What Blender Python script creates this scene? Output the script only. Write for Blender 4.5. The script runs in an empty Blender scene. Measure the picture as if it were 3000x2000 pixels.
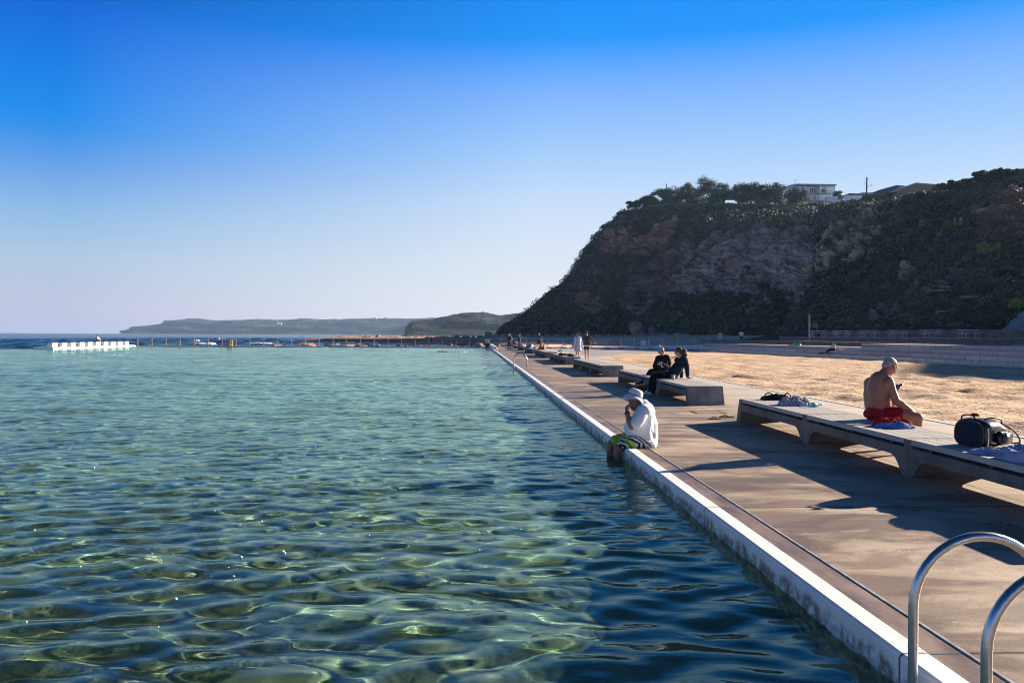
import bpy, bmesh, math, random
import numpy as np
from mathutils import Vector, Matrix, Euler, noise as mnoise
from mathutils.geometry import tessellate_polygon
S = bpy.context.scene
COL = S.collection
rad = math.radians
# ------------------------------------------------------------------ camera
FPX = 2400.0
yaw, pit, rol = rad(2.68), rad(.45), rad(.28)
CF = Vector((math.sin(yaw)*math.cos(pit), math.cos(yaw)*math.cos(pit), -math.sin(pit)))
_r = CF.cross(Vector((0, 0, 1))).normalized(); _u = _r.cross(CF)
CR = _r*math.cos(rol)+_u*math.sin(rol); CU = _u*math.cos(rol)-_r*math.sin(rol)
CP = Vector((0, 0, 1.53))
cd = bpy.data.cameras.new('camera'); cam = bpy.data.objects.new('camera', cd); COL.objects.link(cam)
cd.sensor_width = 36; cd.lens = 36*FPX/3000; cd.clip_end = 40000; cd.clip_start = .05
M = Matrix((CR, CU, -CF)).transposed().to_4x4(); M.translation = CP; cam.matrix_world = M
S.camera = cam
# ------------------------------------------------------------------ exposure, sun, sky
EXPO = 1.5
S.view_settings.view_transform = 'Standard'; S.view_settings.look = 'None'
S.view_settings.exposure = EXPO; S.view_settings.gamma = 1
az, el = rad(64), rad(17.7)
TS = Vector((math.sin(az)*math.cos(el), math.cos(az)*math.cos(el), math.sin(el)))
sd = bpy.data.lights.new('sun', 'SUN'); sd.energy = 5.0; sd.angle = rad(.5); sd.color = (1, .86, .69)
so = bpy.data.objects.new('sun', sd); COL.objects.link(so); so.rotation_euler = TS.to_track_quat('Z', 'Y').to_euler()
sd.cycles.is_caustics_light = True
def lin(c): return tuple(((v/255+.055)/1.055)**2.4 if v > 10 else v/255/12.92 for v in c)
W = bpy.data.worlds.new('World'); S.world = W; W.use_nodes = True; nt = W.node_tree; N = nt.nodes; L = nt.links
bg = N['Background']; bg.inputs[1].default_value = .1
sky = N.new('ShaderNodeTexSky'); sky.sky_type = 'NISHITA'; sky.sun_disc = False; sky.sun_elevation = el; sky.sun_rotation = az
sky.air_density = 1.0; sky.dust_density = .2; sky.ozone_density = 6
tc = N.new('ShaderNodeTexCoord'); sx = N.new('ShaderNodeSeparateXYZ'); L.new(tc.outputs['Generated'], sx.inputs[0])
def ramp(tree, stops, fac, interp='LINEAR'):
    r = tree.nodes.new('ShaderNodeValToRGB'); r.color_ramp.interpolation = interp
    e = r.color_ramp.elements
    while len(e) > 1: e.remove(e[0])
    e[0].position = stops[0][0]; e[0].color = (*stops[0][1], 1)
    for p, c in stops[1:]:
        k = e.new(p); k.color = (*c, 1)
    tree.links.new(fac, r.inputs[0]); return r
GS = 1/(2**EXPO*.1)
def g(c, k=1.0): return tuple(v*k for v in lin(c))
left = [(0, g((192, 186, 212))), (.027, g((195, 196, 220))), (.08, g((176, 201, 226))), (.13, g((142, 187, 230))), (.182, g((92, 157, 232))),
        (.213, g((40, 144, 234))), (.235, g((6, 138, 238))), (.275, g((0, 124, 232))), (.328, g((0, 104, 220))), (.41, g((4, 60, 120))), (.7, g((8, 42, 78))), (1, g((8, 34, 62)))]
mid = [(0, g((236, 236, 241))), (.034, g((236, 239, 243))), (.096, g((221, 231, 244))), (.157, g((201, 223, 249))), (.216, g((166, 206, 251))),
       (.284, g((124, 180, 254))), (.337, g((30, 152, 253))), (.385, g((8, 142, 252))), (.405, g((6, 124, 230))), (.46, g((8, 82, 150))), (.7, g((10, 48, 90))), (1, g((8, 34, 62)))]
rl = ramp(nt, left, sx.outputs['Z']); rm = ramp(nt, mid, sx.outputs['Z'])
dot = N.new('ShaderNodeVectorMath'); dot.operation = 'DOT_PRODUCT'; L.new(tc.outputs['Generated'], dot.inputs[0])
dot.inputs[1].default_value = (math.sin(az), math.cos(az), 0)
mr = N.new('ShaderNodeMapRange'); mr.inputs['From Min'].default_value = .0; mr.inputs['From Max'].default_value = .5; L.new(dot.outputs['Value'], mr.inputs[0])
mx = N.new('ShaderNodeMix'); mx.data_type = 'RGBA'; L.new(mr.outputs[0], mx.inputs[0]); L.new(rl.outputs[0], mx.inputs[6]); L.new(rm.outputs[0], mx.inputs[7])
# darker dome away from the sun
mr2 = N.new('ShaderNodeMapRange'); mr2.inputs['From Min'].default_value = -.7; mr2.inputs['From Max'].default_value = .02
mr2.inputs['To Min'].default_value = 1.1; mr2.inputs['To Max'].default_value = 1.0; L.new(dot.outputs['Value'], mr2.inputs[0])
sc = N.new('ShaderNodeVectorMath'); sc.operation = 'SCALE'; L.new(mx.outputs[2], sc.inputs[0]); L.new(mr2.outputs[0], sc.inputs['Scale'])
gr = N.new('ShaderNodeVectorMath'); gr.operation = 'SCALE'; gr.inputs['Scale'].default_value = GS; L.new(sc.outputs[0], gr.inputs[0])
m2 = N.new('ShaderNodeMix'); m2.data_type = 'RGBA'; m2.inputs[0].default_value = .995; L.new(sky.outputs[0], m2.inputs[6]); L.new(gr.outputs[0], m2.inputs[7])
L.new(m2.outputs[2], bg.inputs[0])
S.cycles.use_denoising = True; S.cycles.filter_width = 1.05
S.cycles.max_bounces = 8; S.cycles.transparent_max_bounces = 8; S.cycles.transmission_bounces = 6; S.cycles.glossy_bounces = 4; S.cycles.diffuse_bounces = 3
S.cycles.sample_clamp_indirect = 6
# ------------------------------------------------------------------ measuring helpers (pixel of the 3000x2000 photo + a real distance -> a point)
def ray(x, y): return CF+CR*((x-1500)/FPX)-CU*((y-1000)/FPX)
def G(x, y, z=0.): d = ray(x, y); return CP+d*((z-CP.z)/d.z)
def D(x, y, Y): d = ray(x, y); return CP+d*(Y/d.y)
# ------------------------------------------------------------------ object helpers
def tag(o, label=None, cat=None, group=None, kind=None):
    if label: o['label'] = label
    if cat: o['category'] = cat
    if group: o['group'] = group
    if kind: o['kind'] = kind
    return o
def thing(name, loc, label, cat, group=None, rz=0):
    o = bpy.data.objects.new(name, None); COL.objects.link(o); o.location = loc; o.rotation_euler = (0, 0, rz); o.empty_display_size = .2
    return tag(o, label, cat, group)
def link(name, me, m=None, parent=None, world=False):
    o = bpy.data.objects.new(name, me); COL.objects.link(o)
    if m is not None:
        for q in (m if isinstance(m, (list, tuple)) else [m]): me.materials.append(q)
    if parent is not None:
        o.parent = parent
        if world:                                     # vertices were given in world space: bring them into the parent's frame
            p = parent; T = Matrix.Identity(4)
            while p is not None:
                T = Matrix.Translation(p.location) @ p.rotation_euler.to_matrix().to_4x4() @ T; p = p.parent
            me.transform(T.inverted())
    return o
def rawmesh(name, co, fa, smooth=True):
    co = np.asarray(co, 'f'); fa = np.asarray(fa, 'i'); k = fa.shape[1]
    me = bpy.data.meshes.new(name); me.vertices.add(len(co)); me.vertices.foreach_set('co', co.ravel())
    me.loops.add(fa.size); me.loops.foreach_set('vertex_index', fa.ravel()); me.polygons.add(len(fa)); me.polygons.foreach_set('loop_start', np.arange(0, fa.size, k, dtype='i'))
    me.update(); me.validate()
    if smooth: me.shade_smooth()
    return me
def gridmesh(name, X, Y, Z, smooth=True):
    ny, nx = X.shape; co = np.stack([X, Y, Z], -1).reshape(-1, 3)
    i = np.arange(nx*ny).reshape(ny, nx); fa = np.stack([i[:-1, :-1], i[:-1, 1:], i[1:, 1:], i[1:, :-1]], -1).reshape(-1, 4)
    return rawmesh(name, co, fa, smooth)
def setcol(me, cols, name='Col'):
    a = me.color_attributes.new(name, 'FLOAT_COLOR', 'POINT'); c = np.ones((len(me.vertices), 4), 'f'); c[:, :3] = cols; a.data.foreach_set('color', c.ravel())
class MB:
    """collects simple solids into one mesh"""
    def __init__(s): s.bm = bmesh.new()
    def box(s, a, b, bev=0, T=None):
        r = bmesh.ops.create_cube(s.bm, size=1)['verts']
        c = [(p+q)/2 for p, q in zip(a, b)]; d = [abs(q-p) for p, q in zip(a, b)]
        for v in r: v.co = Vector([c[i]+v.co[i]*d[i] for i in range(3)])
        if bev:
            es = list({e for v in r for e in v.link_edges}); bb = bmesh.ops.bevel(s.bm, geom=es, offset=bev, segments=2, affect='EDGES', profile=.5)
            r = list({v for f in bb['faces'] for v in f.verts} | {v for v in r if v.is_valid})
        if T is not None:
            for v in r: v.co = T @ v.co
        return s
    def tube(s, pts, rr, n=10, cap=True, close=False):
        pts = [Vector(p) for p in pts]; m = len(pts); rs = rr if isinstance(rr, (list, tuple)) else [rr]*m
        rings = []; up = None
        for i, p in enumerate(pts):
            if close: t = (pts[(i+1) % m]-pts[i-1]).normalized()
            else: t = ((pts[min(i+1, m-1)]-pts[max(i-1, 0)])).normalized()
            if up is None: up = Vector((0, 0, 1)) if abs(t.z) < .9 else Vector((1, 0, 0))
            a = t.cross(up).normalized(); b = a.cross(t).normalized(); up = b
            rings.append([s.bm.verts.new(p+(a*math.cos(2*math.pi*k/n)+b*math.sin(2*math.pi*k/n))*rs[i]) for k in range(n)])
        for i in range(m if close else m-1):
            A, B = rings[i], rings[(i+1) % m]
            for k in range(n): s.bm.faces.new((A[k], A[(k+1) % n], B[(k+1) % n], B[k]))
        if cap and not close: s.bm.faces.new(rings[0][::-1]); s.bm.faces.new(rings[-1])
        return s
    def prism(s, pts, d):
        """closed polygon (3-D points) pushed along vector d"""
        pts = [Vector(p) for p in pts]; pts = [p for i, p in enumerate(pts) if (p-pts[i-1]).length > 1e-5]
        d = Vector(d); A = [s.bm.verts.new(p) for p in pts]; B = [s.bm.verts.new(Vector(p)+d) for p in pts]; n = len(pts)
        if n > 6:
            for tri in tessellate_polygon([pts]): s.bm.faces.new([A[k] for k in tri]); s.bm.faces.new([B[k] for k in tri][::-1])
        else: s.bm.faces.new(A[::-1]); s.bm.faces.new(B)
        for k in range(n): s.bm.faces.new((A[k], A[(k+1) % n], B[(k+1) % n], B[k]))
        return s
    def lathe(s, prof, c=(0, 0, 0), n=20):
        c = Vector(c); rings = [[s.bm.verts.new(c+Vector((r*math.cos(2*math.pi*k/n), r*math.sin(2*math.pi*k/n), z))) for k in range(n)] for r, z in prof]
        for A, B in zip(rings, rings[1:]):
            for k in range(n): s.bm.faces.new((A[k], A[(k+1) % n], B[(k+1) % n], B[k]))
        s.bm.faces.new(rings[0][::-1]); s.bm.faces.new(rings[-1]); return s
    def quad(s, *p):
        s.bm.faces.new([s.bm.verts.new(q) for q in p]); return s
    def mesh(s, name, smooth=False, T=None):
        bmesh.ops.recalc_face_normals(s.bm, faces=s.bm.faces)
        me = bpy.data.meshes.new(name); s.bm.to_mesh(me); s.bm.free()
        if T is not None: me.transform(T)
        if smooth: me.shade_smooth()
        return me
    def build(s, name, m, parent=None, smooth=False, world=False): return link(name, s.mesh(name, smooth), m, parent, world)
def copy_tree(o, parent=None):
    c = o.copy(); COL.objects.link(c); c.parent = parent
    for ch in o.children: copy_tree(ch, c)
    return c
# ------------------------------------------------------------------ materials
def new_mat(name):
    m = bpy.data.materials.new(name); m.use_nodes = True; return m, m.node_tree, m.node_tree.nodes['Principled BSDF']
def node(t, k, **kw):
    n = t.nodes.new(k)
    for a, v in kw.items(): setattr(n, a, v)
    return n
def mixc(t, fac, a, b, mode='MIX'):
    n = node(t, 'ShaderNodeMix', data_type='RGBA', blend_type=mode)
    for i, v in ((0, fac), (6, a), (7, b)):
        if hasattr(v, 'is_linked'): t.links.new(v, n.inputs[i])
        elif i == 0: n.inputs[0].default_value = v
        else: n.inputs[i].default_value = (*v, 1)
    return n.outputs[2]
def noise(t, vec, scale, detail=4, rough=.55, dist=0):
    n = node(t, 'ShaderNodeTexNoise'); n.inputs['Scale'].default_value = scale; n.inputs['Detail'].default_value = detail; n.inputs['Roughness'].default_value = rough; n.inputs['Distortion'].default_value = dist
    if vec is not None: t.links.new(vec, n.inputs['Vector'])
    return n.outputs[0]
def mapv(t, vec, scale=(1, 1, 1), loc=(0, 0, 0), rot=(0, 0, 0)):
    n = node(t, 'ShaderNodeMapping'); n.inputs['Scale'].default_value = scale; n.inputs['Location'].default_value = loc; n.inputs['Rotation'].default_value = rot
    t.links.new(vec, n.inputs[0]); return n.outputs[0]
def mrange(t, v, a, b, c=0, d=1):
    n = node(t, 'ShaderNodeMapRange'); n.inputs[1].default_value = a; n.inputs[2].default_value = b; n.inputs[3].default_value = c; n.inputs[4].default_value = d
    t.links.new(v, n.inputs[0]); return n.outputs[0]
def math_(t, op, a, b=None):
    n = node(t, 'ShaderNodeMath', operation=op)
    for i, v in ((0, a), (1, b)):
        if v is None: continue
        if hasattr(v, 'is_linked'): t.links.new(v, n.inputs[i])
        else: n.inputs[i].default_value = v
    return n.outputs[0]
def bump(t, b, h, strength=.3, dist=.02):
    n = node(t, 'ShaderNodeBump'); n.inputs['Strength'].default_value = strength; n.inputs['Distance'].default_value = dist
    t.links.new(h, n.inputs['Height']); t.links.new(n.outputs[0], b.inputs['Normal'])
def objco(t): return node(t, 'ShaderNodeTexCoord').outputs['Object']
def geoco(t): return node(t, 'ShaderNodeNewGeometry').outputs['Position']
def plain(name, c, rough=.7, var=.25, scale=12, bs=.15, metal=0, bd=.01, spec=.5):
    """two-tone noise material"""
    m, t, b = new_mat(name); v = objco(t)
    n1 = noise(t, v, scale, 5); c2 = tuple(max(0, x*(1-var)) for x in c); c1 = tuple(min(1, x*(1+var*.6)) for x in c)
    t.links.new(mixc(t, mrange(t, n1, .3, .7), c2, c1), b.inputs['Base Color'])
    b.inputs['Roughness'].default_value = rough; b.inputs['Metallic'].default_value = metal; b.inputs['Specular IOR Level'].default_value = spec
    if bs: bump(t, b, noise(t, v, scale*3, 4), bs, bd)
    return m
# ================================================================== WATER
WZ = -.16
rng = np.random.RandomState(11)
SA, SB = .0050, .0030
waves = []
for k in range(30):                      # short waves
    Lw = .21*(.52/.21)**rng.rand(); th = rng.normal(rad(84), rad(30)); waves.append((Lw, th, SA*Lw*rng.uniform(.5, 1.3), rng.rand()*6.28))
for k in range(16):                      # longer swell of the pool
    Lw = .6*(3.0/.6)**rng.rand(); th = rng.normal(rad(82), rad(22)); waves.append((Lw, th, SB*Lw*rng.uniform(.5, 1.2), rng.rand()*6.28))
def wave_h(X, Y, waves=waves, gain=1.0, cell=None):
    z = np.zeros(X.shape)
    for Lw, th, A, p in waves:
        k = 2*math.pi/Lw; s = np.sin(k*(X*math.cos(th)+Y*math.sin(th))+p+.7*np.sin(X*.35+p)+.5*np.sin(Y*.23+2*p))
        z += A*gain*(s+.1*s*s)*(np.clip((Lw/cell-2)/2, 0, 1) if cell is not None else 1)
    return z
ys = .9+(2.4*np.exp(np.linspace(0, math.log(1+104.1/2.4), 1250))-2.4)
t_ = np.linspace(0, 1, 980); xs = (2.056-(np.sinh(t_*4.1)/math.sinh(4.1))*52)[::-1]
X, Y = np.meshgrid(xs, ys)
cell = np.maximum(np.gradient(ys)[:, None]*np.ones_like(X), np.abs(np.gradient(xs))[None, :]*np.ones_like(X))
calm = 1-.35*np.exp(-((X-2)/1.5)**2)                                     # quieter beside the wall
patch = 1+.3*np.sin(.13*X+.09*Y+1.0)*np.sin(.05*X-.11*Y+.4)             # gust patches
far = 1+.15*np.clip((Y-12)/50, 0, 1)
Z = WZ+wave_h(X, Y, cell=cell*1.1)*calm*patch*far
Z = np.where((X < -43.2) & (Y > 85.5), -3.0, Z)
me = gridmesh('pool_water', X, Y, Z)
m, t, b = new_mat('pool_water')
t.nodes.remove(b)
gl = node(t, 'ShaderNodeBsdfRefraction'); gl.inputs['Roughness'].default_value = 0; gl.inputs['IOR'].default_value = 1.333; gl.inputs['Color'].default_value = (.74, .94, .87, 1)
v = geoco(t)
bn = node(t, 'ShaderNodeBump'); bn.inputs['Strength'].default_value = 1; bn.inputs['Distance'].default_value = 1
sp = node(t, 'ShaderNodeSeparateXYZ'); t.links.new(v, sp.inputs[0])
w1 = noise(t, mapv(t, v, (2.2, 5.0, 1), rot=(0, 0, .08)), 1, 3, .55, .3); w2 = noise(t, mapv(t, v, (4.5, 11, 1), rot=(0, 0, -.1)), 1, 2, .5, .2); w3 = noise(t, mapv(t, v, (1.0, 2.5, 1), rot=(0, 0, -.12)), 1, 3, .5, .3)
gust = mrange(t, noise(t, mapv(t, v, (.10, .2, 1)), 1, 2), .35, .65, .45, 1.3)
farw = mrange(t, sp.outputs[1], 6, 45, .0, 1); nearw = mrange(t, sp.outputs[1], 3, 14, .22, 1.1)
hh = math_(t, 'ADD', math_(t, 'MULTIPLY', nearw, math_(t, 'ADD', math_(t, 'MULTIPLY', w1, .020), math_(t, 'MULTIPLY', w2, .0035))), math_(t, 'MULTIPLY', math_(t, 'MULTIPLY', w3, .075), farw))
t.links.new(math_(t, 'MULTIPLY', hh, gust), bn.inputs['Height']); t.links.new(bn.outputs[0], gl.inputs['Normal'])
fr = node(t, 'ShaderNodeFresnel'); fr.inputs['IOR'].default_value = 1.333; t.links.new(bn.outputs[0], fr.inputs['Normal'])
gs = node(t, 'ShaderNodeBsdfGlossy'); gs.inputs['Roughness'].default_value = 0; gs.inputs['Color'].default_value = (.74, .92, .84, 1); t.links.new(bn.outputs[0], gs.inputs['Normal'])
ms = node(t, 'ShaderNodeMixShader'); t.links.new(math_(t, 'MULTIPLY', fr.outputs[0], .86), ms.inputs[0]); t.links.new(gl.outputs[0], ms.inputs[1]); t.links.new(gs.outputs[0], ms.inputs[2])
t.links.new(ms.outputs[0], t.nodes['Material Output'].inputs[0])
pw = link('pool_water', me, m); tag(pw, kind='structure'); pw.cycles.is_caustics_caster = True
m, t, b = new_mat('pool_floor'); v = geoco(t); node_sep = node(t, 'ShaderNodeSeparateXYZ'); t.links.new(v, node_sep.inputs[0])
n1 = math_(t, 'ADD', noise(t, v, .35, 5, .6), mrange(t, math_(t, 'ADD', node_sep.outputs[1], math_(t, 'MULTIPLY', node_sep.outputs[0], 1.2)), 3, 16, -.10, .12)); n2 = noise(t, v, 2.6, 6, .6); n3 = noise(t, v, 11, 5, .7)
c = mixc(t, mrange(t, n1, .38, .62), (.31, .29, .19), (.46, .51, .47))
c = mixc(t, mrange(t, n2, .45, .7), c, (.24, .27, .14)); c = mixc(t, mrange(t, n3, .66, .76), c, (.13, .15, .08))
t.links.new(c, b.inputs['Base Color']); b.inputs['Roughness'].default_value = .9; bump(t, b, n2, .4, .05)
gx, gy = np.meshgrid(np.concatenate([np.linspace(-50.2, -6, 50), np.linspace(-5.85, 2.1, 54)]), np.concatenate([np.linspace(.8, 20, 130), np.linspace(20.5, 105.1, 120)]))
gz = -.62-.0012*gy+.02*np.sin(gx*2.3+1.2*np.sin(gy*.9))*np.sin(gy*2.1+gx)+.075*np.sin(gy*.83+2)*np.cos((gx-.5)*.5)+.035*np.sin(gy*3.7+gx*1.3)+.02*np.sin(gy*6.9-gx*2)
pf = link('pool_floor', gridmesh('pool_floor', gx, gy, gz), m); tag(pf, kind='structure'); pf.cycles.is_caustics_receiver = True
# the sea
SZ = -1.4
m, t, b = new_mat('sea_water'); v = geoco(t)
sepv = node(t, 'ShaderNodeSeparateXYZ'); t.links.new(v, sepv.inputs[0])
nn = noise(t, mapv(t, v, (.004, .0015, 1)), 1, 4)
c = mixc(t, mrange(t, nn, .35, .65), (.004, .028, .060), (.006, .045, .080))
bay = mrange(t, math_(t, 'ADD', sepv.outputs[0], math_(t, 'MULTIPLY', sepv.outputs[1], .34)), 0, 500)   # paler water inside the bay
c = mixc(t, bay, c, (.03, .17, .20))
t.links.new(c, b.inputs['Base Color']); b.inputs['Roughness'].default_value = .18; b.inputs['IOR'].default_value = 1.333; b.inputs['Specular IOR Level'].default_value = .35
bn = node(t, 'ShaderNodeBump'); bn.inputs['Strength'].default_value = 1; bn.inputs['Distance'].default_value = 1.2
h1 = noise(t, mapv(t, v, (.16, .30, 1)), 1, 6, .62); t.links.new(h1, bn.inputs['Height']); t.links.new(bn.outputs[0], b.inputs['Normal'])
ys = np.concatenate([np.linspace(104, 700, 420), 700*np.exp(np.linspace(.02, math.log(6500/700.), 60))])
xs = np.concatenate([-260*np.exp(np.linspace(math.log(6500/260.), .02, 40)), np.linspace(-260, 60, 300), 60*np.exp(np.linspace(.05, math.log(6500/60.), 40))])
X, Y = np.meshgrid(xs, ys); sea_w = [(rng.uniform(3, 11), rng.normal(rad(70), rad(25)), 0, rng.rand()*6.28) for k in range(22)]
sea_w = [(a, b_, .018*a*rng.uniform(.5, 1.2), p) for a, b_, _, p in sea_w]
Z = SZ+wave_h(X, Y, sea_w, .55)*np.clip((700-Y)/300, 0, 1)*np.clip((260-np.abs(X))/100, 0, 1)
X2 = np.array([[-6500., -43.6], [-6500., -43.6]]); Y2 = np.array([[-400., -400.], [104., 104.]])
se = link('sea', gridmesh('sea', X, Y, Z), m); tag(se, kind='structure')
se2 = link('sea_beside_pool', gridmesh('sea_beside_pool', X2, Y2, X2*0+SZ), m); tag(se2, kind='structure')
# pool walls under water and around
m, t, b = new_mat('painted_coping'); v = geoco(t); sp = node(t, 'ShaderNodeSeparateXYZ'); t.links.new(v, sp.inputs[0])
n1 = noise(t, v, 9, 6, .65); n2 = noise(t, mapv(t, v, (1, 1, .4)), 3, 5, .6)
c = mixc(t, mrange(t, n2, .35, .65), (.86, .86, .84), (.76, .78, .78))
# worn, grimy paint on the wall face: rises irregularly from the water line
wear = math_(t, 'ADD', mrange(t, sp.outputs[2], -.015, -.11), math_(t, 'MULTIPLY', math_(t, 'SUBTRACT', n2, .5), 1.5))
spots = math_(t, 'MULTIPLY', mrange(t, wear, .35, .8), mrange(t, n1, .40, .56))
c = mixc(t, spots, c, (.27, .25, .21))
c = mixc(t, mrange(t, n1, .68, .74, 0, .6), c, (.33, .33, .33))
jt = math_(t, 'PINGPONG', math_(t, 'ADD', sp.outputs[1], -.5), 1.675); jl = mrange(t, jt, .012, .004)
c = mixc(t, jl, c, (.08, .08, .08))
t.links.new(c, b.inputs['Base Color']); b.inputs['Roughness'].default_value = .6; bump(t, b, n1, .25, .01)
M_COP = m
def coping_prof(x0, x1, z0):      # rounded top
    return [(x0, z0), (x0, -.018), (x0+.006, -.006), (x0+.02, .004), (x1-.01, .005), (x1, .002), (x1, z0)]
q = MB(); q.prism([(x, .9, z) for x, z in coping_prof(2.06, 2.2, -1.6)], (0, 104.1, 0))
o = q.build('pool_wall', M_COP); tag(o, 'long white painted pool wall with rounded worn lip beside the wet promenade', 'pool wall'); o.cycles.is_caustics_receiver = True
m_sw = plain('sea_wall', (.62, .62, .58), .8, .3, 4)
q = MB(); q.box((-60, 85.3, -2), (-42.5, 85.9, -.09)).box((-50.6, -.2, -2), (-50, 85.3, -.08)); o = q.build('sea_wall', m_sw); tag(o, 'low pale concrete wall between the pool and the open sea on the left', 'pool wall')
q = MB(); q.box((-44.4, 105.0, -2.2), (2.06, 106.1, -.045)).box((-44.4, 105.02, -.046), (2.04, 105.18, -.02))
o = q.build('end_wall', m_sw); tag(o, 'pale concrete end wall of the pool carrying the rusty post fence', 'pool wall')
q = MB(); q.box((-50, -.2, -1.6), (2.06, .9, -.03)); o = q.build('near_wall', m_sw); tag(o, 'concrete pool wall below the viewer at the near end', 'pool wall')
# white end block where the wall lip steps up at the far end
q = MB(); q.box((2.03, 86, .004), (2.42, 105, .36), .03); o = q.build('raised_coping', plain('white_paint', (.8, .8, .78), .6, .12, 3)); tag(o, 'raised white block of coping at the far corner of the pool', 'pool wall')
# foam flecks floating on the pool
rg = random.Random(4); q = MB()
for k in range(46):
    x0 = rg.uniform(-5, 1.6); y0 = rg.uniform(4.5, 13)
    if k % 3 == 0: x0, y0 = rg.gauss(-1.9, .8), rg.gauss(6.0, .9)
    r0 = rg.uniform(.004, .013); z0 = WZ+.012
    q.lathe([(r0, 0), (r0*.9, r0*.5), (r0*.3, r0*.8)], (x0, y0, z0), 7)
o = q.build('foam_flecks', plain('foam', (.8, .82, .82), .6, .1)); tag(o, 'tiny white flecks of foam floating on the pool', 'foam', kind='stuff')
# ================================================================== PROMENADE
def groove(t, comp, off, period, w=.008):
    j = math_(t, 'PINGPONG', math_(t, 'ADD', comp, off), period/2); return mrange(t, j, w, w*.35)
m, t, b = new_mat('promenade_concrete'); v = geoco(t); sp = node(t, 'ShaderNodeSeparateXYZ'); t.links.new(v, sp.inputs[0])
n1 = noise(t, v, 1.1, 6, .6); n2 = noise(t, mapv(t, v, (.42, 1.15, 1)), 1.2, 6, .6, .8); n3 = noise(t, v, 60, 3, .7); n4 = noise(t, mapv(t, v, (.8, 3.4, 1)), 2.4, 4)
c = mixc(t, mrange(t, n1, .35, .65), (.38, .29, .215), (.58, .46, .36)); n7 = noise(t, v, 5, 6, .7); c = mixc(t, mrange(t, n7, .42, .66, 0, .3), c, (.30, .205, .135))
xw = mrange(t, sp.outputs[0], 2.3, 6.6, .13, -.10)                                   # damp band near the pool
damp = mrange(t, math_(t, 'ADD', n2, xw), .51, .62)
c = mixc(t, math_(t, 'MULTIPLY', damp, .8), c, (.19, .125, .082))
c = mixc(t, mrange(t, sp.outputs[0], 5.2, 7.2), c, (.70, .61, .52))
c = mixc(t, mrange(t, n4, .63, .76, 0, .35), c, (.66, .60, .52))
c = mixc(t, mrange(t, n3, .38, .62, 0, .34), c, (.12, .09, .07))
slab = node(t, 'ShaderNodeTexWhiteNoise', noise_dimensions='1D'); t.links.new(math_(t, 'FLOOR', math_(t, 'DIVIDE', math_(t, 'ADD', sp.outputs[1], -.5), 3.35)), slab.inputs['W'])
c = mixc(t, mrange(t, slab.outputs[0], 0, 1, 0, .22), c, (.22, .16, .12))
n8 = noise(t, mapv(t, v, (.6, 1.3, 1), loc=(7, 3, 0)), .9, 7, .6, .5); c = mixc(t, math_(t, 'MULTIPLY', mrange(t, n8, .50, .56, 0, .62), mrange(t, sp.outputs[0], 4.6, 6.0, 1, .2)), c, (.115, .078, .058))
n9 = noise(t, mapv(t, v, (1, 2.6, 1), loc=(1, 9, 0)), 4.5, 3, .8); c = mixc(t, mrange(t, n9, .68, .72, 0, .55), c, (.80, .74, .66))
vo_ = node(t, 'ShaderNodeTexVoronoi'); vo_.inputs['Scale'].default_value = 2.3; t.links.new(v, vo_.inputs['Vector']); c = mixc(t, mrange(t, vo_.outputs['Distance'], .035, .02), c, (.06, .045, .035))
cr = node(t, 'ShaderNodeTexVoronoi', feature='DISTANCE_TO_EDGE'); cr.inputs['Scale'].default_value = .42; wv_ = node(t, 'ShaderNodeVectorMath', operation='ADD'); nzc = node(t, 'ShaderNodeTexNoise'); nzc.inputs['Scale'].default_value = 1.6; nzc.inputs['Detail'].default_value = 6; t.links.new(v, nzc.inputs['Vector']); t.links.new(v, wv_.inputs[0]); t.links.new(nzc.outputs['Color'], wv_.inputs[1]); t.links.new(wv_.outputs[0], cr.inputs['Vector'])
crk = math_(t, 'MULTIPLY', mrange(t, cr.outputs[0], .0035, .001), mrange(t, noise(t, mapv(t, v, loc=(4, 4, 4)), .35, 2), .50, .56)); c = mixc(t, math_(t, 'MULTIPLY', crk, .8), c, (.05, .04, .03))
c = mixc(t, groove(t, sp.outputs[1], -.5, 3.35, .02), c, (.02, .016, .014))
jx = mrange(t, math_(t, 'ABSOLUTE', math_(t, 'SUBTRACT', sp.outputs[0], 5.12)), .016, .006)
c = mixc(t, jx, c, (.05, .04, .035))
t.links.new(c, b.inputs['Base Color']); t.links.new(mrange(t, damp, 0, 1, .78, .5), b.inputs['Roughness']); b.inputs['Specular IOR Level'].default_value = .3
bump(t, b, math_(t, 'ADD', n3, math_(t, 'MULTIPLY', n1, 2)), .35, .006)
M_DECK = m
q = MB(); q.box((2.404, -6, -1.0), (8.34, 105.9, 0)); o = q.build('promenade', M_DECK); tag(o, kind='structure')
m, t, b = new_mat('gutter_strip'); v = geoco(t); sp = node(t, 'ShaderNodeSeparateXYZ'); t.links.new(v, sp.inputs[0])
n1 = noise(t, mapv(t, v, (2, .6, 1)), 2.2, 5); n3 = noise(t, v, 50, 3, .7)
c = mixc(t, mrange(t, n1, .4, .62), (.135, .085, .07), (.36, .25, .18)); c = mixc(t, mrange(t, n3, .35, .65, 0, .3), c, (.07, .05, .04))
c = mixc(t, groove(t, sp.outputs[1], -.5, 3.35, .012), c, (.035, .028, .022)); t.links.new(c, b.inputs['Base Color']); b.inputs['Roughness'].default_value = .45
q = MB(); q.box((2.2, -6, -1.0), (2.37, 105.9, -.002)); o = q.build('promenade_edge_strip', m); tag(o, kind='structure')
q = MB(); q.box((2.37, .9, -.2), (2.386, 104, -.03)); q.box((2.386, .9, -.2), (2.404, 104, .003))
dm = plain('drain_metal', (.55, .53, .5), .35, .5, 8, metal=.3)
o = q.build('drain_channel', dm); tag(o, 'long narrow metal edged drain slot running along the promenade beside the white coping', 'drain')
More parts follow.
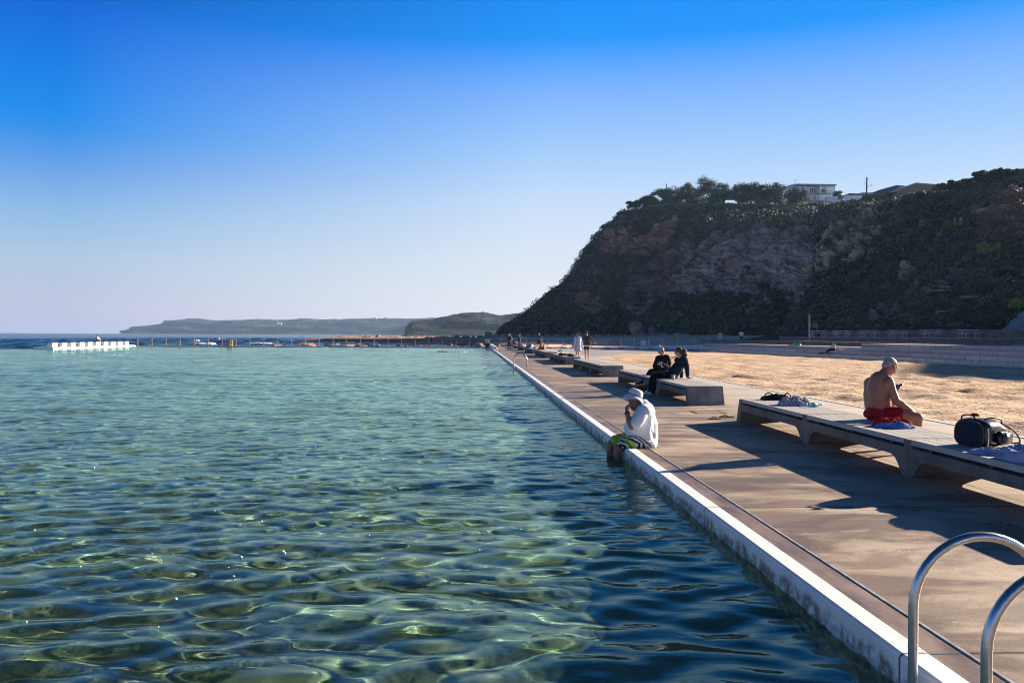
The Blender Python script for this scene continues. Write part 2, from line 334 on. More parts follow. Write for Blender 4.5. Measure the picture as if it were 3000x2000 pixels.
q = MB(); q.box((8.34, -6, -1.0), (8.46, 105.9, .012), .012); o = q.build('promenade_kerb', plain('kerb', (.74, .72, .68), .7, .15, 6)); tag(o, 'thin pale concrete kerb edging the promenade above the sand', 'kerb')
q = MB(); q.box((-50, -8, -1.6), (2.2, -.2, -.004)); o = q.build('near_promenade', M_DECK); tag(o, kind='structure')
# drain cover let into the deck
a = G(2062, 1205, 0)
root = thing('drain_cover', (4.7, 16.2, .001), 'rectangular rusty drain cover set in the promenade near the flip flops', 'drain cover')
q = MB(); q.box((-.26, -.22, -.01), (.26, .22, .004)); q.build('cover_plate', plain('rust_plate', (.30, .20, .15), .7, .35, 30), root)
q = MB()
for s_ in (-1, 1): q.box((s_*.30-.006, -.27, -.01), (s_*.30+.006, .27, .005)); q.box((-.29, s_*.25-.006, -.01), (.29, s_*.25+.006, .005))
q.build('cover_frame', plain('dark_iron', (.09, .07, .06), .7), root)

# ================================================================== SAND
def curbX(Y): return 33.9-(Y-48)*.113
m, t, b = new_mat('sand'); v = geoco(t); sp = node(t, 'ShaderNodeSeparateXYZ'); t.links.new(v, sp.inputs[0])
n1 = noise(t, v, .13, 5, .6); n2 = noise(t, mapv(t, v, (.7, 1.6, 1)), 2.2, 6, .62, .3); n3 = noise(t, mapv(t, v, (.8, 1.3, 1)), 9, 3, .6, .4); n6 = noise(t, v, 30, 3, .7); n5 = noise(t, mapv(t, v, (.4, 1, 1)), .55, 4)
c = mixc(t, mrange(t, n1, .35, .65), (.64, .44, .29), (.80, .59, .42))
c = mixc(t, mrange(t, n2, .57, .67, 0, .75), c, (.26, .165, .10)); c = mixc(t, mrange(t, n5, .52, .68, 0, .5), c, (.36, .23, .13))
c = mixc(t, mrange(t, n3, .58, .68, 0, .55), c, (.20, .125, .075)); c = mixc(t, mrange(t, n6, .64, .74, 0, .7), c, (.10, .065, .045))
t.links.new(c, b.inputs['Base Color']); b.inputs['Roughness'].default_value = .95; b.inputs['Specular IOR Level'].default_value = .1
hh = math_(t, 'ADD', math_(t, 'MULTIPLY', n2, .6), n3); bump(t, b, hh, 1, .10)
M_SAND = m
sy = np.concatenate([np.linspace(-8, 40, 260), np.linspace(40.4, 103, 150)]); s_ = np.linspace(0, 1, 170)
Yg, Sg = np.meshgrid(sy, s_, indexing='ij'); Xg = 8.44+(curbX(Yg)+.1-8.44)*Sg
rg_ = np.random.RandomState(5)
Zg = np.full(Xg.shape, -.35)
for k in range(40):
    lam = rg_.uniform(.35, 2.6); th = rg_.rand()*6.28; Zg += .0075*lam**.7*np.sin(2*math.pi/lam*(Xg*math.cos(th)+Yg*math.sin(th))+rg_.rand()*6.3)*np.clip(1.3-Yg/80, .2, 1)
ap = lambda x: np.interp(x, [8.4, 12, 15.7, 20.8, 24, 28, 40], [60, 72, 82, 86.5, 91, 98, 103])
o = link('sand', gridmesh('sand', Xg, Yg, Zg), M_SAND); tag(o, kind='structure')
# concrete apron sloping out of the drained pool
m, t, b = new_mat('apron_concrete'); v = geoco(t); n1 = noise(t, mapv(t, v, (.5, 1.4, 1)), .8, 6); n2 = noise(t, v, 14, 4)
c = mixc(t, mrange(t, n1, .35, .65), (.22, .19, .19), (.40, .36, .35)); c = mixc(t, mrange(t, n2, .4, .7, 0, .3), c, (.12, .1, .1)); t.links.new(c, b.inputs['Base Color']); b.inputs['Roughness'].default_value = .85; bump(t, b, n2, .3, .02)
M_APR = m
ax = np.linspace(8.47, 28.4, 90); tt = np.linspace(0, 1, 30); AX, TT = np.meshgrid(ax, tt); AY = ap(AX)+(103.2-ap(AX))*TT+.35*np.sin(AX*1.3)*(1-TT)
AZ = -.40+.09*np.clip(TT*14, 0, 1)+.16*TT
o = link('concrete_apron', gridmesh('concrete_apron', AX, AY, AZ), M_APR); tag(o, kind='structure')
# white end wall of the second pool with black lane marks
ex = [8.46, 12, 16, 20, 24, 28.4]; ez = [.0, .01, .06, .14, .26, .36]
root = thing('lane_wall', (8.46, 103.2, -.4), 'long white wall with black lane marks behind the two seated women', 'pool wall')
q = MB(); q.prism([(8.46, 103.2, -.5)]+[(x, 103.2, z) for x, z in zip(ex, ez)]+[(28.4, 103.2, -.5)], (0, .5, 0)); q.build('wall', plain('wall_white', (.70, .74, .78), .6, .12, 2), root, world=True)
bk = plain('black_paint', (.012, .012, .014), .7)
for xp in (1608, 1652, 1696, 1737, 1780, 1822, 1866, 1907, 1951):
    p = D(xp, 1019, 103.2); q = MB(); q.box((p.x-.33, 103.17, -.13), (p.x+.33, 103.199, -.04)); q.build('lane_mark', bk, root, world=True)
q = MB(); q.box((28.4, 102.2, -.5), (29.4, 103.7, .37)); q.build('wall_end', plain('wall_white2', (.62, .68, .74), .6, .12, 2), root, world=True)

# ================================================================== TERRACES
m, t, b = new_mat('terrace_concrete'); v = objco(t); sp = node(t, 'ShaderNodeSeparateXYZ'); t.links.new(v, sp.inputs[0])
n1 = noise(t, v, 1.2, 6); n2 = noise(t, mapv(t, v, (1, 1.6, .25)), 2.0, 5, .65)
blk = node(t, 'ShaderNodeTexWhiteNoise', noise_dimensions='2D'); cmb = node(t, 'ShaderNodeCombineXYZ')
t.links.new(math_(t, 'FLOOR', math_(t, 'MULTIPLY', math_(t, 'ADD', sp.outputs[1], math_(t, 'MULTIPLY', math_(t, 'FLOOR', math_(t, 'MULTIPLY', sp.outputs[0], 1.01)), 1.7)), .17)), cmb.inputs[0]); t.links.new(math_(t, 'FLOOR', sp.outputs[0]), cmb.inputs[1]); t.links.new(cmb.outputs[0], blk.inputs['Vector'])
c = mixc(t, mrange(t, blk.outputs[0], 0, 1), (.42, .335, .31), (.66, .565, .54)); c = mixc(t, mrange(t, n2, .5, .72, 0, .7), c, (.13, .11, .12)); c = mixc(t, mrange(t, n1, .35, .65, 0, .25), c, (.7, .62, .58))
t.links.new(c, b.inputs['Base Color']); b.inputs['Roughness'].default_value = .8; bump(t, b, n1, .2, .02)
M_TER = m
M_OCH = plain('stained_kerb', (.60, .55, .44), .8, .3, 3)
ang = math.atan2(-.113, 1.0)          # the terraces run along a slightly turned line
T0 = Vector((curbX(20), 20, 0)); RZ = math.atan(.113)
def terr(name, x0, x1, y0, y1, z0, z1, mm, label, cat='step', group=None):
    """block in the terrace frame: x across (away from the sand), y along"""
    o = MB().box((x0, y0, z0), (x1, y1, z1), .012).build(name, mm); o.location = T0; o.rotation_euler = (0, 0, RZ)
    return tag(o, label, cat, group) if label else tag(o, kind='structure')
terr('sand_kerb', 0, 1.0, -26, 82, -.7, -.04, M_OCH, 'stained ochre kerb where the sand meets the concrete steps', 'kerb')
terr('terrace_step', .985, 2.0, -26, 84, -.7, .28, M_TER, 'lowest long grey seating step above the sand, with the girl sitting on it', 'step', 'long concrete seating steps')
terr('terrace_step', 1.99, 3.0, -26, 84, -.7, .61, M_TER, 'middle long grey concrete seating step behind the sand', 'step', 'long concrete seating steps')
terr('terrace_step', 2.99, 6.2, -26, 51, -.7, .93, M_TER, 'topmost long grey concrete seating step, ending short of the others', 'step', 'long concrete seating steps')
M_ASPH = plain('asphalt_path', (.30, .29, .30), .9, .25, 3); M_BRN = plain('brown_wall', (.22, .15, .12), .85, .4, 2)
terr('upper_path', 2.98, 6.3, 50.5, 90, -.7, .60, M_ASPH, None)
terr('retaining_wall', 6.25, 6.6, -26, 36, .3, 1.13, M_BRN, 'low brown retaining wall behind the top step on the right', 'wall')
terr('retaining_wall', 6.25, 6.6, 37.5, 96, .3, 1.02, M_BRN, 'low brown stained retaining wall behind the steps left of the tall pole', 'wall')
terr('asphalt_path', 6.59, 12.2, -30, 100, .2, 1.0, M_ASPH, None)
terr('picnic_platform', 12.2, 17.4, -14, 84, .2, 1.42, M_BRN, None)
terr('platform_slab', 12.12, 17.3, -13.9, 83.9, 1.42, 1.48, plain('slab', (.42, .38, .36), .8, .2, 3), None)
terr('back_wall', 17.3, 17.9, -12, 82, 1.2, 2.25, M_BRN, 'dark brown retaining wall behind the picnic tables at the foot of the hill', 'wall')
# ================================================================== BENCHES
BX0, BX1, BH = 4.76, 5.57, .41
m, t, b = new_mat('bench_concrete'); v = objco(t); n1 = noise(t, v, 3, 6, .65); n2 = noise(t, mapv(t, v, (1, 6, 1.2)), 2.2, 5); n3 = noise(t, v, 40, 4)
c = mixc(t, mrange(t, n1, .35, .65), (.215, .18, .155), (.34, .30, .265)); c = mixc(t, mrange(t, n2, .55, .7, 0, .6), c, (.17, .15, .14)); c = mixc(t, mrange(t, n3, .6, .75, 0, .4), c, (.6, .58, .55))
t.links.new(c, b.inputs['Base Color']); b.inputs['Roughness'].default_value = .75; bump(t, b, n3, .25, .006); M_BC = m
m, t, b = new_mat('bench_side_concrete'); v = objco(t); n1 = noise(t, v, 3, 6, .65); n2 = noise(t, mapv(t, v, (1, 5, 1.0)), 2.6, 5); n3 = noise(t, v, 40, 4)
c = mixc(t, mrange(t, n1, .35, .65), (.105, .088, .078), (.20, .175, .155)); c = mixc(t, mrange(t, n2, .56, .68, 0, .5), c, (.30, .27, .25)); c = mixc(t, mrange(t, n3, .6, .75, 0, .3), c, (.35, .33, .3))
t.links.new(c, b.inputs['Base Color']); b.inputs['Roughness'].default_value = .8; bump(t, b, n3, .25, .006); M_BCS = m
m, t, b = new_mat('weathered_planks'); v = objco(t); n1 = noise(t, mapv(t, v, (14, 1.2, 14)), 2.5, 6, .7); n2 = noise(t, v, 2, 4)
c = mixc(t, mrange(t, n1, .3, .7), (.34, .31, .29), (.50, .47, .45)); c = mixc(t, mrange(t, n2, .5, .7, 0, .3), c, (.30, .24, .2)); t.links.new(c, b.inputs['Base Color']); b.inputs['Roughness'].default_value = .7; bump(t, b, n1, .3, .004); M_PL = m
ML = 2.8; BL = 3*ML+.5
def arc(cx, cz, r, a0, a1, n=5): return [(cx+r*math.cos(rad(a0+(a1-a0)*k/n)), cz+r*math.sin(rad(a0+(a1-a0)*k/n))) for k in range(n+1)]
M_BEAR = plain('dark_bearer', (.05, .045, .04))
def make_bench():
    root = thing('concrete_bench', (BX0, 0, 0), 'x', 'bench', 'concrete benches in a row along the promenade')
    w = BX1-BX0
    prof = [(.0, 0)]                                     # (y, z) outline, counter-clockwise, end leg leaning outwards
    zc, zb = .315, .205                                  # top of the beam, top of the arches
    outer = [(0, 0), (.13, BH-.07)]+arc(.20, BH-.07, .07, 180, 90, 4)
    top = outer+[(.30, BH), (.30, zc)]
    feet = [.25+ML, .25+2*ML]
    for fy in feet: top += [(fy-.07, zc), (fy-.07, BH), (fy+.07, BH), (fy+.07, zc)]
    top += [(BL-.30, zc), (BL-.30, BH)]+[(BL-y, z) for y, z in reversed(outer)]
    bot = []                                             # walk back along the underside
    def leg_in(yf, side): pass
    bot += [(BL-.17, 0), (BL-.25, zb-.08)]+[(BL-.33+0.08*math.cos(rad(a_)), zb-.08+.08*math.sin(rad(a_))) for a_ in (30, 60, 90)]
    for fy in reversed(feet):
        bot += [(fy+.36, zb), (fy+.27, zb-.03), (fy+.20, zb-.09), (fy+.11, 0), (fy-.11, 0), (fy-.20, zb-.09), (fy-.27, zb-.03), (fy-.36, zb)]
    bot += [(.33-0.08*math.cos(rad(a_)), zb-.08+.08*math.sin(rad(a_))) for a_ in (90, 60, 30)]+[(.25, zb-.08), (.17, 0)]
    q = MB(); q.prism([(0, y, z) for y, z in top+bot], (w, 0, 0))
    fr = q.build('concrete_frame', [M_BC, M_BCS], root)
    for pl in fr.data.polygons: pl.material_index = 1 if (abs(pl.normal.x) > .9 or pl.normal.z < -.2) else 0  # side faces stained dark; undersides use it as shade put into the colour
    mods = [(.305, .25+ML-.075), (.25+ML+.075, .25+2*ML-.075), (.25+2*ML+.075, BL-.305)]
    for y0, y1 in mods:
        q = MB(); nP = 6; pw_ = (w+.004)/nP
        for k in range(nP): q.box((-.002+k*pw_+.004, y0, BH-.058), (-.002+(k+1)*pw_-.004, y1, BH+.002), .003)
        q.build('plank_seat', M_PL, root)
    for y0, y1 in mods:
        for f_ in (.12, .5, .88): MB().box((.03, y0+(y1-y0)*f_-.03, zc-.001), (w-.03, y0+(y1-y0)*f_+.03, BH-.059)).build('bearer', M_BEAR, root)
    return root
bl = ['nearest concrete bench with weathered plank top, the shirtless man sitting on it',
      'concrete bench with plank top that the two women in dark clothes sit on', 'empty concrete bench just beyond the two seated women',
      'concrete bench with a dark green bag and dark clothes lying on it', 'empty pale concrete bench between the green bag bench and the heaped towels',
      'far concrete bench heaped with blue and white towels by the man in blue', 'small far concrete bench with dark towels beside the dark haired wetsuit woman',
      'farthest tiny concrete bench with a red and white towel behind the blond wetsuit woman']
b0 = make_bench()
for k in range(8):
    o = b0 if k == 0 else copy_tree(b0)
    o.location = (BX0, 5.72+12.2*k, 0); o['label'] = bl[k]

# ================================================================== LADDERS
M_SS = plain('stainless_steel', (.60, .585, .57), .32, .12, 30, bs=.05, metal=1.0)
M_SSR = plain('worn_steel', (.60, .52, .42), .38, .25, 30, bs=.05, metal=.8)
def loop_pts(x0, x1, top, zl, zr):
    r = (x1-x0)/2; cx = (x0+x1)/2; pts = [(x0, 0, zl), (x0, 0, zl+.2)]
    n = 20; pts += [(x0, 0, top-r-.02*k) for k in (6, 3)]
    pts += [(cx-r*math.cos(math.pi*k/n), 0, top-r+r*math.sin(math.pi*k/n)) for k in range(n+1)]
    pts += [(x1, 0, top-r-.02*k) for k in (3, 8)]+[(x1, 0, zr)]
    return pts
def ladder(loc, width, span, label, ztop=.645, zl=-1.0, mat=None, rungs=True, grp='pool ladders'):
    """two hoops across the edge; hoop plane is the x-z plane, hoops apart along y"""
    root = thing('pool_ladder', loc, label, 'ladder', grp); mat = mat or M_SS
    for k in (0, 1):
        y = k*width; pts = [(x, y+yy, z) for x, yy, z in loop_pts(0, span, ztop, zl, .0)]
        MB().tube(pts, .021, 14).build('handrail', mat, root, smooth=True)
        MB().lathe([(.05, 0), (.05, .008), (.03, .014)], (span, y, .001), 14).build('base_flange', M_SSR, root)
    if rungs:
        for z in (-.35, -.62, -.9): MB().box((-.03, -.0, z-.012), (.03, width, z+.012)).build('rung', mat, root)
    return root
ladder((1.955, 3.02, 0), .52, .62, 'nearest steel pool ladder, two large polished hoops at the bottom right corner')
ladder((1.93, 39.0, 0), .5, .62, 'steel hoop ladder in the pool edge beside the women sitting on the bench')
ladder((1.93, 79.2, 0), .5, .62, 'farthest small steel hoop ladder beside the raised white coping')
ladder((8.1, 33.6, 0), .5, .62, 'steel hoop ladder on the sand side, half hidden behind the two seated women', zl=0, grp='ladders on the sand side', rungs=False)
ladder((8.1, 74.8, 0), .9, .62, 'steel hoop ladder on the sand side behind the bright green bundle', zl=0, grp='ladders on the sand side', rungs=False)
ladder((8.1, 102, 0), .9, .62, 'steel hoop ladder on the sand side right behind the man in the blue shirt', zl=0, grp='ladders on the sand side', rungs=False)
ladder((27.6, 100.6, -.05), .6, .62, 'steel hoop ladder where the white wall meets the seating steps', zl=-.3, grp='ladders on the sand side', rungs=False, ztop=.6)

# ================================================================== FENCES, SIGNS
M_POST = plain('rusty_post', (.42, .25, .15), .8, .35, 20); M_RAIL = plain('weathered_rail', (.30, .27, .25), .6, .3, 10)
M_POST2 = plain('pale_post', (.48, .40, .34), .7, .3, 20)
root = thing('sea_fence', (-42.4, 105.6, 0), 'rusty post and rail fence along the end wall of the pool against the sea', 'fence')
xs_ = [-42.4+1.745*k for k in range(26)]
for x in xs_: MB().box((x-.04, 105.56, -.05), (x+.04, 105.64, .93)).build('post', M_POST, root, world=True)
for z in (.95, .44): MB().tube([(xs_[0]-.05, 105.6, z), (xs_[-1]+.3, 105.6, z)], .022, 6).build('rail', M_RAIL, root, world=True)
MB().box((1.5, 105.3, -.05), (1.75, 105.55, 1.05)).build('end_post', M_POST, root, world=True)
root = thing('promenade_fence', (2.4, 105.8, 0), 'rail fence behind the promenade and the white lane wall, rising to the right', 'fence')
def fz(x): return float(np.interp(x, [2, 8, 16, 20, 24, 29], [0, .02, .06, .14, .26, .42]))
px_ = [2.55+1.0, 6.8, 9.6, 11.55, 13.45, 15.3, 17.2, 19.1, 20.9, 22.8, 24.6, 26.6, 28.9]
for k, x in enumerate(px_):
    hw = .055 if k < 2 else .03
    MB().box((x-hw, 105.75, fz(x)-.3), (x+hw, 105.85, fz(x)+1.0)).build('post', M_POST if k < 3 else M_POST2, root, world=True)
for dz in (1.0, .5):
    x1_ = 29.0 if dz == 1.0 else 20.5
    MB().tube([(x, 105.8, fz(x)+dz) for x in [1.8, 6, 10, 14, 16, 18, 20, 22, 24, 26.5, x1_] if x <= x1_], .03, 6).build('rail', M_RAIL, root, world=True)
p = D(1428, 999, 105.2)
root = thing('warning_sign', (p.x, 105.2, 0), 'small white warning sign with rows of dark lettering on the sea fence', 'sign')
MB().box((p.x-.31, 105.18, .52), (p.x+.31, 105.2, .95)).build('sign_board', plain('sign_white', (.72, .73, .75), .5, .1, 2), root, world=True)
q = MB()
rg = random.Random(9)
for r_ in range(5):
    x = p.x-.26
    while x < p.x+.24:
        w_ = rg.uniform(.02, .07); q.box((x, 105.17, .585+r_*.07), (min(x+w_, p.x+.26), 105.179, .615+r_*.07)); x += w_+.02
q.build('sign_lettering', plain('sign_ink', (.09, .1, .12)), root, world=True)
MB().box((p.x-.27, 105.22, -.05), (p.x+.3, 105.5, .48)).build('sign_base', plain('dark_box', (.03, .03, .035)), root, world=True)
# concrete drum on the end wall
p = D(672.5, 1008, 105.6)
root = thing('concrete_drum', (p.x, 105.55, -.05), 'brown concrete drum on the pool end wall among the fence posts', 'drum')
MB().lathe([(.37, 0), (.37, .78), (.35, .8)], n=22).build('drum_body', plain('drum', (.42, .30, .2), .85, .35, 5), root)
MB().lathe([(.22, .8), (.2, .87), (.05, .89)], n=16).build('drum_lid', plain('drum_lid', (.3, .24, .2)), root)
# ================================================================== STARTING BLOCKS
def digits(txt, size, m, parent, loc, rot):
    cu = bpy.data.curves.new('number', 'FONT'); cu.body = txt; cu.size = size; cu.extrude = .004; cu.offset = .012; cu.align_x = 'CENTER'; cu.align_y = 'CENTER'
    tmp = bpy.data.objects.new('tmp', cu); COL.objects.link(tmp); dg = bpy.context.evaluated_depsgraph_get(); me = bpy.data.meshes.new_from_object(tmp.evaluated_get(dg))
    bpy.data.objects.remove(tmp); me.transform(Matrix.Translation(loc) @ Euler(rot).to_matrix().to_4x4()); me.materials.clear()
    return link('number', me, m, parent)
M_BLK = plain('block_white', (.82, .82, .80), .6, .1, 3); M_BLKS = plain('number_paint', (.06, .06, .07)); M_PLAT = plain('platform_white', (.8, .8, .78), .6, .1, 2)
q = MB(); q.box((-44.4, 84.9, -.5), (-42.45, 105.0, .05)); o = q.build('starting_platform', M_PLAT); tag(o, 'long white platform at the pool side carrying the ten starting blocks', 'platform')
for k in range(10):
    num = 10-k; Y0 = 85.56+1.932*k
    nm = {10: 'ten', 9: 'nine', 8: 'eight', 7: 'seven', 6: 'six', 5: 'five', 3: 'three', 2: 'two', 1: 'one'}
    lab = 'white starting block whose number has faded away, left of the bending person' if num == 4 else 'white starting block painted with the figure %s' % nm[num]
    if num in (10, 1, 3): lab += ', '+{10: 'leftmost of the row', 1: 'at the right end of the row', 3: 'beside the bending person'}[num]
    root = thing('starting_block', (-42.6, Y0, .05), lab, 'starting block', 'numbered starting blocks beside the pool')
    q = MB(); q.prism([(0, -.5, 0), (0, -.5, .46), (-.42, -.5, .44), (-.72, -.5, 0)], (0, 1.0, 0)); q.build('block_body', M_BLK, root)
    if num != 4: digits(str(num), .44, M_BLKS, root, (.008, 0, .24), (math.pi/2, 0, math.pi/2))
    if num in (7, 4, 9): MB().box((-.5, -.506, .05), (-.25, -.5001, .3)).build('stain', plain('rust_stain', (.35, .25, .17)), root)
# ================================================================== LAND BEYOND THE POOLS
def fbm(X, Y, Z=None, seed=0, octv=5, base=1.0, gain=.55, lac=2.03):
    """cheap numpy value noise in 2-D/3-D, about -1..1"""
    rs = np.random.RandomState(seed); T = rs.rand(64, 64, 16).astype('f')*2-1
    if Z is None: Z = np.zeros_like(X)
    out = np.zeros(X.shape); amp = 1; f = base; tot = 0
    for o_ in range(octv):
        x, y, z = X*f+o_*17.3, Y*f+o_*9.1, Z*f+o_*5.7
        xi, yi, zi = np.floor(x).astype(int), np.floor(y).astype(int), np.floor(z).astype(int)
        u, v, w = x-xi, y-yi, z-zi; u, v, w = u*u*(3-2*u), v*v*(3-2*v), w*w*(3-2*w)
        g_ = lambda a, b_, c_: T[(xi+a) % 64, (yi+b_) % 64, (zi+c_) % 16]
        r_ = ((g_(0, 0, 0)*(1-u)+g_(1, 0, 0)*u)*(1-v)+(g_(0, 1, 0)*(1-u)+g_(1, 1, 0)*u)*v)*(1-w)+((g_(0, 0, 1)*(1-u)+g_(1, 0, 1)*u)*(1-v)+(g_(0, 1, 1)*(1-u)+g_(1, 1, 1)*u)*v)*w
        out += amp*r_; tot += amp; amp *= gain; f *= lac
    return out/tot*1.6
# control columns of the headland: photo column -> (row, distance) pairs from foot to top
CC = {1455: [(984, 338), (981, 340), (978, 344)], 1486: [(985, 336), (962, 342), (955, 348)],
      1537: [(987, 330), (954, 336), (915, 346)],
      1600: [(988, 322), (934, 330), (859, 346)], 1660: [(990, 312), (900, 326), (819, 345)],
      1716: [(991, 302), (900, 314), (800, 326), (726, 350)], 1765: [(991, 294), (900, 306), (800, 316), (672, 346)],
      1824: [(991, 286), (900, 300), (800, 307), (700, 316), (640, 328), (620, 350)],
      1950: [(990, 262), (900, 280), (850, 286), (740, 291), (650, 300), (620, 318), (607, 345)],
      2100: [(988, 232), (900, 254), (850, 262), (740, 272), (660, 284), (620, 308), (606, 335)],
      2300: [(985, 185), (900, 214), (840, 232), (700, 250), (640, 275), (609, 312)],
      2400: [(980, 150), (900, 184), (820, 214), (700, 238), (640, 262), (608, 300)],
      2550: [(977, 122), (900, 146), (800, 182), (700, 206), (612, 240), (590, 275)],
      2700: [(976, 106), (900, 122), (800, 146), (700, 170), (650, 186), (600, 215), (573, 240)],
      2850: [(976, 97), (900, 108), (800, 125), (700, 140), (650, 152), (604, 170), (544, 205)],
      3000: [(976, 88), (900, 97), (800, 112), (700, 128), (600, 150), (502, 180)],
      3300: [(974, 76), (900, 84), (800, 98), (700, 112), (600, 134), (472, 165)],  # from here on unseen: ridge heights shaped for the shadow on the sand
      3600: [(972, 66), (900, 74), (800, 85), (700, 100), (560, 122), (428, 150)],
      4200: [(968, 48), (800, 60), (560, 80), (400, 96), (285, 114)],
      4660: [(965, 40), (800, 50), (500, 68), (220, 84), (48, 100)],
      5400: [(958, 34), (800, 38), (400, 54), (0, 68), (-100, 80)],
      6500: [(950, 28), (600, 34), (100, 44), (-300, 60)],
      12000: [(900, 15), (300, 19), (-400, 24), (-1100, 30)]}
NV, keys = 230, sorted(CC)
colX = []
for k in keys:
    pts = [D(k, y, d_) for y, d_ in CC[k]]; P_ = np.array([list(p) for p in pts]); yy = np.array([c_[0] for c_ in CC[k]], float)
    f_ = np.linspace(0, 1, NV); f_ = yy[0]+(yy[-1]-yy[0])*f_
    colX.append(np.stack([np.interp(-f_, -yy, P_[:, i]) for i in range(3)], -1))
colX = np.array(colX)                                   # (K, NV, 3)
pxs = np.concatenate([np.linspace(1455, 3050, 620), np.linspace(3065, 4600, 90), np.linspace(4700, 12000, 40)])
kk = np.array(keys, float)
BASE = np.zeros((len(pxs), NV, 3))
for i in range(3):
    for j in range(NV): BASE[:, j, i] = np.interp(pxs, kk, colX[:, j, i])
# rock zones, given in photo coordinates of the surface and softened
rows = np.zeros((len(pxs), NV))
r0_ = np.interp(pxs, kk, [CC[k][0][0] for k in keys]); r1_ = np.interp(pxs, kk, [CC[k][-1][0] for k in keys])
rows = r0_[:, None]+(r1_-r0_)[:, None]*np.linspace(0, 1, NV)[None, :]
PXg = np.repeat(pxs[:, None], NV, 1)
nz1 = fbm(PXg/60., rows/60., seed=21, octv=5); nz2 = fbm(PXg/60.+40, rows/60., seed=22, octv=5)
def inpoly(x, y, poly):
    c = np.zeros(x.shape, bool); n = len(poly)
    for a in range(n):
        x0, y0 = poly[a]; x1, y1 = poly[(a+1) % n]
        if y0 == y1: continue
        c ^= ((y0 > y) != (y1 > y)) & (x < (x1-x0)*(y-y0)/(y1-y0)+x0)
    return c
zones = [([(1775, 742), (1765, 700), (1800, 660), (1850, 640), (1985, 628), (1978, 668), (1945, 715), (1900, 742)], 1),          # red outcrop upper left
         ([(1815, 905), (1815, 860), (1860, 800), (1905, 765), (1960, 720), (2060, 700), (2200, 690), (2330, 668), (2400, 660), (2455, 700), (2440, 800), (2370, 860), (2360, 900), (2310, 890), (2260, 855), (2180, 880), (2060, 870), (1960, 850), (1905, 905)], 2),
         ([(2400, 668), (2500, 640), (2560, 600), (2610, 588), (2655, 600), (2650, 650), (2600, 700), (2560, 745), (2450, 790), (2380, 845), (2350, 800)], 3),
         ([(2100, 650), (2110, 626), (2165, 622), (2175, 650)], 1), ([(2195, 940), (2215, 890), (2240, 880), (2260, 930)], 2),
         ([(1690, 900), (1700, 860), (1740, 855), (1760, 890), (1735, 905)], 1), ([(2290, 905), (2330, 870), (2375, 865), (2370, 905), (2330, 925)], 2),
         ([(2640, 800), (2650, 770), (2710, 740), (2725, 770), (2690, 800)], 3), ([(2755, 840), (2770, 805), (2850, 790), (2855, 815), (2800, 842)], 4),
         ([(2675, 880), (2680, 845), (2735, 840), (2745, 870)], 4), ([(2550, 925), (2575, 900), (2640, 895), (2630, 930), (2570, 945)], 4), ([(2690, 690), (2700, 655), (2760, 650), (2745, 680)], 3),
         ([(2865, 650), (2850, 620), (2900, 615), (2960, 600), (2965, 625), (2920, 650)], 3), ([(2460, 820), (2440, 860), (2480, 800), (2600, 735), (2600, 755)], 4)]
rock = np.zeros(PXg.shape, np.int8)
xj, yj = PXg+nz1*26, rows+nz2*22
for poly, kind in zones: rock[inpoly(xj, yj, poly)] = kind
veg_in = fbm(PXg/38., rows/26., seed=33, octv=4) > .66           # bushes clinging to the rock
sa_ = (PXg*.91-rows*.41)/130.; sb_ = (PXg*.41+rows*.91)/26.; veg_in |= (fbm(sa_, sb_, seed=35, octv=4) > .40) & (rock != 2); veg_in |= (fbm(sa_, sb_, seed=36, octv=4) > .58)
rock[(veg_in) & (rock > 0) & (rock < 4)] = 0
bare = (fbm(PXg/40., rows/30., seed=34, octv=5) > .78) & (rock == 0) & (PXg > 1500) & (rows > 640); rock[bare] = 4
isr = (rock > 0).astype(float)
kern = lambda a: (a+np.roll(a, 1, 0)+np.roll(a, -1, 0)+np.roll(a, 1, 1)+np.roll(a, -1, 1))/5
soft = isr.copy()
for _ in range(3): soft = kern(soft)
# displacement along the local outward direction
du = np.gradient(BASE, axis=0); dv = np.gradient(BASE, axis=1); nrm = np.cross(du, dv); nrm /= np.linalg.norm(nrm, axis=-1, keepdims=True)+1e-9
if nrm[:, :, 2].mean() < 0: nrm = -nrm
bx, by, bz = BASE[..., 0], BASE[..., 1], BASE[..., 2]
along = bx*.45-by*.9
dip = bz+along*.025+fbm(along/22, bz/22, seed=4, octv=3)*1.3
st = dip/1.25; strata = (st-np.floor(st)); strata = np.where(strata < .78, strata*.55, .43-(strata-.78)*2.0)   # ledges
st2 = dip/.45+fbm(along/9, bz/9, seed=6)*1.0; s2 = np.abs((st2 % 1)-.5)
dr = strata*2.6+s2*1.0+fbm(along/7, bz/3.0, seed=8, octv=5)*1.7+fbm(along/1.9, bz/.9, seed=9, octv=4)*.55
blocky = fbm(np.floor(along/2.6+fbm(along/12, bz/12, seed=3)*1.5)*3.1, np.floor(bz/2.3)*2.3, seed=12, octv=1)*1.9
dvg = .65*fbm(bx/11, by/11, bz/8, seed=14, octv=5)*2.0+np.abs(fbm(bx/3.6, by/3.6, bz/3.0, seed=15, octv=4))*1.5
edge = np.clip(np.minimum(np.linspace(0, 1, NV)*14, (1-np.linspace(0, 1, NV))*9+.15), 0, 1)[None, :]
nearf = np.clip(by/220, .35, 1)
big = fbm(along/34, bz/30, seed=16, octv=3)*3.2*np.clip((1-np.linspace(0, 1, NV))*4, 0, 1)[None, :]*np.clip((PXg-1560)/200, 0, 1)
disp = big+(dvg*(1-soft)+(dr+blocky)*soft-1.1*soft)*edge*nearf
gully = -3.0*np.exp(-((PXg-2320-(900-rows)*.35)/26)**2)*edge-2.4*np.exp(-((PXg-1985-(700-rows)*.2)/22)**2)*(rows < 760)*edge
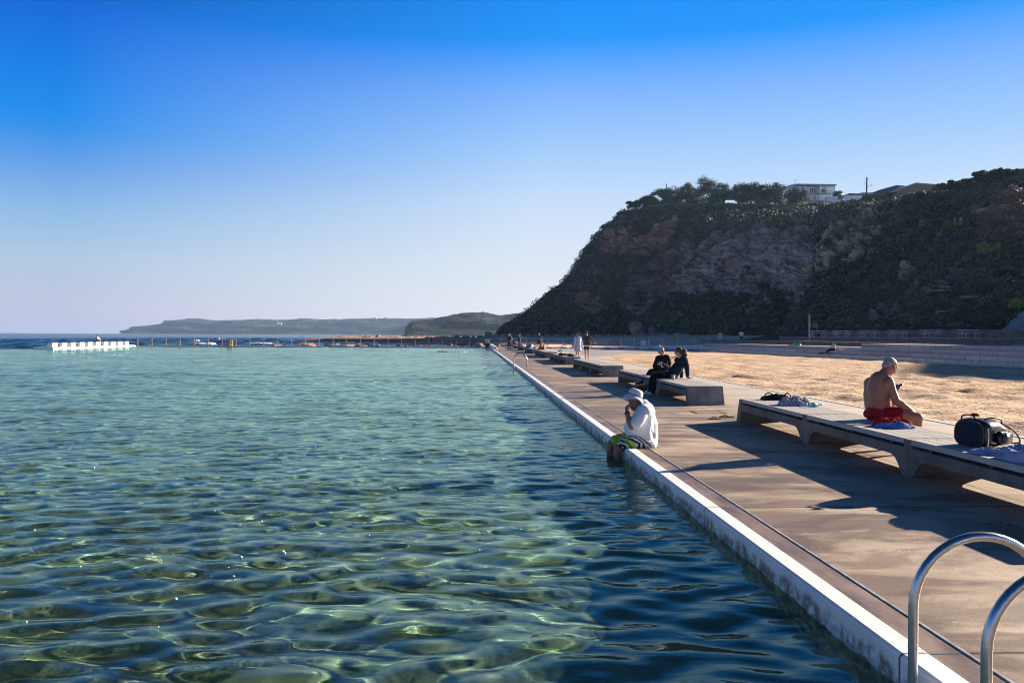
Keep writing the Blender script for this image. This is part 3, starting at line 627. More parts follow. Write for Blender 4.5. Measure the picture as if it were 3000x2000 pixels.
CL = BASE+nrm*(disp+gully)[..., None]
CL[..., 1] += 0
# plateau rows behind the edge
back = CL[:, -1:, :]; dirv = back-np.array([0, 0, 1.5]); dirv[..., 2] = 0; dirv /= np.linalg.norm(dirv, axis=-1, keepdims=True)
ext = [back+dirv*s_+np.array([0, 0, dz]) for s_, dz in ((6, .2), (25, .5), (80, -.5), (200, -30))]
foot = CL[:, :1, :]-dirv*1.5-np.array([0, 0, 2.5])
ALL = np.concatenate([foot, CL]+ext, 1)
m, t, b = new_mat('headland_rock_and_soil'); v = geoco(t)
at = node(t, 'ShaderNodeAttribute', attribute_name='Col'); n1 = noise(t, v, .6, 7, .68); n2 = noise(t, mapv(t, v, (.25, .25, 2.6)), 1.0, 6, .65, .6); n3 = noise(t, v, 3.2, 4, .7)
c = mixc(t, .85, at.outputs['Color'], mixc(t, mrange(t, n1, .3, .7), (.62, .62, .64), (1.5, 1.42, 1.36)), 'MULTIPLY')
c = mixc(t, mrange(t, n2, .50, .58, 0, .8), c, mixc(t, 1, c, (.34, .30, .33), 'MULTIPLY')); c = mixc(t, mrange(t, n3, .55, .68, 0, .6), c, mixc(t, 1, c, (.3, .3, .32), 'MULTIPLY'))
t.links.new(c, b.inputs['Base Color']); b.inputs['Roughness'].default_value = .95; b.inputs['Specular IOR Level'].default_value = .1
bump(t, b, math_(t, 'ADD', n2, n3), 1.0, .8)
M_HEAD = m
pal = {0: (.045, .06, .035), 1: (1.0, .46, .31), 2: (.98, .66, .54), 3: (1.0, .68, .39), 4: (.50, .34, .28)}
ct = np.zeros(PXg.shape+(3,)); 
for k_, c_ in pal.items(): ct[rock == k_] = c_
red = (fbm(along/30, bz/14, seed=40, octv=3) > .25) & (rock == 2); ct[red] = (.48, .31, .26)
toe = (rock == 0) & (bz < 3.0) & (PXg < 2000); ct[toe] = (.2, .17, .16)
gs = (rows-r1_[:, None] < 26) & (rock == 0) & (PXg > 1900) & (PXg < 2420); ct[gs] = (.15, .19, .05)      # grassy lip
bi = np.floor(dip/.55+fbm(along/14, bz/14, seed=44)*.8).astype(int); hsh = np.abs(np.sin(bi*12.9898)*43758.5453) % 1
bi2 = np.floor(along/2.2+hsh*7).astype(int)*31+bi; hsh2 = np.abs(np.sin(bi2*78.233)*43758.5453) % 1
mul = (.62+.62*hsh)*(.75+.5*hsh2)*(1+.35*fbm(along/9, bz/6, seed=45)); und = (strata < .12)*.45  # darker under ledges and in cracks: shade put into the rock colour
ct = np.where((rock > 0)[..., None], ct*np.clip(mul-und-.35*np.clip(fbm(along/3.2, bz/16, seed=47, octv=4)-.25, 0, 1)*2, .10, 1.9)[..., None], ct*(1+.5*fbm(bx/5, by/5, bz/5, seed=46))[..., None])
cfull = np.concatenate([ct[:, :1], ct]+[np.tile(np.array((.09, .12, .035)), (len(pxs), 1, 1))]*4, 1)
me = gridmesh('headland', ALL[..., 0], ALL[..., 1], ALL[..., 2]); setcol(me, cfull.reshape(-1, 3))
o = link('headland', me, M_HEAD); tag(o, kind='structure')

# ------------------------------------------------------------------ foliage
def foliage_mat(name, rough=.65):
    m, t, b = new_mat(name); at = node(t, 'ShaderNodeAttribute', attribute_name='Col'); t.links.new(at.outputs['Color'], b.inputs['Base Color']); b.inputs['Roughness'].default_value = rough; b.inputs['Specular IOR Level'].default_value = .25; return m
M_FOL = foliage_mat('foliage')
def leaves(name, C, Nn, size, cols, mat, parent=None, seed=0, asp=.6):
    rs = np.random.RandomState(seed); n = len(C); Nn = Nn+rs.normal(0, .45, (n, 3)); Nn /= np.linalg.norm(Nn, axis=1, keepdims=True)+1e-9
    a = np.cross(Nn, rs.normal(0, 1, (n, 3))); a /= np.linalg.norm(a, axis=1, keepdims=True)+1e-9; bb = np.cross(Nn, a)
    s = (np.asarray(size)*np.ones(n)*rs.uniform(.6, 1.3, n))[:, None]
    co = np.stack([C-a*s, C-bb*s*asp, C+a*s, C+bb*s*asp], 1).reshape(-1, 3)
    fa = np.arange(4*n).reshape(n, 4); me = rawmesh(name, co, fa, False); setcol(me, np.repeat(np.clip(cols, 0, 1), 4, 0)); return link(name, me, mat, parent, world=parent is not None)
# scrub over the whole slope
rs = np.random.RandomState(77)
w_ = (rock == 0).astype(float)*(PXg < 3600)*(rows < r0_[:, None]-3)
area = np.linalg.norm(np.cross(np.gradient(CL, axis=0), np.gradient(CL, axis=1)), axis=-1)
w_ = w_*np.minimum(area, np.percentile(area, 99))*(220/np.maximum(by, 60))**1.1; pr = (w_/w_.sum()).ravel()
nb = 17000; idx = rs.choice(len(pr), nb, p=pr); ctr = CL.reshape(-1, 3)[idx]; nn = nrm.reshape(-1, 3)[idx]
R_ = rs.uniform(.35, 1.0, nb)**1.3*2.0*np.clip(ctr[:, 1]/240, .42, 1.05)
kinds = rs.choice(5, nb, p=[.40, .22, .16, .15, .07]); zone = fbm(ctr[:, 0]/14, ctr[:, 1]/14, ctr[:, 2]/10, seed=50, octv=3)
kinds = np.where(zone > .45, 2, np.where(zone < -.5, 3, kinds))
kc = np.array([(.040, .070, .026), (.095, .145, .045), (.026, .046, .023), (.13, .10, .085), (.17, .21, .06)])
per = 24; CCn = np.repeat(ctr, per, 0); NN = np.repeat(nn, per, 0); RR = np.repeat(R_, per)
d_ = rs.normal(0, 1, (nb*per, 3)); d_ /= np.linalg.norm(d_, axis=1, keepdims=True); d_ += NN*.55; d_ /= np.linalg.norm(d_, axis=1, keepdims=True)
pos = CCn+d_*RR[:, None]*np.array([1, 1, .75])*rs.uniform(.65, 1.05, (nb*per, 1))
cc_ = np.repeat(kc[kinds], per, 0)*rs.uniform(.35, 2.0, (nb*per, 1))*np.repeat(rs.uniform(.7, 1.35, (nb, 1)), per, 0)
o = leaves('hillside_scrub', pos, d_, RR*.22, cc_, M_FOL, seed=3); tag(o, 'dense dark green scrub covering the slopes of the headland', 'scrub', kind='stuff')
# grass fringe along the lip of the cliff and the sunny plateau
NG = 11000; ii = rs.randint(int(np.argmin(np.abs(pxs-1890))), int(np.argmin(np.abs(pxs-2420))), NG); tp = CL[ii, -1, :]+dirv[ii, 0]*rs.uniform(-4, 4, NG)[:, None]; tp[:, 2] += rs.uniform(.1, 1.15, NG)
o = leaves('cliff_top_grass', tp, np.tile([.3, -.5, .7], (NG, 1)), .34, np.array([(.26, .36, .08)])*rs.uniform(.35, 1.2, (NG, 1)), M_FOL, seed=8); tag(o, 'sunlit grass and low plants on the cliff edge under the trees', 'grass', kind='stuff')

M_BARK = plain('bark', (.10, .075, .055), .9, .4, 6)
def tree(base, H, W, label, seed, group='trees on the cliff top', name='coastal_tree', col=(.05, .09, .05), dens=1.0, lift=.38, leaf=.34, trunk=True):
    rs = np.random.RandomState(seed); base = Vector(base); root = thing(name, base, label, 'tree' if trunk else 'shrub', group)
    if trunk:
        q = MB(); lean = rs.uniform(-.08, .08)*H; f1 = base+Vector((lean, 0, H*lift)); q.tube([base-Vector((0, 0, .6)), base+Vector((lean*.4, 0, H*.2)), f1], [.028*H+.06, .022*H+.04, .016*H+.03], 7)
        for k in range(6):
            a = rs.uniform(0, 6.28); e = f1+Vector((math.cos(a)*W*.33, math.sin(a)*W*.3, H*rs.uniform(.15, .4))); mid_ = f1.lerp(e, .5)+Vector((0, 0, -.04*H)); q.tube([f1-Vector((0, 0, .05*H)), mid_, e], [.013*H+.02, .009*H+.015, .03], 5)
        q.build('trunk', M_BARK, root, world=True)
    nc = int(22*dens+W*2.0); C = []; Nl = []; cl = []; sz = []
    for k in range(nc):
        a = rs.uniform(0, 6.28); rr = W*.5*math.sqrt(rs.rand())*.86; hh = H*(lift+.1+(1-lift-.16)*rs.rand()*(1-.45*(rr/(W*.5))**2)) if trunk else H*rs.uniform(.2, .8)
        c = np.array([base.x+math.cos(a)*rr, base.y+math.sin(a)*rr, base.z+hh]); r = rs.uniform(.17, .27)*min(W, H)
        n = int(210*dens); d_ = rs.normal(0, 1, (n, 3)); d_ /= np.linalg.norm(d_, axis=1, keepdims=True); d_[:, 2] = np.where(d_[:, 2] < -.3, d_[:, 2]*.4, d_[:, 2])
        C.append(c+d_*r*rs.uniform(.5, 1.05, (n, 1))*np.array([1.15, 1.15, .8])); Nl.append(d_+np.array([0, 0, .3])); cl.append(np.array([col])*1.3*rs.uniform(.6, 1.5, (n, 1))*rs.uniform(.75, 1.3)); sz.append(np.full(n, leaf))
    leaves('crown', np.concatenate(C), np.concatenate(Nl), np.concatenate(sz), np.concatenate(cl), M_FOL, root, seed)
    return root
def top_at(px, dback=4.0):
    """point on the plateau just behind the cliff edge in photo column px"""
    p = [np.interp(px, pxs, CL[:, -1, a_]+dirv[:, 0, a_]*dback) for a_ in range(3)]; return Vector(p)
TR = [(1896, 571, 46, 'wind bent dark tree at the left end of the cliff top row'), (1930, 551, 56, 'second dark tree from the left in the cliff top row'),
      (1968, 541, 62, 'broad dark tree left of the tallest one on the cliff top'), (2014, 534, 58, 'dark tree just left of the tallest tree on the cliff top'), (2066, 518, 84, 'tallest round topped tree of the cliff top row'),
      (2118, 536, 52, 'small tree just right of the tallest tree above the dark shed'), (2172, 532, 60, 'tree with see through limbs in the middle of the right group'), (2208, 534, 60, 'wide tree with bare forks above the timber fence'),
      (2245, 535, 58, 'dense tree left of the white apartment block'), (2278, 534, 56, 'dense tall tree touching the left side of the white apartment block'), (2336, 550, 58, 'rounder lighter tree in front of the white apartment block')]
for k, (px, yt, wpx, lab) in enumerate(TR):
    b_ = top_at(px, 6 if k != 10 else 3); dep = b_.y; H = (b_.z-1.53-(G(px, 977, 1.5).z*0))-0; topz = D(px, yt, dep).z; H = topz-b_.z
    tree(b_-Vector((0, 0, .8)), H+.8, wpx*dep/2400*1.02, lab, 100+k, lift=.26 if k in (6, 7, 5) else .06, dens=1.2, leaf=.23)
b_ = top_at(2457, 40); tree(b_+Vector((0, 0, 0)), D(2457, 549, b_.y).z-b_.z, 26*b_.y/2400, 'single small dark tree between the apartment block and the pole', 130, lift=.4)
# individual bushes that stand out on the slope
BU = [(1826, 640, 345, 3.2, 6, (.04, .075, .038), 'dark windswept bush on the skyline left of the cliff top trees'), (1776, 676, 343, 2.4, 4.5, (.04, .075, .038), 'small dark bush lowest on the left skyline of the headland'), (1858, 612, 348, 3.5, 7, (.04, .075, .038), 'dark bush between the skyline scrub and the first tree')]
for k, (px, y, dd, H, Wd, cc, lab) in enumerate(BU):
    p = D(px, y, dd); tree(p, H, Wd, lab, 200+k, 'bushes on the headland', 'coastal_bush', cc, 1.0, .1, .3, False)
def on_slope(px, row):
    i = int(np.argmin(np.abs(pxs-px))); j = int(np.argmin(np.abs(rows[i]-row))); return Vector(CL[i, j])
BV = [(2760, 645, 6, 14, (.030, .055, .028), 'big dark round bush above the walking couple'), (2700, 628, 5, 11, (.026, .05, .026), 'big dark bush beside the sandstone outcrop'), (2850, 560, 3.2, 13, (.022, .034, .018), 'low dark hedge like bush on the right skyline'),
      (2930, 540, 3.2, 11, (.022, .034, .018), 'dark bush mass at the right edge of the skyline'), (2960, 720, 7.5, 8, (.15, .105, .07), 'brown leafed straggly bush at the right edge of the hill'), (2985, 660, 7, 7, (.17, .12, .08), 'tall bare brown bush highest at the right edge'),
      (2820, 668, 2.0, 7, (.12, .15, .035), 'yellow green bush just below the walking couple'), (2905, 745, 1.8, 3.5, (.16, .22, .05), 'small bright yellow green shrub in the middle of the right slope'), (2985, 890, 1.4, 2.4, (.12, .19, .045), 'small bright green shrub above the pale ramp'),
      (2745, 722, 2.6, 8, (.05, .085, .05), 'grey green bush topping the right hand vegetation band'), (2590, 875, 3.0, 9, (.034, .062, .034), 'long grey green bush low on the slope above the tables'), (2520, 800, 2.6, 8, (.032, .06, .032), 'grey green bush in the middle of the slope right of the cliff'),
      (2840, 552, 2.2, 8, (.06, .075, .04), 'olive bush on the skyline right of the brown roofed house'), (2775, 556, 2.0, 6, (.05, .07, .03), 'olive bush hiding the right end of the brown roofed house'), (2395, 590, 2.5, 6, (.13, .10, .07), 'brown dry bush in front of the apartment block and van'), (2420, 605, 2.2, 5, (.06, .075, .035), 'olive bush below the white van'),
      (2545, 580, 2.0, 5, (.11, .08, .055), 'brown dry bush at the foot of the power pole'), (2575, 580, 2.4, 5, (.09, .10, .045), 'pale olive bush right of the power pole foot'), (2620, 575, 2.0, 8, (.07, .07, .045), 'low brownish bush below the dark grey house')]
for k, (px, row, H, Wd, cc, lab) in enumerate(BV):
    p = on_slope(px, row+ (8 if row > 600 else 4)); tree(p, H, Wd, lab, 240+k, 'bushes on the headland', 'coastal_bush', cc, 1.25, .1, .26 if p.y < 200 else .34, False)

# ------------------------------------------------------------------ beach and rocks behind the fences
gx = np.concatenate([np.linspace(-175, 0, 240), np.linspace(.4, 130, 240)]); gy = np.concatenate([np.linspace(106.0, 200, 170), np.linspace(200.6, 520, 230)])
GX, GY = np.meshgrid(gx, gy)
bside = np.clip((GX-2+fbm(GX/9, GY/9, seed=60)*3)/9, 0, 1)
beach = .0+.0035*(GY-106)+.028*np.clip(GX-20, 0, 60)*np.clip((GY-106)/40, 0, 1)+fbm(GX/7, GY/7, seed=61)*.15*np.clip((GY-112)/10, 0, 1)
shelf = -.74+.1*fbm(GX/20, GY/20, seed=62)+.28*np.abs(fbm(GX/5, GY/9, seed=63, octv=5))
ledge = np.clip((fbm(GX/16, GY/26, seed=64, octv=5)-.15)*3, 0, 1)
leftlim = np.interp(GY, [140, 250, 300, 420, 520], [6, -34, -62, -95, -60]); inn = np.clip((GX-leftlim-fbm(GX/14, GY/14, seed=66)*9)/12, 0, 1)
front = np.clip((GY-(212+fbm(GX/12, GY/12, seed=65)*22))/12, 0, 1)
ridge = np.exp(-((GY-445)/22)**2)*np.clip((GX+88)/20, 0, 1)*(.55+1.5*np.abs(fbm(GX/3, GY/9, seed=67, octv=5)))
rocks_near = 1.25*(fbm(GX/5, GY/9, seed=68, octv=4) > .48)*(GX > -48)*.9*np.clip((GY-108)/3, 0, 1)
plat = np.where(front*inn > .02, -2.0+(shelf+2.0+ridge)*front*inn, -2.0+rocks_near*1.0)
Zl = plat*(1-bside)+np.maximum(beach, plat)*bside
Zl = np.where((GY < 106.6) & (GX < 2.2), -2.6, Zl)
m, t, b = new_mat('beach_and_rock'); v = geoco(t); at = node(t, 'ShaderNodeAttribute', attribute_name='Col'); n1 = noise(t, v, .5, 6, .65); n2 = noise(t, mapv(t, v, (.6, .5, 3)), .9, 6, .65)
c = mixc(t, .6, at.outputs['Color'], mixc(t, mrange(t, n2, .35, .65), (.7, .68, .68), (1.3, 1.2, 1.12)), 'MULTIPLY'); t.links.new(c, b.inputs['Base Color']); b.inputs['Specular IOR Level'].default_value = .1; b.inputs['Roughness'].default_value = .95; bump(t, b, math_(t, 'ADD', n1, n2), 1, .25)
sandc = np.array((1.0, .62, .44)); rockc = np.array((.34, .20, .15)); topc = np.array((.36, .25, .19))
cz = rockc[None, None]*(1-bside[..., None])+sandc[None, None]*bside[..., None]; hi_ = np.clip((Zl+.35)/.5, 0, 1)*(1-bside)*np.clip((GY-300)/60, 0, 1); cz = cz*(1-hi_[..., None])+topc*hi_[..., None]  # high far rocks paler: sunlight put into their colour
rk = (fbm(GX/6, GY/8, seed=70, octv=5) > .35+.03*np.clip(GX-10, -10, 20))*(GY > 120)*1.0; cz = cz*(1-.75*rk[..., None])+rockc*.75*rk[..., None]
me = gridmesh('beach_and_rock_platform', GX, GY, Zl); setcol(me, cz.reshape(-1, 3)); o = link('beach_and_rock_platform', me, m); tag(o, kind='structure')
# ground joining terraces and hill
GX, GY = np.meshgrid(np.linspace(-4, 9, 24), np.linspace(-40, 110, 80)); Zt = .9+np.interp(GX, [-4, 0, 9], [0, .9, 2.4])+fbm(GX/3, GY/3, seed=71)*.3
o = link('slope_foot', gridmesh('slope_foot', 17.6+4+GX, GY, Zt-.35), M_HEAD); o.location = T0; o.rotation_euler = (0, 0, RZ); setcol(o.data, np.tile((.05, .045, .03), (len(o.data.vertices), 1))); tag(o, kind='structure')
# boulders at the foot of the cliff
M_BLD = plain('boulder_rock', (.34, .255, .235), .9, .5, .9, .6, bd=.2); M_BLD2 = plain('boulder_rock_orange', (.42, .25, .18), .9, .5, .9, .6, bd=.2)
def boulder(c, r, sx, sz, seed, lab, mat=M_BLD, rot=0, group='boulders at the foot of the cliff'):
    bm = bmesh.new(); bmesh.ops.create_icosphere(bm, subdivisions=3, radius=1); rs = random.Random(seed)
    pl = [(Vector((rs.gauss(0, 1), rs.gauss(0, 1), rs.gauss(0, 1))).normalized(), rs.uniform(.55, .9)) for _ in range(11)]
    for v in bm.verts:
        for n_, d_ in pl:
            k = v.co.dot(n_)-d_
            if k > 0: v.co -= n_*k
        v.co += v.co*mnoise.noise(v.co*2.1+Vector((seed, 0, 0)))*.12
        v.co.x *= sx; v.co.z *= sz
    me = bpy.data.meshes.new('boulder'); bm.to_mesh(me); bm.free(); me.transform(Matrix.Scale(r, 4))
    o = link('boulder', me, mat); o.location = c; o.rotation_euler = (0, rot, seed); return tag(o, lab, 'boulder', group)
BO = [(1865, 965, 30, 1.2, 1.5, 'tallest leaning reddish boulder at the cliff foot', 1, .3), (1880, 978, 17, 1.1, .9, 'squarish grey boulder in front of the leaning reddish one', 0, 0), (1909, 965, 17, .9, 1.3, 'pointed grey boulder right of the square boulder', 0, .2),
      (1930, 952, 12, .8, 1.2, 'small upright pale boulder highest of the boulder pile', 0, 0), (1938, 982, 14, 1, .9, 'reddish boulder at the right end of the boulder pile', 1, 0), (1958, 984, 11, 1.1, .8, 'grey boulder beside the last reddish one on the right', 0, 0),
      (1918, 986, 12, 1.2, .7, 'low flat grey boulder between the pointed and the reddish boulder', 0, 0), (1820, 984, 13, 1.5, .6, 'long dark low boulder left of the boulder pile', 0, 0), (1790, 982, 10, 1.2, .7, 'dark boulder farther left by the fence', 0, 0), (1845, 988, 9, 1, .7, 'small boulder in front of the tall leaning one', 0, 0), (1762, 984, 9, 1.4, .6, 'small grey boulder left of the long dark one', 0, 0)]
for k, (px, y, rpx, sx_, sz_, lab, orr, rt) in enumerate(BO):
    dd = 262 if k < 7 else 270; c_ = D(px, y, dd); boulder(c_, rpx*dd/2400*.64, sx_, sz_, k+3, lab, M_BLD2 if orr else M_BLD, rt)
c_ = D(1432, 980, 330); boulder(c_, 1.7, 1.0, 1.0, 31, 'round dark rock knob at the seaward tip of the headland')
q = MB(); bm = q.bm; rs2 = random.Random(8)
for k in range(420):                                     # rubble line
    px = rs2.uniform(1440, 2010); dd = float(np.interp(px, [1440, 1700, 2010], [325, 292, 250]))-rs2.uniform(0, 10); r = rs2.uniform(.2, .8)*(1 if k % 5 else 1.6)
    c_ = D(px, float(np.interp(px, [1440, 1600, 1800, 2010], [987, 989, 990, 985]))-rs2.uniform(-1, 7), dd)
    res = bmesh.ops.create_icosphere(bm, subdivisions=1, radius=r)['verts']
    for v in res: v.co = Vector((v.co.x*1.3, v.co.y, v.co.z*.7))*rs2.uniform(.75, 1.2)+c_
o = q.build('rubble', plain('rubble', (.42, .37, .36), .9, .6, .7)); tag(o, 'loose grey rubble and small rocks along the foot of the cliff', 'rubble', kind='stuff')
o = boulder(D(1107, 989, 440), 1.9, 1.9, .9, 55, 'brown flat topped rock standing up on the far reef', M_BLD2, .1, 'rocks on the reef')
for k, (px, y, rp, dd) in enumerate([(1105, 1013, 9, 150), (1230, 1013, 7, 140), (1258, 1012, 5, 140), (1318, 1012, 8, 140), (1332, 1014, 6, 130), (1371, 1012, 5, 140), (1402, 1011, 13, 140), (1168, 1013, 9, 140), (1190, 1014, 6, 138)]):
    boulder(D(px, y, dd)+Vector((0, 0, .1)), rp*dd/2400*.9, 1.3, .5, 70+k, 'low wet dark rock behind the pool wall, %s from the left' % ('first', 'fifth', 'sixth', 'seventh', 'eighth', 'ninth', 'tenth', 'second', 'third')[k].replace('tenth', 'farthest'), M_BLD, 0, 'wet rocks behind the pool wall')
# surf
def surf(name, cx, cy, lx, ly, h, seed):
    n = 40; U, V = np.meshgrid(np.linspace(-1, 1, n*2), np.linspace(-1, 1, n)); e = 1-np.abs(U)**2.5-V**2; nz = fbm(U*3+seed, V*3, seed=seed, octv=5)
    Zz = h*np.clip(e, 0, 1)**.7*(.55+.6*nz)-.06+np.where(e < .05, -.3, 0); return cx+U*lx, cy+V*ly+nz*.5, SZ+.34+Zz*1.5
q = []; foam_parts = []
rs3 = np.random.RandomState(2)
spots_ = [(648, 1000, 17, 1.0), (622, 1003.5, 34, .35), (725, 1001, 15, .6), (793, 999, 27, .9), (700, 1004, 20, .3), (600, 1010.5, 36, .5), (880, 1000.5, 22, .4), (850, 1004, 30, .25), (985, 1013.5, 20, .3), (760, 1007, 40, .25), (576, 1000, 8, .5)]
for k, (px, y, hw, h) in enumerate(spots_):
    c_ = G(px, y, SZ+.15); c_.y = min(c_.y, 300); c_ = D(px, y, c_.y); foam_parts.append(surf('f', c_.x, c_.y, hw*c_.y/2400, 1.8 if h < .4 else 1.2, h, k))
for k in range(34):                                      # white water in the channel behind the wall
    px = rs3.uniform(960, 1425); c_ = G(px, rs3.uniform(1005, 1011.5), SZ+.1); foam_parts.append(surf('f', c_.x, c_.y, rs3.uniform(.8, 3.2), rs3.uniform(.8, 2.5), .16, 50+k))
for k in range(16):
    c_ = D(rs3.uniform(1150, 1420), 984.6, 900); foam_parts.append(surf('f', c_.x, 900+rs3.uniform(-40, 40), rs3.uniform(4, 16), 3, .7, 90+k))
allc = []; allf = []; off = 0
for X_, Y_, Z_ in foam_parts:
    ny, nx = X_.shape; i = np.arange(nx*ny).reshape(ny, nx); allc.append(np.stack([X_, Y_, Z_], -1).reshape(-1, 3)); allf.append(np.stack([i[:-1, :-1], i[:-1, 1:], i[1:, 1:], i[1:, :-1]], -1).reshape(-1, 4)+off); off += nx*ny
o = link('surf_foam', rawmesh('surf_foam', np.concatenate(allc), np.concatenate(allf)), plain('surf_white', (.80, .82, .84), .8, .15, 1.2)); tag(o, 'white foam of waves breaking on the reef behind the pool wall', 'surf', kind='stuff')
# ------------------------------------------------------------------ far headlands
def far_head(name, prof, d0, depth, cols, seed, lump):
    px = np.array([p[0] for p in prof], float); yt = np.array([p[1] for p in prof], float)
    xs_ = np.linspace(px[0], px[-1], 420); tops = np.interp(xs_, px, yt); V = np.linspace(0, 1, 60)
    X_ = np.zeros((60, 420)); Y_ = X_.copy(); Z_ = X_.copy()
    for j, v_ in enumerate(V):
        for i, (x_, y_) in enumerate(zip(xs_, tops)):
            dd = d0+depth*v_; a = D(x_, 980, dd); zt = D(x_, y_, d0+depth).z; X_[j, i] = a.x; Y_[j, i] = dd; Z_[j, i] = SZ+(zt-SZ)*(1-(1-v_)**2.1)
    hgt = np.clip((Z_-SZ)/20, 0, 1); Y_ += fbm(X_/lump, Z_/12, seed=seed, octv=5)*lump*.55*hgt; Z_ += (fbm(X_/lump*1.5, Y_/lump*.6, seed=seed+1, octv=6)*lump*.035+np.abs(fbm(X_/22, Y_/22, seed=seed+2, octv=3))*2.4)*hgt*np.interp(V, [0, .85, 1], [1, 1, .35])[:, None]
    Xb = np.concatenate([X_, X_[-1:]]); Yb = np.concatenate([Y_, Y_[-1:]+900]); Zb = np.concatenate([Z_, Z_[-1:]-20])
    me = gridmesh(name, Xb, Yb, Zb); n = fbm(Xb/90, Yb/90, seed=seed+5, octv=5)[..., None]; low = np.clip(1-(Zb-SZ)/9, 0, 1)[..., None]
    cc = np.array(cols[0])*(1+.5*n)+np.array((.06, .05, .04))*np.clip(n-.35, 0, 1)*2; cc = cc*(1-low*.5)+np.array(cols[1])*low*.5; setcol(me, np.clip(cc, .004, 1).reshape(-1, 3))
    o = link(name, me, M_FAR); return tag(o, kind='structure'), (xs_, tops, d0, depth)
m, t, b = new_mat('far_forest'); v = geoco(t); at = node(t, 'ShaderNodeAttribute', attribute_name='Col'); n1 = noise(t, v, .05, 6, .7)
t.links.new(mixc(t, .7, at.outputs['Color'], mixc(t, mrange(t, n1, .35, .65), (.4, .4, .45), (1.4, 1.35, 1.3)), 'MULTIPLY'), b.inputs['Base Color']); b.inputs['Roughness'].default_value = 1; b.inputs['Specular IOR Level'].default_value = 0; bump(t, b, n1, 1, 6); M_FAR = m
h1, i1 = far_head('far_headland', [(352, 979), (358, 974), (366, 962), (380, 956), (410, 954), (450, 950), (500, 943), (560, 938), (600, 937), (640, 940), (700, 938), (770, 937), (830, 940), (880, 936), (930, 939), (1000, 938), (1060, 934), (1100, 932), (1150, 933), (1200, 935), (1260, 936), (1330, 941), (1420, 945), (1540, 930), (1640, 930)], 3300, 900, ((.040, .048, .046), (.10, .08, .06)), 80, 260)
h2, i2 = far_head('near_headland', [(1176, 983.5), (1184, 978), (1192, 962), (1200, 953), (1212, 944), (1235, 941), (1270, 938), (1310, 929), (1350, 921), (1385, 917), (1415, 918), (1440, 923), (1470, 925), (1500, 922), (1560, 915), (1640, 905)], 1350, 420, ((.046, .056, .042), (.11, .09, .06)), 84, 120)
# tiny houses on the far ridge
rs4 = random.Random(3); wh = plain('house_white', (.8, .78, .74), .8, .1)
spot2 = [(745, 948), (733, 945), (802, 946), (812, 949), (822, 950), (872, 955), (878, 958), (884, 960), (890, 958), (866, 961), (1130, 934), (1142, 938), (1150, 940), (1158, 941), (1146, 942), (1170, 941), (1212, 937), (1228, 938), (1236, 937), (830, 944), (758, 944), (1100, 933)]
for k, (x_, y_) in enumerate(spot2):
    dd = 4050; a = D(x_, y_, dd); w_ = rs4.uniform(7, 13)
    q = MB(); q.box((-w_/2, -4, -7), (w_/2, 4, 3)); q.prism([(-w_/2-.5, -4.5, 3), (w_/2+.5, -4.5, 3), (0, -4.5, 5)], (0, 9, 0)); o = q.build('distant_house', wh); o.location = a-Vector((0, 0, 0)); o.location = D(x_, y_-1.5, 3650 if y_ > 946 else 3900); tag(o, 'tiny pale house on the far hazy ridge, %s of its %s' % (('first', 'second', 'third', 'fourth', 'fifth', 'sixth', 'seventh', 'eighth', 'ninth', 'tenth')[sorted([q_[0] for q_ in spot2 if (q_[0] < 850) == (x_ < 850) and (q_[0] < 1000) == (x_ < 1000)]).index(x_)]+' from the left', 'left cluster' if x_ < 850 else 'middle cluster' if x_ < 1000 else 'right row'), 'house', 'tiny houses on the far headland')

# ------------------------------------------------------------------ buildings on the cliff top
M_WH = plain('render_white', (.90, .89, .90), .8, .06, 1); M_BG = plain('blue_grey_trim', (.20, .28, .34), .6, .1, 2); M_GL = plain('dark_glass', (.02, .03, .045), .15, .2, 1, 0); M_GRY = plain('grey_cladding', (.07, .085, .11), .8, .15, 1); M_BRW = plain('brown_cladding', (.20, .15, .12), .8, .15, 1); M_ROOF = plain('pale_roof', (.40, .42, .44), .6, .1, 1)
def frame_at(px, ybase, Yd):
    return D(px, ybase, Yd)
U_ = 1/2400.
# white apartment block
Yd = 352.; k_ = Yd/2400; o0 = D(2303, 602, Yd)
def LX(px): return D(px, 600, Yd).x-o0.x
def LZ(y, px=2370): return D(px, y, Yd).z-o0.z
root = thing('apartment_block', o0, 'white two storey apartment block with blue grey balconies on the cliff top', 'building')
q = MB(); q.box((LX(2332), 0, -4), (LX(2443), 12, LZ(544))); q.build('wall', M_WH, root)
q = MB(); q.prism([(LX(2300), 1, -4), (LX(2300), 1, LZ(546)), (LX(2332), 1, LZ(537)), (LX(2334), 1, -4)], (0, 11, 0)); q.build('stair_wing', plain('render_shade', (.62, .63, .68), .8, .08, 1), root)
q = MB(); q.box((LX(2328), -2.6, LZ(546)), (LX(2443), 12.2, LZ(542))); q.build('roof', M_BG, root)
for zf, x0, x1 in ((568, 2345, 2443), (590, 2345, 2456)):
    q = MB(); q.box((LX(x0), -2.6 if zf < 580 else -3.4, LZ(zf)-.35), (LX(x1), .0, LZ(zf)+.02)); q.build('balcony_slab', M_BG, root)
    q = MB(); zz = LZ(zf)
    q.box((LX(x0), -2.6, zz+1.0), (LX(x1), -2.52, zz+1.1)); q.box((LX(x0), -2.6, zz+.5), (LX(x1), -2.55, zz+.54)); q.build('balcony_rail', M_BG, root)
q = MB()
for x_ in (2344, 2381, 2409, 2437): q.box((LX(x_)-.12, -2.5, LZ(568)), (LX(x_)+.12, -2.3, LZ(546)))
for x_ in (2381, 2390, 2420, 2454): q.box((LX(x_)-.12, -3.2, LZ(592)), (LX(x_)+.12, -3.0, LZ(570)))
q.build('balcony_posts', M_BG, root)
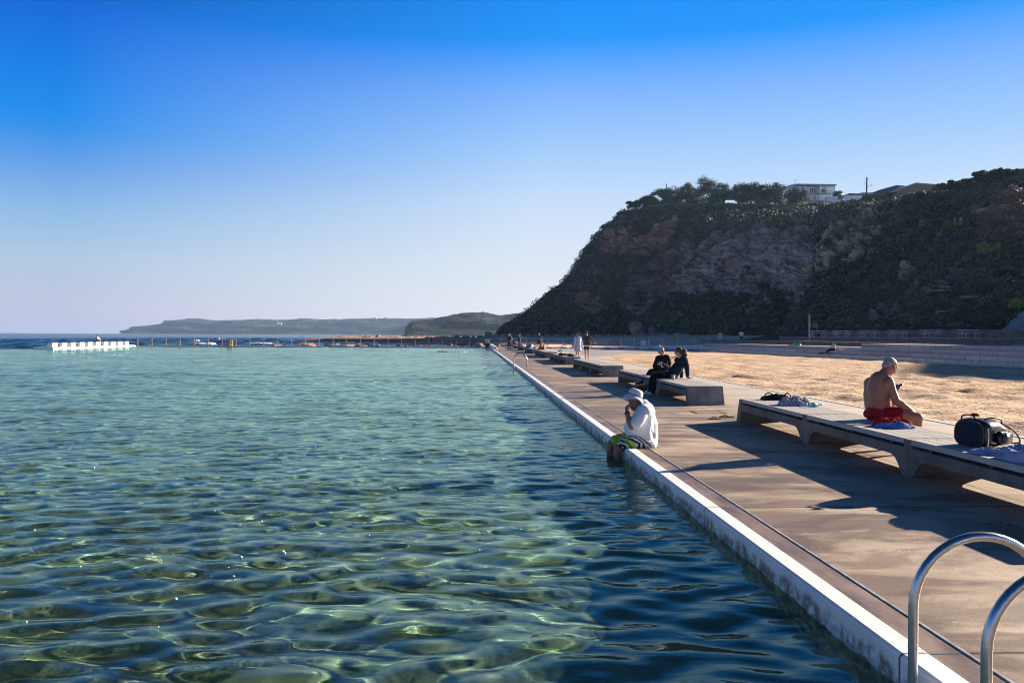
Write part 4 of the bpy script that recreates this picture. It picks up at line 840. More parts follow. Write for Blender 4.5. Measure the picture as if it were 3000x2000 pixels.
for x0, x1, y0, y1 in ((2372, 2388, 552, 563), (2401, 2420, 553, 565), (2345, 2356, 550, 562), (2383, 2391, 574, 584), (2364, 2370, 574, 585)):
    f_ = MB().box((LX(x0), -.06, LZ(y1)), (LX(x1), -.005, LZ(y0))).build('window', M_WH, root)
    q = MB(); n_ = 3; wd = (LX(x1)-LX(x0))/n_
    for a in range(n_): q.box((LX(x0)+a*wd+.1, -.09, LZ(y1)+.12), (LX(x0)+(a+1)*wd-.1, -.061, LZ(y0)-.12))
    q.build('pane', M_GL, f_)
MB().box((LX(2394), -2.4, LZ(568)), (LX(2399), 0, LZ(546))).build('party_wall', M_WH, root)
q = MB(); q.tube([(LX(2334), 2, LZ(540)), (LX(2334), 2, LZ(524))], .07, 5)
for z_, w_ in ((525, .9), (529, .7), (533, .5)): q.tube([(LX(2334)-w_*.4, 2, LZ(z_)), (LX(2334)+w_, 2, LZ(z_))], .05, 4)
q.build('antenna', M_BG, root)
# white low house with grey roof
Yd = 335.; o0 = D(2465, 598, Yd)
root = thing('white_house', o0, 'low white house with a wide flat grey roof left of the power pole', 'house')
q = MB(); q.box((LX(2466), 0, -3), (LX(2600), 9, LZ(571))); q.build('wall', M_WH, root)
q = MB(); q.prism([(LX(2459), -.6, LZ(579)), (LX(2487), -.6, LZ(565)), (LX(2606), -.6, LZ(571)), (LX(2606), -.6, LZ(573.5)), (LX(2488), -.6, LZ(567.6)), (LX(2461), -.6, LZ(581))], (0, 10, 0)); q.build('roof', M_BG, root)
q = MB(); q.prism([(LX(2508), 3, LZ(566)), (LX(2535), 3, LZ(558)), (LX(2592), 3, LZ(558)), (LX(2592), 3, LZ(562)), (LX(2536), 3, LZ(562)), (LX(2510), 3, LZ(569))], (0, 7, 0)); q.build('upper_roof', M_ROOF, root)
MB().box((LX(2520), 3.5, LZ(572)), (LX(2590), 8, LZ(560))).build('upper_wall', M_BRW, root)
# dark grey and brown house
Yd = 300.; o0 = D(2580, 575, Yd)
root = thing('modern_house', o0, 'dark grey and brown house with sloping pale roof edge right of the power pole', 'house')
q = MB(); q.prism([(LX(2580), 0, -3), (LX(2580), 0, LZ(553)), (LX(2625), 0, LZ(540)), (LX(2650), 0, LZ(541)), (LX(2650), 0, -3)], (0, 9, 0)); q.build('wall', M_GRY, root)
q = MB(); q.prism([(LX(2578), -.3, LZ(553)), (LX(2625), -.3, LZ(539)), (LX(2650), -.3, LZ(541)), (LX(2650), -.3, LZ(542)), (LX(2625), -.3, LZ(540.4)), (LX(2579), -.3, LZ(554.3))], (0, 9.5, 0)); q.build('roof', M_ROOF, root)
q = MB(); q.prism([(LX(2600), -3, -4), (LX(2600), -3, LZ(564)), (LX(2668), -3, LZ(539)), (LX(2725), -3, LZ(543)), (LX(2725), -3, -4)], (0, 8, 0)); q.build('side_wing', M_BRW, root)
q = MB(); q.prism([(LX(2594), -3.6, LZ(563)), (LX(2668), -3.6, LZ(536)), (LX(2728), -3.6, LZ(540)), (LX(2728), -3.6, LZ(543)), (LX(2669), -3.6, LZ(539.5)), (LX(2595), -3.6, LZ(566))], (0, 9, 0)); q.build('wing_roof', M_ROOF, root)
f_ = MB().box((LX(2630), -.36, LZ(548)), (LX(2648), -.3, LZ(542))).build('window', M_ROOF, root)
MB().box((LX(2632), -.4, LZ(547.3)), (LX(2646), -.361, LZ(542.6))).build('pane', plain('sky_glass', (.25, .4, .5), .1, .1, 1, 0), f_)
# dark shed among the trees
Yd = 345.; o0 = D(2090, 601, Yd)
root = thing('garden_shed', o0, 'dark shed with a pale sunlit roof between the cliff top trees', 'shed')
q = MB(); q.prism([(LX(2086), 0, -2), (LX(2086), 0, LZ(586)), (LX(2110), 0, LZ(577)), (LX(2124), 0, LZ(586)), (LX(2124), 0, -2)], (0, 6, 0)); q.build('wall', plain('shed_dark', (.03, .025, .03)), root)
MB().prism([(LX(2086), -.3, LZ(588)), (LX(2092), -.3, LZ(583)), (LX(2110), -.3, LZ(583)), (LX(2110), -.3, LZ(588))], (0, .25, 0)).build('roof', plain('shed_roof', (.5, .55, .62)), root)
# timber fence
i0 = int(np.argmin(np.abs(pxs-2040))); i1_ = int(np.argmin(np.abs(pxs-2300)))
root = thing('timber_fence', CL[i0, -1]+dirv[i0, 0]*3.6, 'brown paling fence on the cliff edge under the trees', 'fence'); q = MB()
for k in range(120):
    a = top_at(2040+260*k/120, 3.0); b2 = top_at(2040+260*(k+.9)/120, 3.0); zt = a.z; hh_ = 1.35+.08*math.sin(k*1.7)
    q.prism([(a.x, a.y, zt-1), (b2.x, b2.y, zt-1), (b2.x, b2.y, zt+hh_), (a.x, a.y, zt+hh_)], (0, .05, 0))
q.build('palings', plain('timber', (.16, .13, .11), .9, .4, 2), root, world=True)
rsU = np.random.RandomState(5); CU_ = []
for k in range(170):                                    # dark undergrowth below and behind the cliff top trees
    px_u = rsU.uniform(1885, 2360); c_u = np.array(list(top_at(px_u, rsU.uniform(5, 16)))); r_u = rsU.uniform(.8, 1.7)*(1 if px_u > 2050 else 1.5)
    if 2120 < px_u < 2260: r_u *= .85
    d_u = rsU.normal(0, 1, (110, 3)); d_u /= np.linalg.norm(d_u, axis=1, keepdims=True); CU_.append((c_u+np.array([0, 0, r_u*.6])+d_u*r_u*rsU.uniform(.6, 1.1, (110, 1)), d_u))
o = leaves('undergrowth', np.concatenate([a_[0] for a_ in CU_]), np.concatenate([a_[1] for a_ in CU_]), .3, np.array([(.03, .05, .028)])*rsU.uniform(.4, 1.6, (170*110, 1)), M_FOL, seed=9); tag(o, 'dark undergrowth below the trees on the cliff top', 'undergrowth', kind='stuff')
for x_, lab in ((2303, 'pale post at the right end of the timber fence'), (1845, 'white marker post on the left skyline of the headland'), (1952, 'white vent pipe rising from the cliff top trees')):
    p = top_at(x_, 2); h_ = {2303: 1.8, 1845: 1.6, 1952: 9.5}[x_]
    if x_ == 1952: p.z += 8
    o = MB().box((-.13, -.13, 0), (.13, .13, h_ if x_ != 1952 else 2.2)).build('marker_post', plain('post_pale', (.6, .55, .5))); o.location = p; tag(o, lab, 'post')
# van
Yd = 318.; p = D(2445, 597, Yd)
root = thing('parked_van', p, 'white high roof van parked on the cliff top in front of the low white house', 'van'); s_ = Yd/2400
L0, L1 = -22*s_, 26*s_
q = MB(); q.prism([(L0, 0, .4), (L0, 0, 2.75), (L0+.3, 0, 2.95), (L0+4.0, 0, 2.95), (L0+4.6, 0, 2.75), (L0+5.4, 0, 1.7), (L0+6.2, 0, 1.35), (L0+6.3, 0, .4)], (0, 2.1, 0)); q.build('body', M_WH, root)
q = MB(); q.prism([(L0+4.1, -.01, 1.7), (L0+4.2, -.01, 2.5), (L0+4.6, -.01, 2.5), (L0+5.2, -.01, 1.7)], (0, 2.12, 0)); q.build('cab_window', M_GL, root)
for x_ in (1.2, 5.1):
    w_ = MB().tube([(L0+x_, -.03, .38), (L0+x_, .25, .38)], .38, 16).build('wheel', plain('tyre', (.02, .02, .02)), root); MB().tube([(L0+x_, -.05, .38), (L0+x_, -.03, .38)], .2, 12).build('rim', M_ROOF, w_)
# power pole with lamp
Yd = 322.; p = D(2538, 575, Yd); s_ = Yd/2400
root = thing('power_pole', p, 'dark timber power pole with a street lamp arm on the cliff top', 'pole')
MB().tube([(0, 0, -2), (.2, 0, D(2541, 520, Yd).z-p.z)], [.34, .26], 8).build('pole', plain('pole_dark', (.05, .055, .07)), root)
hz = D(2541, 520, Yd).z-p.z
MB().tube([(.2, 0, hz*.46), (1.0, 0, hz*.56), (1.9, 0, hz*.58)], .06, 5).build('lamp_arm', M_BG, root); MB().box((1.7, -.15, hz*.565), (2.4, .15, hz*.60)).build('lamp_head', M_ROOF, root)
MB().tube([(.1, 0, hz*.72), (-.7, 0, hz*.66), (-1.1, 0, hz*.8), (-.8, 0, hz*.92), (-.3, 0, hz*.85)], .05, 5).build('cable_loop', M_BG, root)
for x_, y_, h_ in ((2582, 545, 1.6), (2697, 541, 1.4), (1862, 590, 5.5), (1878, 570, 6.5)):
    pass
# pale stone ramp at the right edge
pr_ = [D(2925, 977, 92), D(2962, 945, 97), D(2985, 918, 101), D(3040, 905, 103), D(3120, 900, 100), D(3120, 976, 86), D(3000, 979, 88)]
n_ = 30; UU, VV = np.meshgrid(np.linspace(0, 1, n_), np.linspace(0, 1, n_))
c00, c10, c01, c11 = [np.array(list(v_)) for v_ in (D(2922, 978, 86), D(3200, 976, 70), D(3012, 896, 93), D(3330, 860, 78))]
PP = (c00*(1-UU[..., None])+c10*UU[..., None])*(1-VV[..., None])+(c01*(1-UU[..., None])+c11*UU[..., None])*VV[..., None]
PP[..., 0] += .12*np.sin(VV*23+1)*(1-UU)
m, t, b = new_mat('ramp_stone'); v = geoco(t); br = node(t, 'ShaderNodeTexVoronoi', feature='DISTANCE_TO_EDGE'); br.inputs['Scale'].default_value = .9; t.links.new(mapv(t, v, (1, 1, 1.3)), br.inputs['Vector']); t.links.new(mixc(t, mrange(t, br.outputs[0], .02, .08), (.16, .14, .14), (.40, .36, .36)), b.inputs['Base Color']); b.inputs['Roughness'].default_value = .9
o = link('stone_ramp', gridmesh('stone_ramp', PP[..., 0], PP[..., 1], PP[..., 2]), m); tag(o, kind='structure')
# timber sleepers on the slope
for k, (x_, y_, w_) in enumerate([(2665, 828, 2.2), (2748, 843, 1.6), (2775, 845, 2.4), (2745, 868, 2.6), (2830, 868, 2.3), (2845, 866, 1.2), (2755, 910, 1.5), (2650, 920, 1.6), (2980, 811, 2.4)]):
    p = on_slope(x_, y_); o = MB().box((-w_/2, -.9, .1), (w_/2, -.7, .38)).build('timber_step', plain('sleeper', (.40, .33, .25), .8, .3, 3)); o.location = p; o.rotation_euler = (0, .04*(k % 3-1), -.3); tag(o, 'weathered timber step edge on the dark slope, '+('highest on the left', 'left one of the upper pair', 'right one of the upper pair', 'left of the lower row', 'middle of the lower row', 'right of the lower row', 'low one right of the third', 'lowest on the left', 'alone at the right edge')[k], 'step', 'timber steps on the slope')
# ================================================================== PICNIC TABLES ETC
M_ALU = plain('aluminium', (.78, .82, .88), .45, .1, 10); M_STL = plain('table_frame', (.40, .40, .44), .5, .2, 10)
def picnic(name='picnic_table'):
    root = thing(name, (0, 0, 0), 'x', 'picnic table', 'picnic tables on the platform')
    MB().box((-.4, -.95, .70), (.4, .95, .75), .01).build('table_top', M_ALU, root)
    for s_ in (-1, 1): MB().box((s_*.78-.14, -.95, .42), (s_*.78+.14, .95, .46), .01).build('seat', M_ALU, root)
    for y in (-.6, .6):
        q = MB(); q.box((-.05, y-.04, 0), (.05, y+.04, .70)).box((-.85, y-.03, .36), (.85, y+.03, .42)).box((-.3, y-.03, .64), (.3, y+.03, .70))
        for s_ in (-1, 1): q.box((s_*.78-.04, y-.04, 0), (s_*.78+.04, y+.04, .42))
        q.box((-.5, y-.04, 0), (.5, y+.04, .04)); q.build('frame', M_STL, root)
    return root
pt = picnic(); tl = ['leftmost picnic table, nearest the tall pole', 'second picnic table from the left, below the dark hill', 'third picnic table from the left of the six', 'fourth picnic table from the left of the six', 'fifth picnic table from the left, second from the right end', 'rightmost and largest looking of the six picnic tables']
pz = 1.48
for k, px in enumerate((2396, 2465, 2543, 2630, 2729, 2838)):
    o = pt if k == 0 else copy_tree(pt); Yk = np.interp(k, [0, 5], [97, 76.5]); p = D(px, 980, Yk); o.location = (p.x, p.y, pz); o.rotation_euler = (0, 0, rad(90-14) + RZ); o['label'] = 'grey metal '+tl[k]
p = D(2370, 990, 93.5)
root = thing('timber_pole', (p.x, p.y, 1.0), 'tall weathered timber pole left of the picnic tables', 'pole')
MB().tube([(0, 0, -.2), (.0, 0, D(2370, 920, 93.5).z-1.0)], [.115, .10], 10).build('pole', plain('grey_timber', (.24, .20, .19), .85, .4, 8), root)
p = D(2388, 960, 99)
root = thing('notice_board', (p.x, p.y, 1.48), 'small brown notice board on a post behind the tall timber pole', 'sign')
MB().box((-.31, -.02, 1.15), (.31, .02, 1.6)).build('board', plain('board_brown', (.23, .20, .17), .7, .2, 20), root); MB().box((.24, .021, 0), (.3, .06, 1.15)).build('post', M_STL, root)
q = MB(); [q.box((-.25, -.026, 1.22+.06*k), (.2-.03*(k % 3), -.021, 1.235+.06*k)) for k in range(6)]; q.build('lettering', plain('ink', (.08, .07, .06)), root)
# beach information sign
Yd = 122.; p = D(2110, 1003, Yd)
root = thing('beach_sign', p, 'white beach information sign with red and yellow bands and a blue foot', 'sign')
w_, z0 = .28, .12; zt = D(2110, 975, Yd).z-p.z
def band(name, a, b_, c): MB().box((-w_, -.02, z0+(zt-z0)*a), (w_, .02, z0+(zt-z0)*b_)).build(name, plain('sign_'+name, c, .5, .05), root)
band('blue_foot', 0, .17, (.02, .09, .30)); band('white_panel', .17, .70, (.72, .74, .74)); band('yellow_band', .70, .76, (.75, .62, .12)); band('red_band', .76, .87, (.65, .12, .05)); band('white_header', .87, 1, (.75, .74, .76))
q = MB()
for a in range(4):
    for b_ in range(4): q.box((-.22+.115*a, -.027, z0+(zt-z0)*(.23+.11*b_)), (-.22+.115*a+.07, -.021, z0+(zt-z0)*(.29+.11*b_)))
q.build('pictograms', plain('picto', (.12, .22, .30)), root)
q = MB(); q.box((-w_+.02, -.015, -.3), (-w_+.06, .015, z0)).box((w_-.06, -.015, -.3), (w_-.02, .015, z0)); q.build('legs', M_STL, root)
# bench and bin beyond the fence
Yd = 118.; p = D(1748, 1008, Yd); z_ = .05
root = thing('beach_bench', (p.x, p.y, z_), 'concrete picnic bench with splayed ends behind the promenade fence', 'bench')
q = MB(); q.box((-2.6, -.35, .62), (2.6, .35, .72)).box((-2.6, -.9, .33), (2.6, -.6, .4)); q.build('seat', M_BC, root)
for x_ in (-2.7, 2.7): q = MB(); q.prism([(x_-.5*np.sign(x_)*-1, -.6, 0), (x_-.85*np.sign(x_)*-1, -.6, 0), (x_+.1, -.6, .78), (x_-.1, -.6, .78)], (0, 1.1, 0)); q.build('end_leg', M_BC, root)
p = D(1885, 1008, 116.)
root = thing('slatted_bin', (p.x, p.y, .1), 'grey slatted litter bin behind the fence by the boulders', 'bin')
q = MB(); [q.box((-.33, -.3, .08+.1*k), (.33, .3, .15+.1*k)) for k in range(7)]; q.build('slats', M_ALU, root); MB().box((-.3, -.27, 0), (.3, .27, .78)).build('bin_liner', M_STL, root)

# ================================================================== BAGS, TOWELS, SMALL THINGS
def fabric(name, c1, c2=None, c3=None, freq=9, rough=.9, axis=(1, .4, .2), wob=.6):
    m, t, b = new_mat(name); v = objco(t)
    if c2 is None: n1 = noise(t, v, 8, 5); col = mixc(t, mrange(t, n1, .3, .7), tuple(x*.88 for x in c1), c1)
    else:
        nz = noise(t, v, 5, 3); d = node(t, 'ShaderNodeVectorMath', operation='DOT_PRODUCT'); t.links.new(v, d.inputs[0]); d.inputs[1].default_value = axis
        s_ = math_(t, 'PINGPONG', math_(t, 'ADD', math_(t, 'MULTIPLY', d.outputs['Value'], freq), math_(t, 'MULTIPLY', nz, wob)), 1); col = mixc(t, mrange(t, s_, .42, .5), c1, c2)
        if c3: col = mixc(t, mrange(t, s_, .86, .92), col, c3)
    t.links.new(col, b.inputs['Base Color']); b.inputs['Roughness'].default_value = rough; b.inputs['Specular IOR Level'].default_value = .2; bump(t, b, noise(t, v, 300, 2), .2, .002); return m
def heap(name, c, rx, ry, h, seed, mat, label=None, cat=None, group=None, fold=1.0, rz=0, parent=None):
    """crumpled cloth: a closed lumpy sheet lying at c"""
    n = 44; U, V = np.meshgrid(np.linspace(-1, 1, n), np.linspace(-1, 1, n)); R0 = np.sqrt(U**2+V**2)+1e-6
    mp = np.minimum(1/np.maximum(np.abs(U), np.abs(V)).clip(.01)*1, 9); sq = np.maximum(np.abs(U), np.abs(V)); A = np.arctan2(V, U)
    Ro = sq*(1+.22*fbm(np.cos(A)*1.4+seed, np.sin(A)*1.4, seed=seed, octv=3)); Xh, Yh = np.cos(A)*Ro, np.sin(A)*Ro
    a_ = fbm(Xh*1.5+seed, Yh*1.5, seed=seed+1, octv=3); r_ = 1-np.abs(fbm(Xh*2.1+3+a_*.6, Yh*2.1, seed=seed+2, octv=3, gain=.6)); fl = np.clip(1-sq**3, 0, 1); fold = fold*.5 if h > .2 else fold; r_ = r_ if h <= .2 else .5+.5*r_
    Zh = h*fl**.5*np.clip(.35+.35*a_+.55*(r_**2.2)*fold, .08, 1.4)+.004
    Xh += .09*fbm(U*2+9, V*2, seed=seed+7, octv=3)*fl; Yh += .09*fbm(U*2, V*2+7, seed=seed+8, octv=3)*fl
    Xa = np.concatenate([Xh.ravel(), Xh.ravel()])*rx; Ya = np.concatenate([Yh.ravel(), Yh.ravel()])*ry; Za = np.concatenate([Zh.ravel(), np.maximum(Zh.ravel()-.012, 0)*0+.001])
    i = np.arange(n*n).reshape(n, n); f1 = np.stack([i[:-1, :-1], i[:-1, 1:], i[1:, 1:], i[1:, :-1]], -1).reshape(-1, 4); f2 = f1[:, ::-1]+n*n
    b_ = np.concatenate([i[0, :-1], i[:-1, -1], i[-1, :0:-1], i[:0:-1, 0]]); b2 = np.roll(b_, -1); f3 = np.stack([b2, b_, b_+n*n, b2+n*n], -1)
    me = rawmesh(name, np.stack([Xa, Ya, Za], -1), np.concatenate([f1, f2, f3])); o = link(name, me, mat, parent); o.location = c; o.rotation_euler = (0, 0, rz)
    return tag(o, label, cat, group) if label else o
M_BLKF = fabric('black_fabric', (.018, .018, .02), rough=.5); M_NAVY = fabric('navy_fabric', (.008, .018, .05), rough=.6); M_SHINY = plain('shiny_navy', (.010, .014, .034), .3, .3, 6, .25, bd=.02, spec=.6)
BT = BH+.004
# big sports bag on the nearest bench
C0 = G(2795, 1300, BT); root = thing('sports_bag', (5.07, 8.13, BT), 'big black and navy sports bag with glossy side standing on the nearest bench', 'bag', rz=rad(-58))
def rounded_sec(w, h, n=22, sq=3.0):
    return [(w*np.sign(math.cos(a))*abs(math.cos(a))**(2/sq), h*(.5+.5*np.sign(math.sin(a))*abs(math.sin(a))**(2/(sq if math.sin(a) < 0 else 2.7)))) for a in [2*math.pi*k/n for k in range(n)]]
bm = bmesh.new(); rings = []
for k, (x, w, h) in enumerate([(-.0, .165, .27), (.05, .18, .285), (.14, .185, .29), (.28, .18, .27), (.40, .165, .24), (.48, .14, .20)]):
    rings.append([bm.verts.new((p[0]*1.0, x, p[1])) for p in rounded_sec(w, h)])
for A, B in zip(rings, rings[1:]):
    for k in range(22): bm.faces.new((A[k], A[(k+1) % 22], B[(k+1) % 22], B[k]))
bm.faces.new(rings[0][::-1]); bm.faces.new(rings[-1])
for v in bm.verts: v.co += v.co*mnoise.noise(v.co*9)*.05
bmesh.ops.subdivide_edges(bm, edges=bm.edges, cuts=1, use_grid_fill=True, smooth=.5); bmesh.ops.recalc_face_normals(bm, faces=bm.faces)
me = bpy.data.meshes.new('bag_body'); bm.to_mesh(me); bm.free(); me.shade_smooth(); link('bag_body', me, M_SHINY, root)
q = MB(); pp = [(p[0]*.86, p[1]*.93+.004) for p in rounded_sec(.17, .28, 26)]; q.prism([(x, -.022, z) for x, z in pp], (0, .03, 0)); q.build('end_panel', M_BLKF, root)
q = MB(); q.prism([(-.075, -.027, .02), (.075, -.027, .02), (.085, -.027, .12), (.07, -.027, .25), (-.07, -.027, .25), (-.085, -.027, .12)], (0, .006, 0)); q.build('navy_inset', M_NAVY, root)
q = MB(); q.tube([(x, -.024, z) for x, z in pp], .003, 6, close=True); q.build('piping', plain('grey_piping', (.13, .13, .12), .5), root)
q = MB()
def sm(P, n=24):
    P = [Vector(p) for p in P]; P = [P[0]]+P+[P[-1]]; out = []
    for i in range(1, len(P)-2):
        for k in range(n//(len(P)-3)):
            t0 = k/(n//(len(P)-3)); out.append(.5*((2*P[i])+(P[i+1]-P[i-1])*t0+(2*P[i-1]-5*P[i]+4*P[i+1]-P[i+2])*t0**2+(3*P[i]-P[i-1]-3*P[i+1]+P[i+2])*t0**3))
    return out+[P[-1]]
q.tube(sm([(-.10, .02, .27), (-.10, .04, .305), (-.05, .06, .32), (.0, .07, .305), (.02, .08, .27)]), .008, 8); q.tube(sm([(.06, .10, .27), (.12, .2, .292), (.14, .33, .27), (.11, .42, .22)]), .008, 8); q.build('carry_handle', M_BLKF, root, smooth=True)
q = MB(); q.tube(sm([(.10, .40, .22), (.17, .50, .17), (.20, .60, .07), (.18, .64, .015), (.12, .52, .02)]), .008, 8); q.build('shoulder_strap', M_BLKF, root, smooth=True)
q = MB(); q.prism([(.17, .12, .03), (.17, .34, .03), (.17, .36, .15), (.17, .12, .17)], (.09, 0, 0)); bmesh.ops.bevel(q.bm, geom=list(q.bm.edges), offset=.02, segments=2, affect='EDGES'); q.build('side_pocket', M_SHINY, root, smooth=True)
MB().tube([(.175, -.005, .02), (.18, .0, .12), (.17, .0, .2)], .006, 6).build('zip', plain('zip_metal', (.6, .5, .35), .3, metal=1), root)
heap('red_tag', (.02, .05, .31), .04, .03, .03, 5, fabric('red_bit', (.25, .01, .015)), parent=root)
heap('blue_towel', (5.06, 7.22, BT), .25, .30, .17, 12, fabric('pale_blue_towel', (.30, .36, .55)), 'pale blue towel bundled at the right edge of the picture on the nearest bench', 'towel', rz=.5)
heap('sleeve_of_towel', (4.93, 7.62, BT), .11, .17, .06, 13, fabric('pale_blue_towel2', (.28, .34, .55)), 'blue grey cloth end hanging over the bench edge beside the sports bag', 'cloth', rz=.8)
heap('blue_shirt', (5.20, 9.84, BT), .24, .13, .085, 21, fabric('blue_shirt', (.10, .19, .50)), 'crumpled blue shirt on the bench in front of the shirtless man', 'clothing', rz=-.1)
heap('red_shirt', (5.27, 10.02, BT), .25, .14, .12, 24, fabric('red_shirt', (.42, .025, .02)), 'crumpled red cloth behind the blue shirt beside the seated man', 'clothing', rz=-.2)
# black bag, striped towel, bottle at the far end of the nearest bench
root = thing('shoulder_bag', (5.33, 14.22, BT), 'slouched black bag at the far end of the nearest bench', 'bag')
heap('bag_body', (0, 0, 0), .28, .15, .13, 31, M_BLKF, parent=root, fold=.5)
MB().tube([(-.22, -.05, .05), (-.2, -.05, .10), (-.14, -.05, .125), (-.07, -.05, .10), (-.08, -.05, .05)], .012, 8).build('handle', M_BLKF, root, smooth=True)
MB().tube([(.15, -.02, .08), (.2, -.02, .125), (.26, 0, .09), (.27, 0, .02)], .012, 8).build('strap', M_BLKF, root, smooth=True)
heap('striped_towel', (5.22, 13.10, BT), .26, .20, .14, 41, fabric('striped_towel', (.52, .52, .60), (.13, .11, .15), (.7, .7, .74), 34), 'white, grey and dark striped towel crumpled beside the black bag', 'towel', rz=-.3)
m, t, b = new_mat('clear_plastic'); b.inputs['Base Color'].default_value = (.75, .93, .97, 1); b.inputs['Transmission Weight'].default_value = .85; b.inputs['Roughness'].default_value = .08; b.inputs['IOR'].default_value = 1.2; M_CLR = m
root = thing('water_bottle', (5.40, 12.72, BT+.036), 'clear plastic water bottle with a blue label lying on the bench by the striped towel', 'bottle', rz=.25)
T_ = Euler((0, math.pi/2, 0)).to_matrix().to_4x4()
def lathe_x(prof, name, mat, par, n=18):
    q = MB(); q.lathe(prof, n=n); me = q.mesh(name, True, T_); return link(name, me, mat, par)
lathe_x([(.02, -.12), (.034, -.11), (.034, .03), (.03, .06), (.014, .09), (.013, .11)], 'bottle_body', M_CLR, root)
lathe_x([(.0348, -.05), (.0348, .02)], 'bottle_label', plain('label_blue', (.10, .45, .60), .4), root); lathe_x([(.016, .108), (.016, .128)], 'cap', plain('cap_blue', (.15, .45, .6), .4), root)
heap('plastic_bag', (5.31, 12.90, BT), .09, .07, .06, 44, plain('pale_plastic', (.55, .68, .74), .25, .2, 20), 'small pale clear plastic bag between the striped towel and the bottle', 'plastic bag')
# coffee cup on the second bench
p = G(1978, 1111.5, BT); root = thing('coffee_cup', (5.06, 20.55, BT), 'glass coffee cup with a bright green lid beside the woman in navy', 'cup')
MB().lathe([(.033, 0), (.042, .105)], n=20).build('cup_body', plain('cup_glass', (.50, .42, .33), .2, .3, 20), root, smooth=True)
MB().lathe([(.046, .105), (.046, .125), (.04, .135)], n=20).build('cup_lid', plain('cup_lid', (.03, .42, .24), .4), root, smooth=True); MB().lathe([(.0395, .04), (.041, .07)], n=20).build('cup_band', plain('cup_band', (.62, .5, .38), .6), root)
# flip flops
def flipflop(c, rz, lab):
    root = thing('flip_flop', c, lab, 'flip flop', 'pair of flip flops', rz); q = MB(); pr = []
    for k in range(24):
        a = 2*math.pi*k/24; y = .135*math.cos(a); w_ = .044+.008*math.cos(a)-.006*math.cos(2*a); pr.append((w_*math.sin(a), y, .0))
    q.prism(pr, (0, 0, .018)); q.build('sole', plain('sole_grey', (.12, .10, .09), .8, .2, 30), root)
    q = MB(); q.tube([(0, .075, .018), (0, .07, .035), (.03, .03, .04), (.045, -.03, .012)], .006, 6); q.tube([(0, .07, .035), (-.03, .03, .04), (-.045, -.03, .012)], .006, 6); q.build('strap', plain('strap_dark', (.035, .03, .03), .6), root, smooth=True)
flipflop((4.47, 14.92, .002), rad(100), 'grey brown flip flop lying apart on the promenade near the drain cover'); flipflop((4.80, 15.28, .002), rad(75), 'dark flip flop lying against the leg of the nearest bench')
# things on bench 4 (green bag bench)
heap('dark_green_bag', (5.25, 43.3, BT), .28, .34, .26, 51, fabric('dark_green', (.012, .075, .07), rough=.6), 'dark green soft bag on a far bench', 'bag', fold=.4)
heap('dark_clothes', (5.05, 44.9, BT), .26, .4, .16, 53, fabric('dark_clothes', (.03, .02, .018)), 'small pile of dark clothes and shoes beside the dark green bag', 'clothing'); heap('brown_clothes', (4.95, 46.0, BT), .2, .4, .12, 54, fabric('brown_clothes', (.12, .07, .07)), 'brownish cloth left of the dark clothes on the green bag bench', 'clothing')
root = thing('green_bundle', (8.1, 76.2, 0), 'bright green and dark brown bundle on the promenade edge by the sand side ladder', 'bag'); heap('lower_wrap', (0, 0, 0), .24, .22, .30, 57, fabric('bright_green', (.01, .26, .16)), parent=root, fold=.3); heap('dark_top', (.08, 0, .26), .16, .16, .2, 58, fabric('dark_brown', (.08, .05, .045)), parent=root, fold=.3)  # green and dark brown bundle, built from two plain heaps
heap('shoes_under_bench', (5.2, 33.5, .002), .12, .18, .09, 59, M_BLKF, 'dark shoes on the ground under the third bench', 'shoes')
# far bench piles
heap('blue_white_towel', (5.05, 73.2, BT), .3, .75, .42, 61, fabric('blue_white', (.6, .62, .72), (.02, .03, .16), None, 8), 'large heap of blue and white towels on the far bench', 'towel', 'towels on the far benches')
heap('cream_towel', (5.25, 74.4, BT), .28, .6, .55, 62, fabric('cream', (.6, .56, .42), (.15, .22, .2), None, 5), 'cream and green towel on top of the far bench pile', 'towel', 'towels on the far benches')
heap('brown_cloth', (5.3, 70.3, BT), .22, .55, .22, 63, fabric('brown_pink', (.22, .12, .1), (.5, .5, .5), None, 7), 'brown and white cloth at the near end of the towel heap', 'clothing')
heap('navy_towel', (5.1, 84.6, BT), .28, .9, .45, 64, fabric('navy_white', (.03, .03, .12), (.5, .5, .55), None, 6), 'dark navy towel on the small far bench behind the dark haired wetsuit woman', 'towel', 'towels on the far benches')
heap('white_towel', (4.9, 82.0, BT), .2, .6, .3, 65, fabric('white_w', (.62, .62, .64)), 'white towel beside the navy towel on the small far bench', 'towel', 'towels on the far benches')
heap('red_white_towel', (5.0, 95.5, BT), .35, 1.0, .42, 66, fabric('red_white', (.65, .62, .64), (.45, .03, .03), None, 3), 'white towel with a red patch on the farthest bench', 'towel', 'towels on the far benches'); heap('black_bag', (4.9, 99.5, BT), .25, .6, .5, 67, M_BLKF, 'black bag behind the red and white towel on the farthest bench', 'bag')
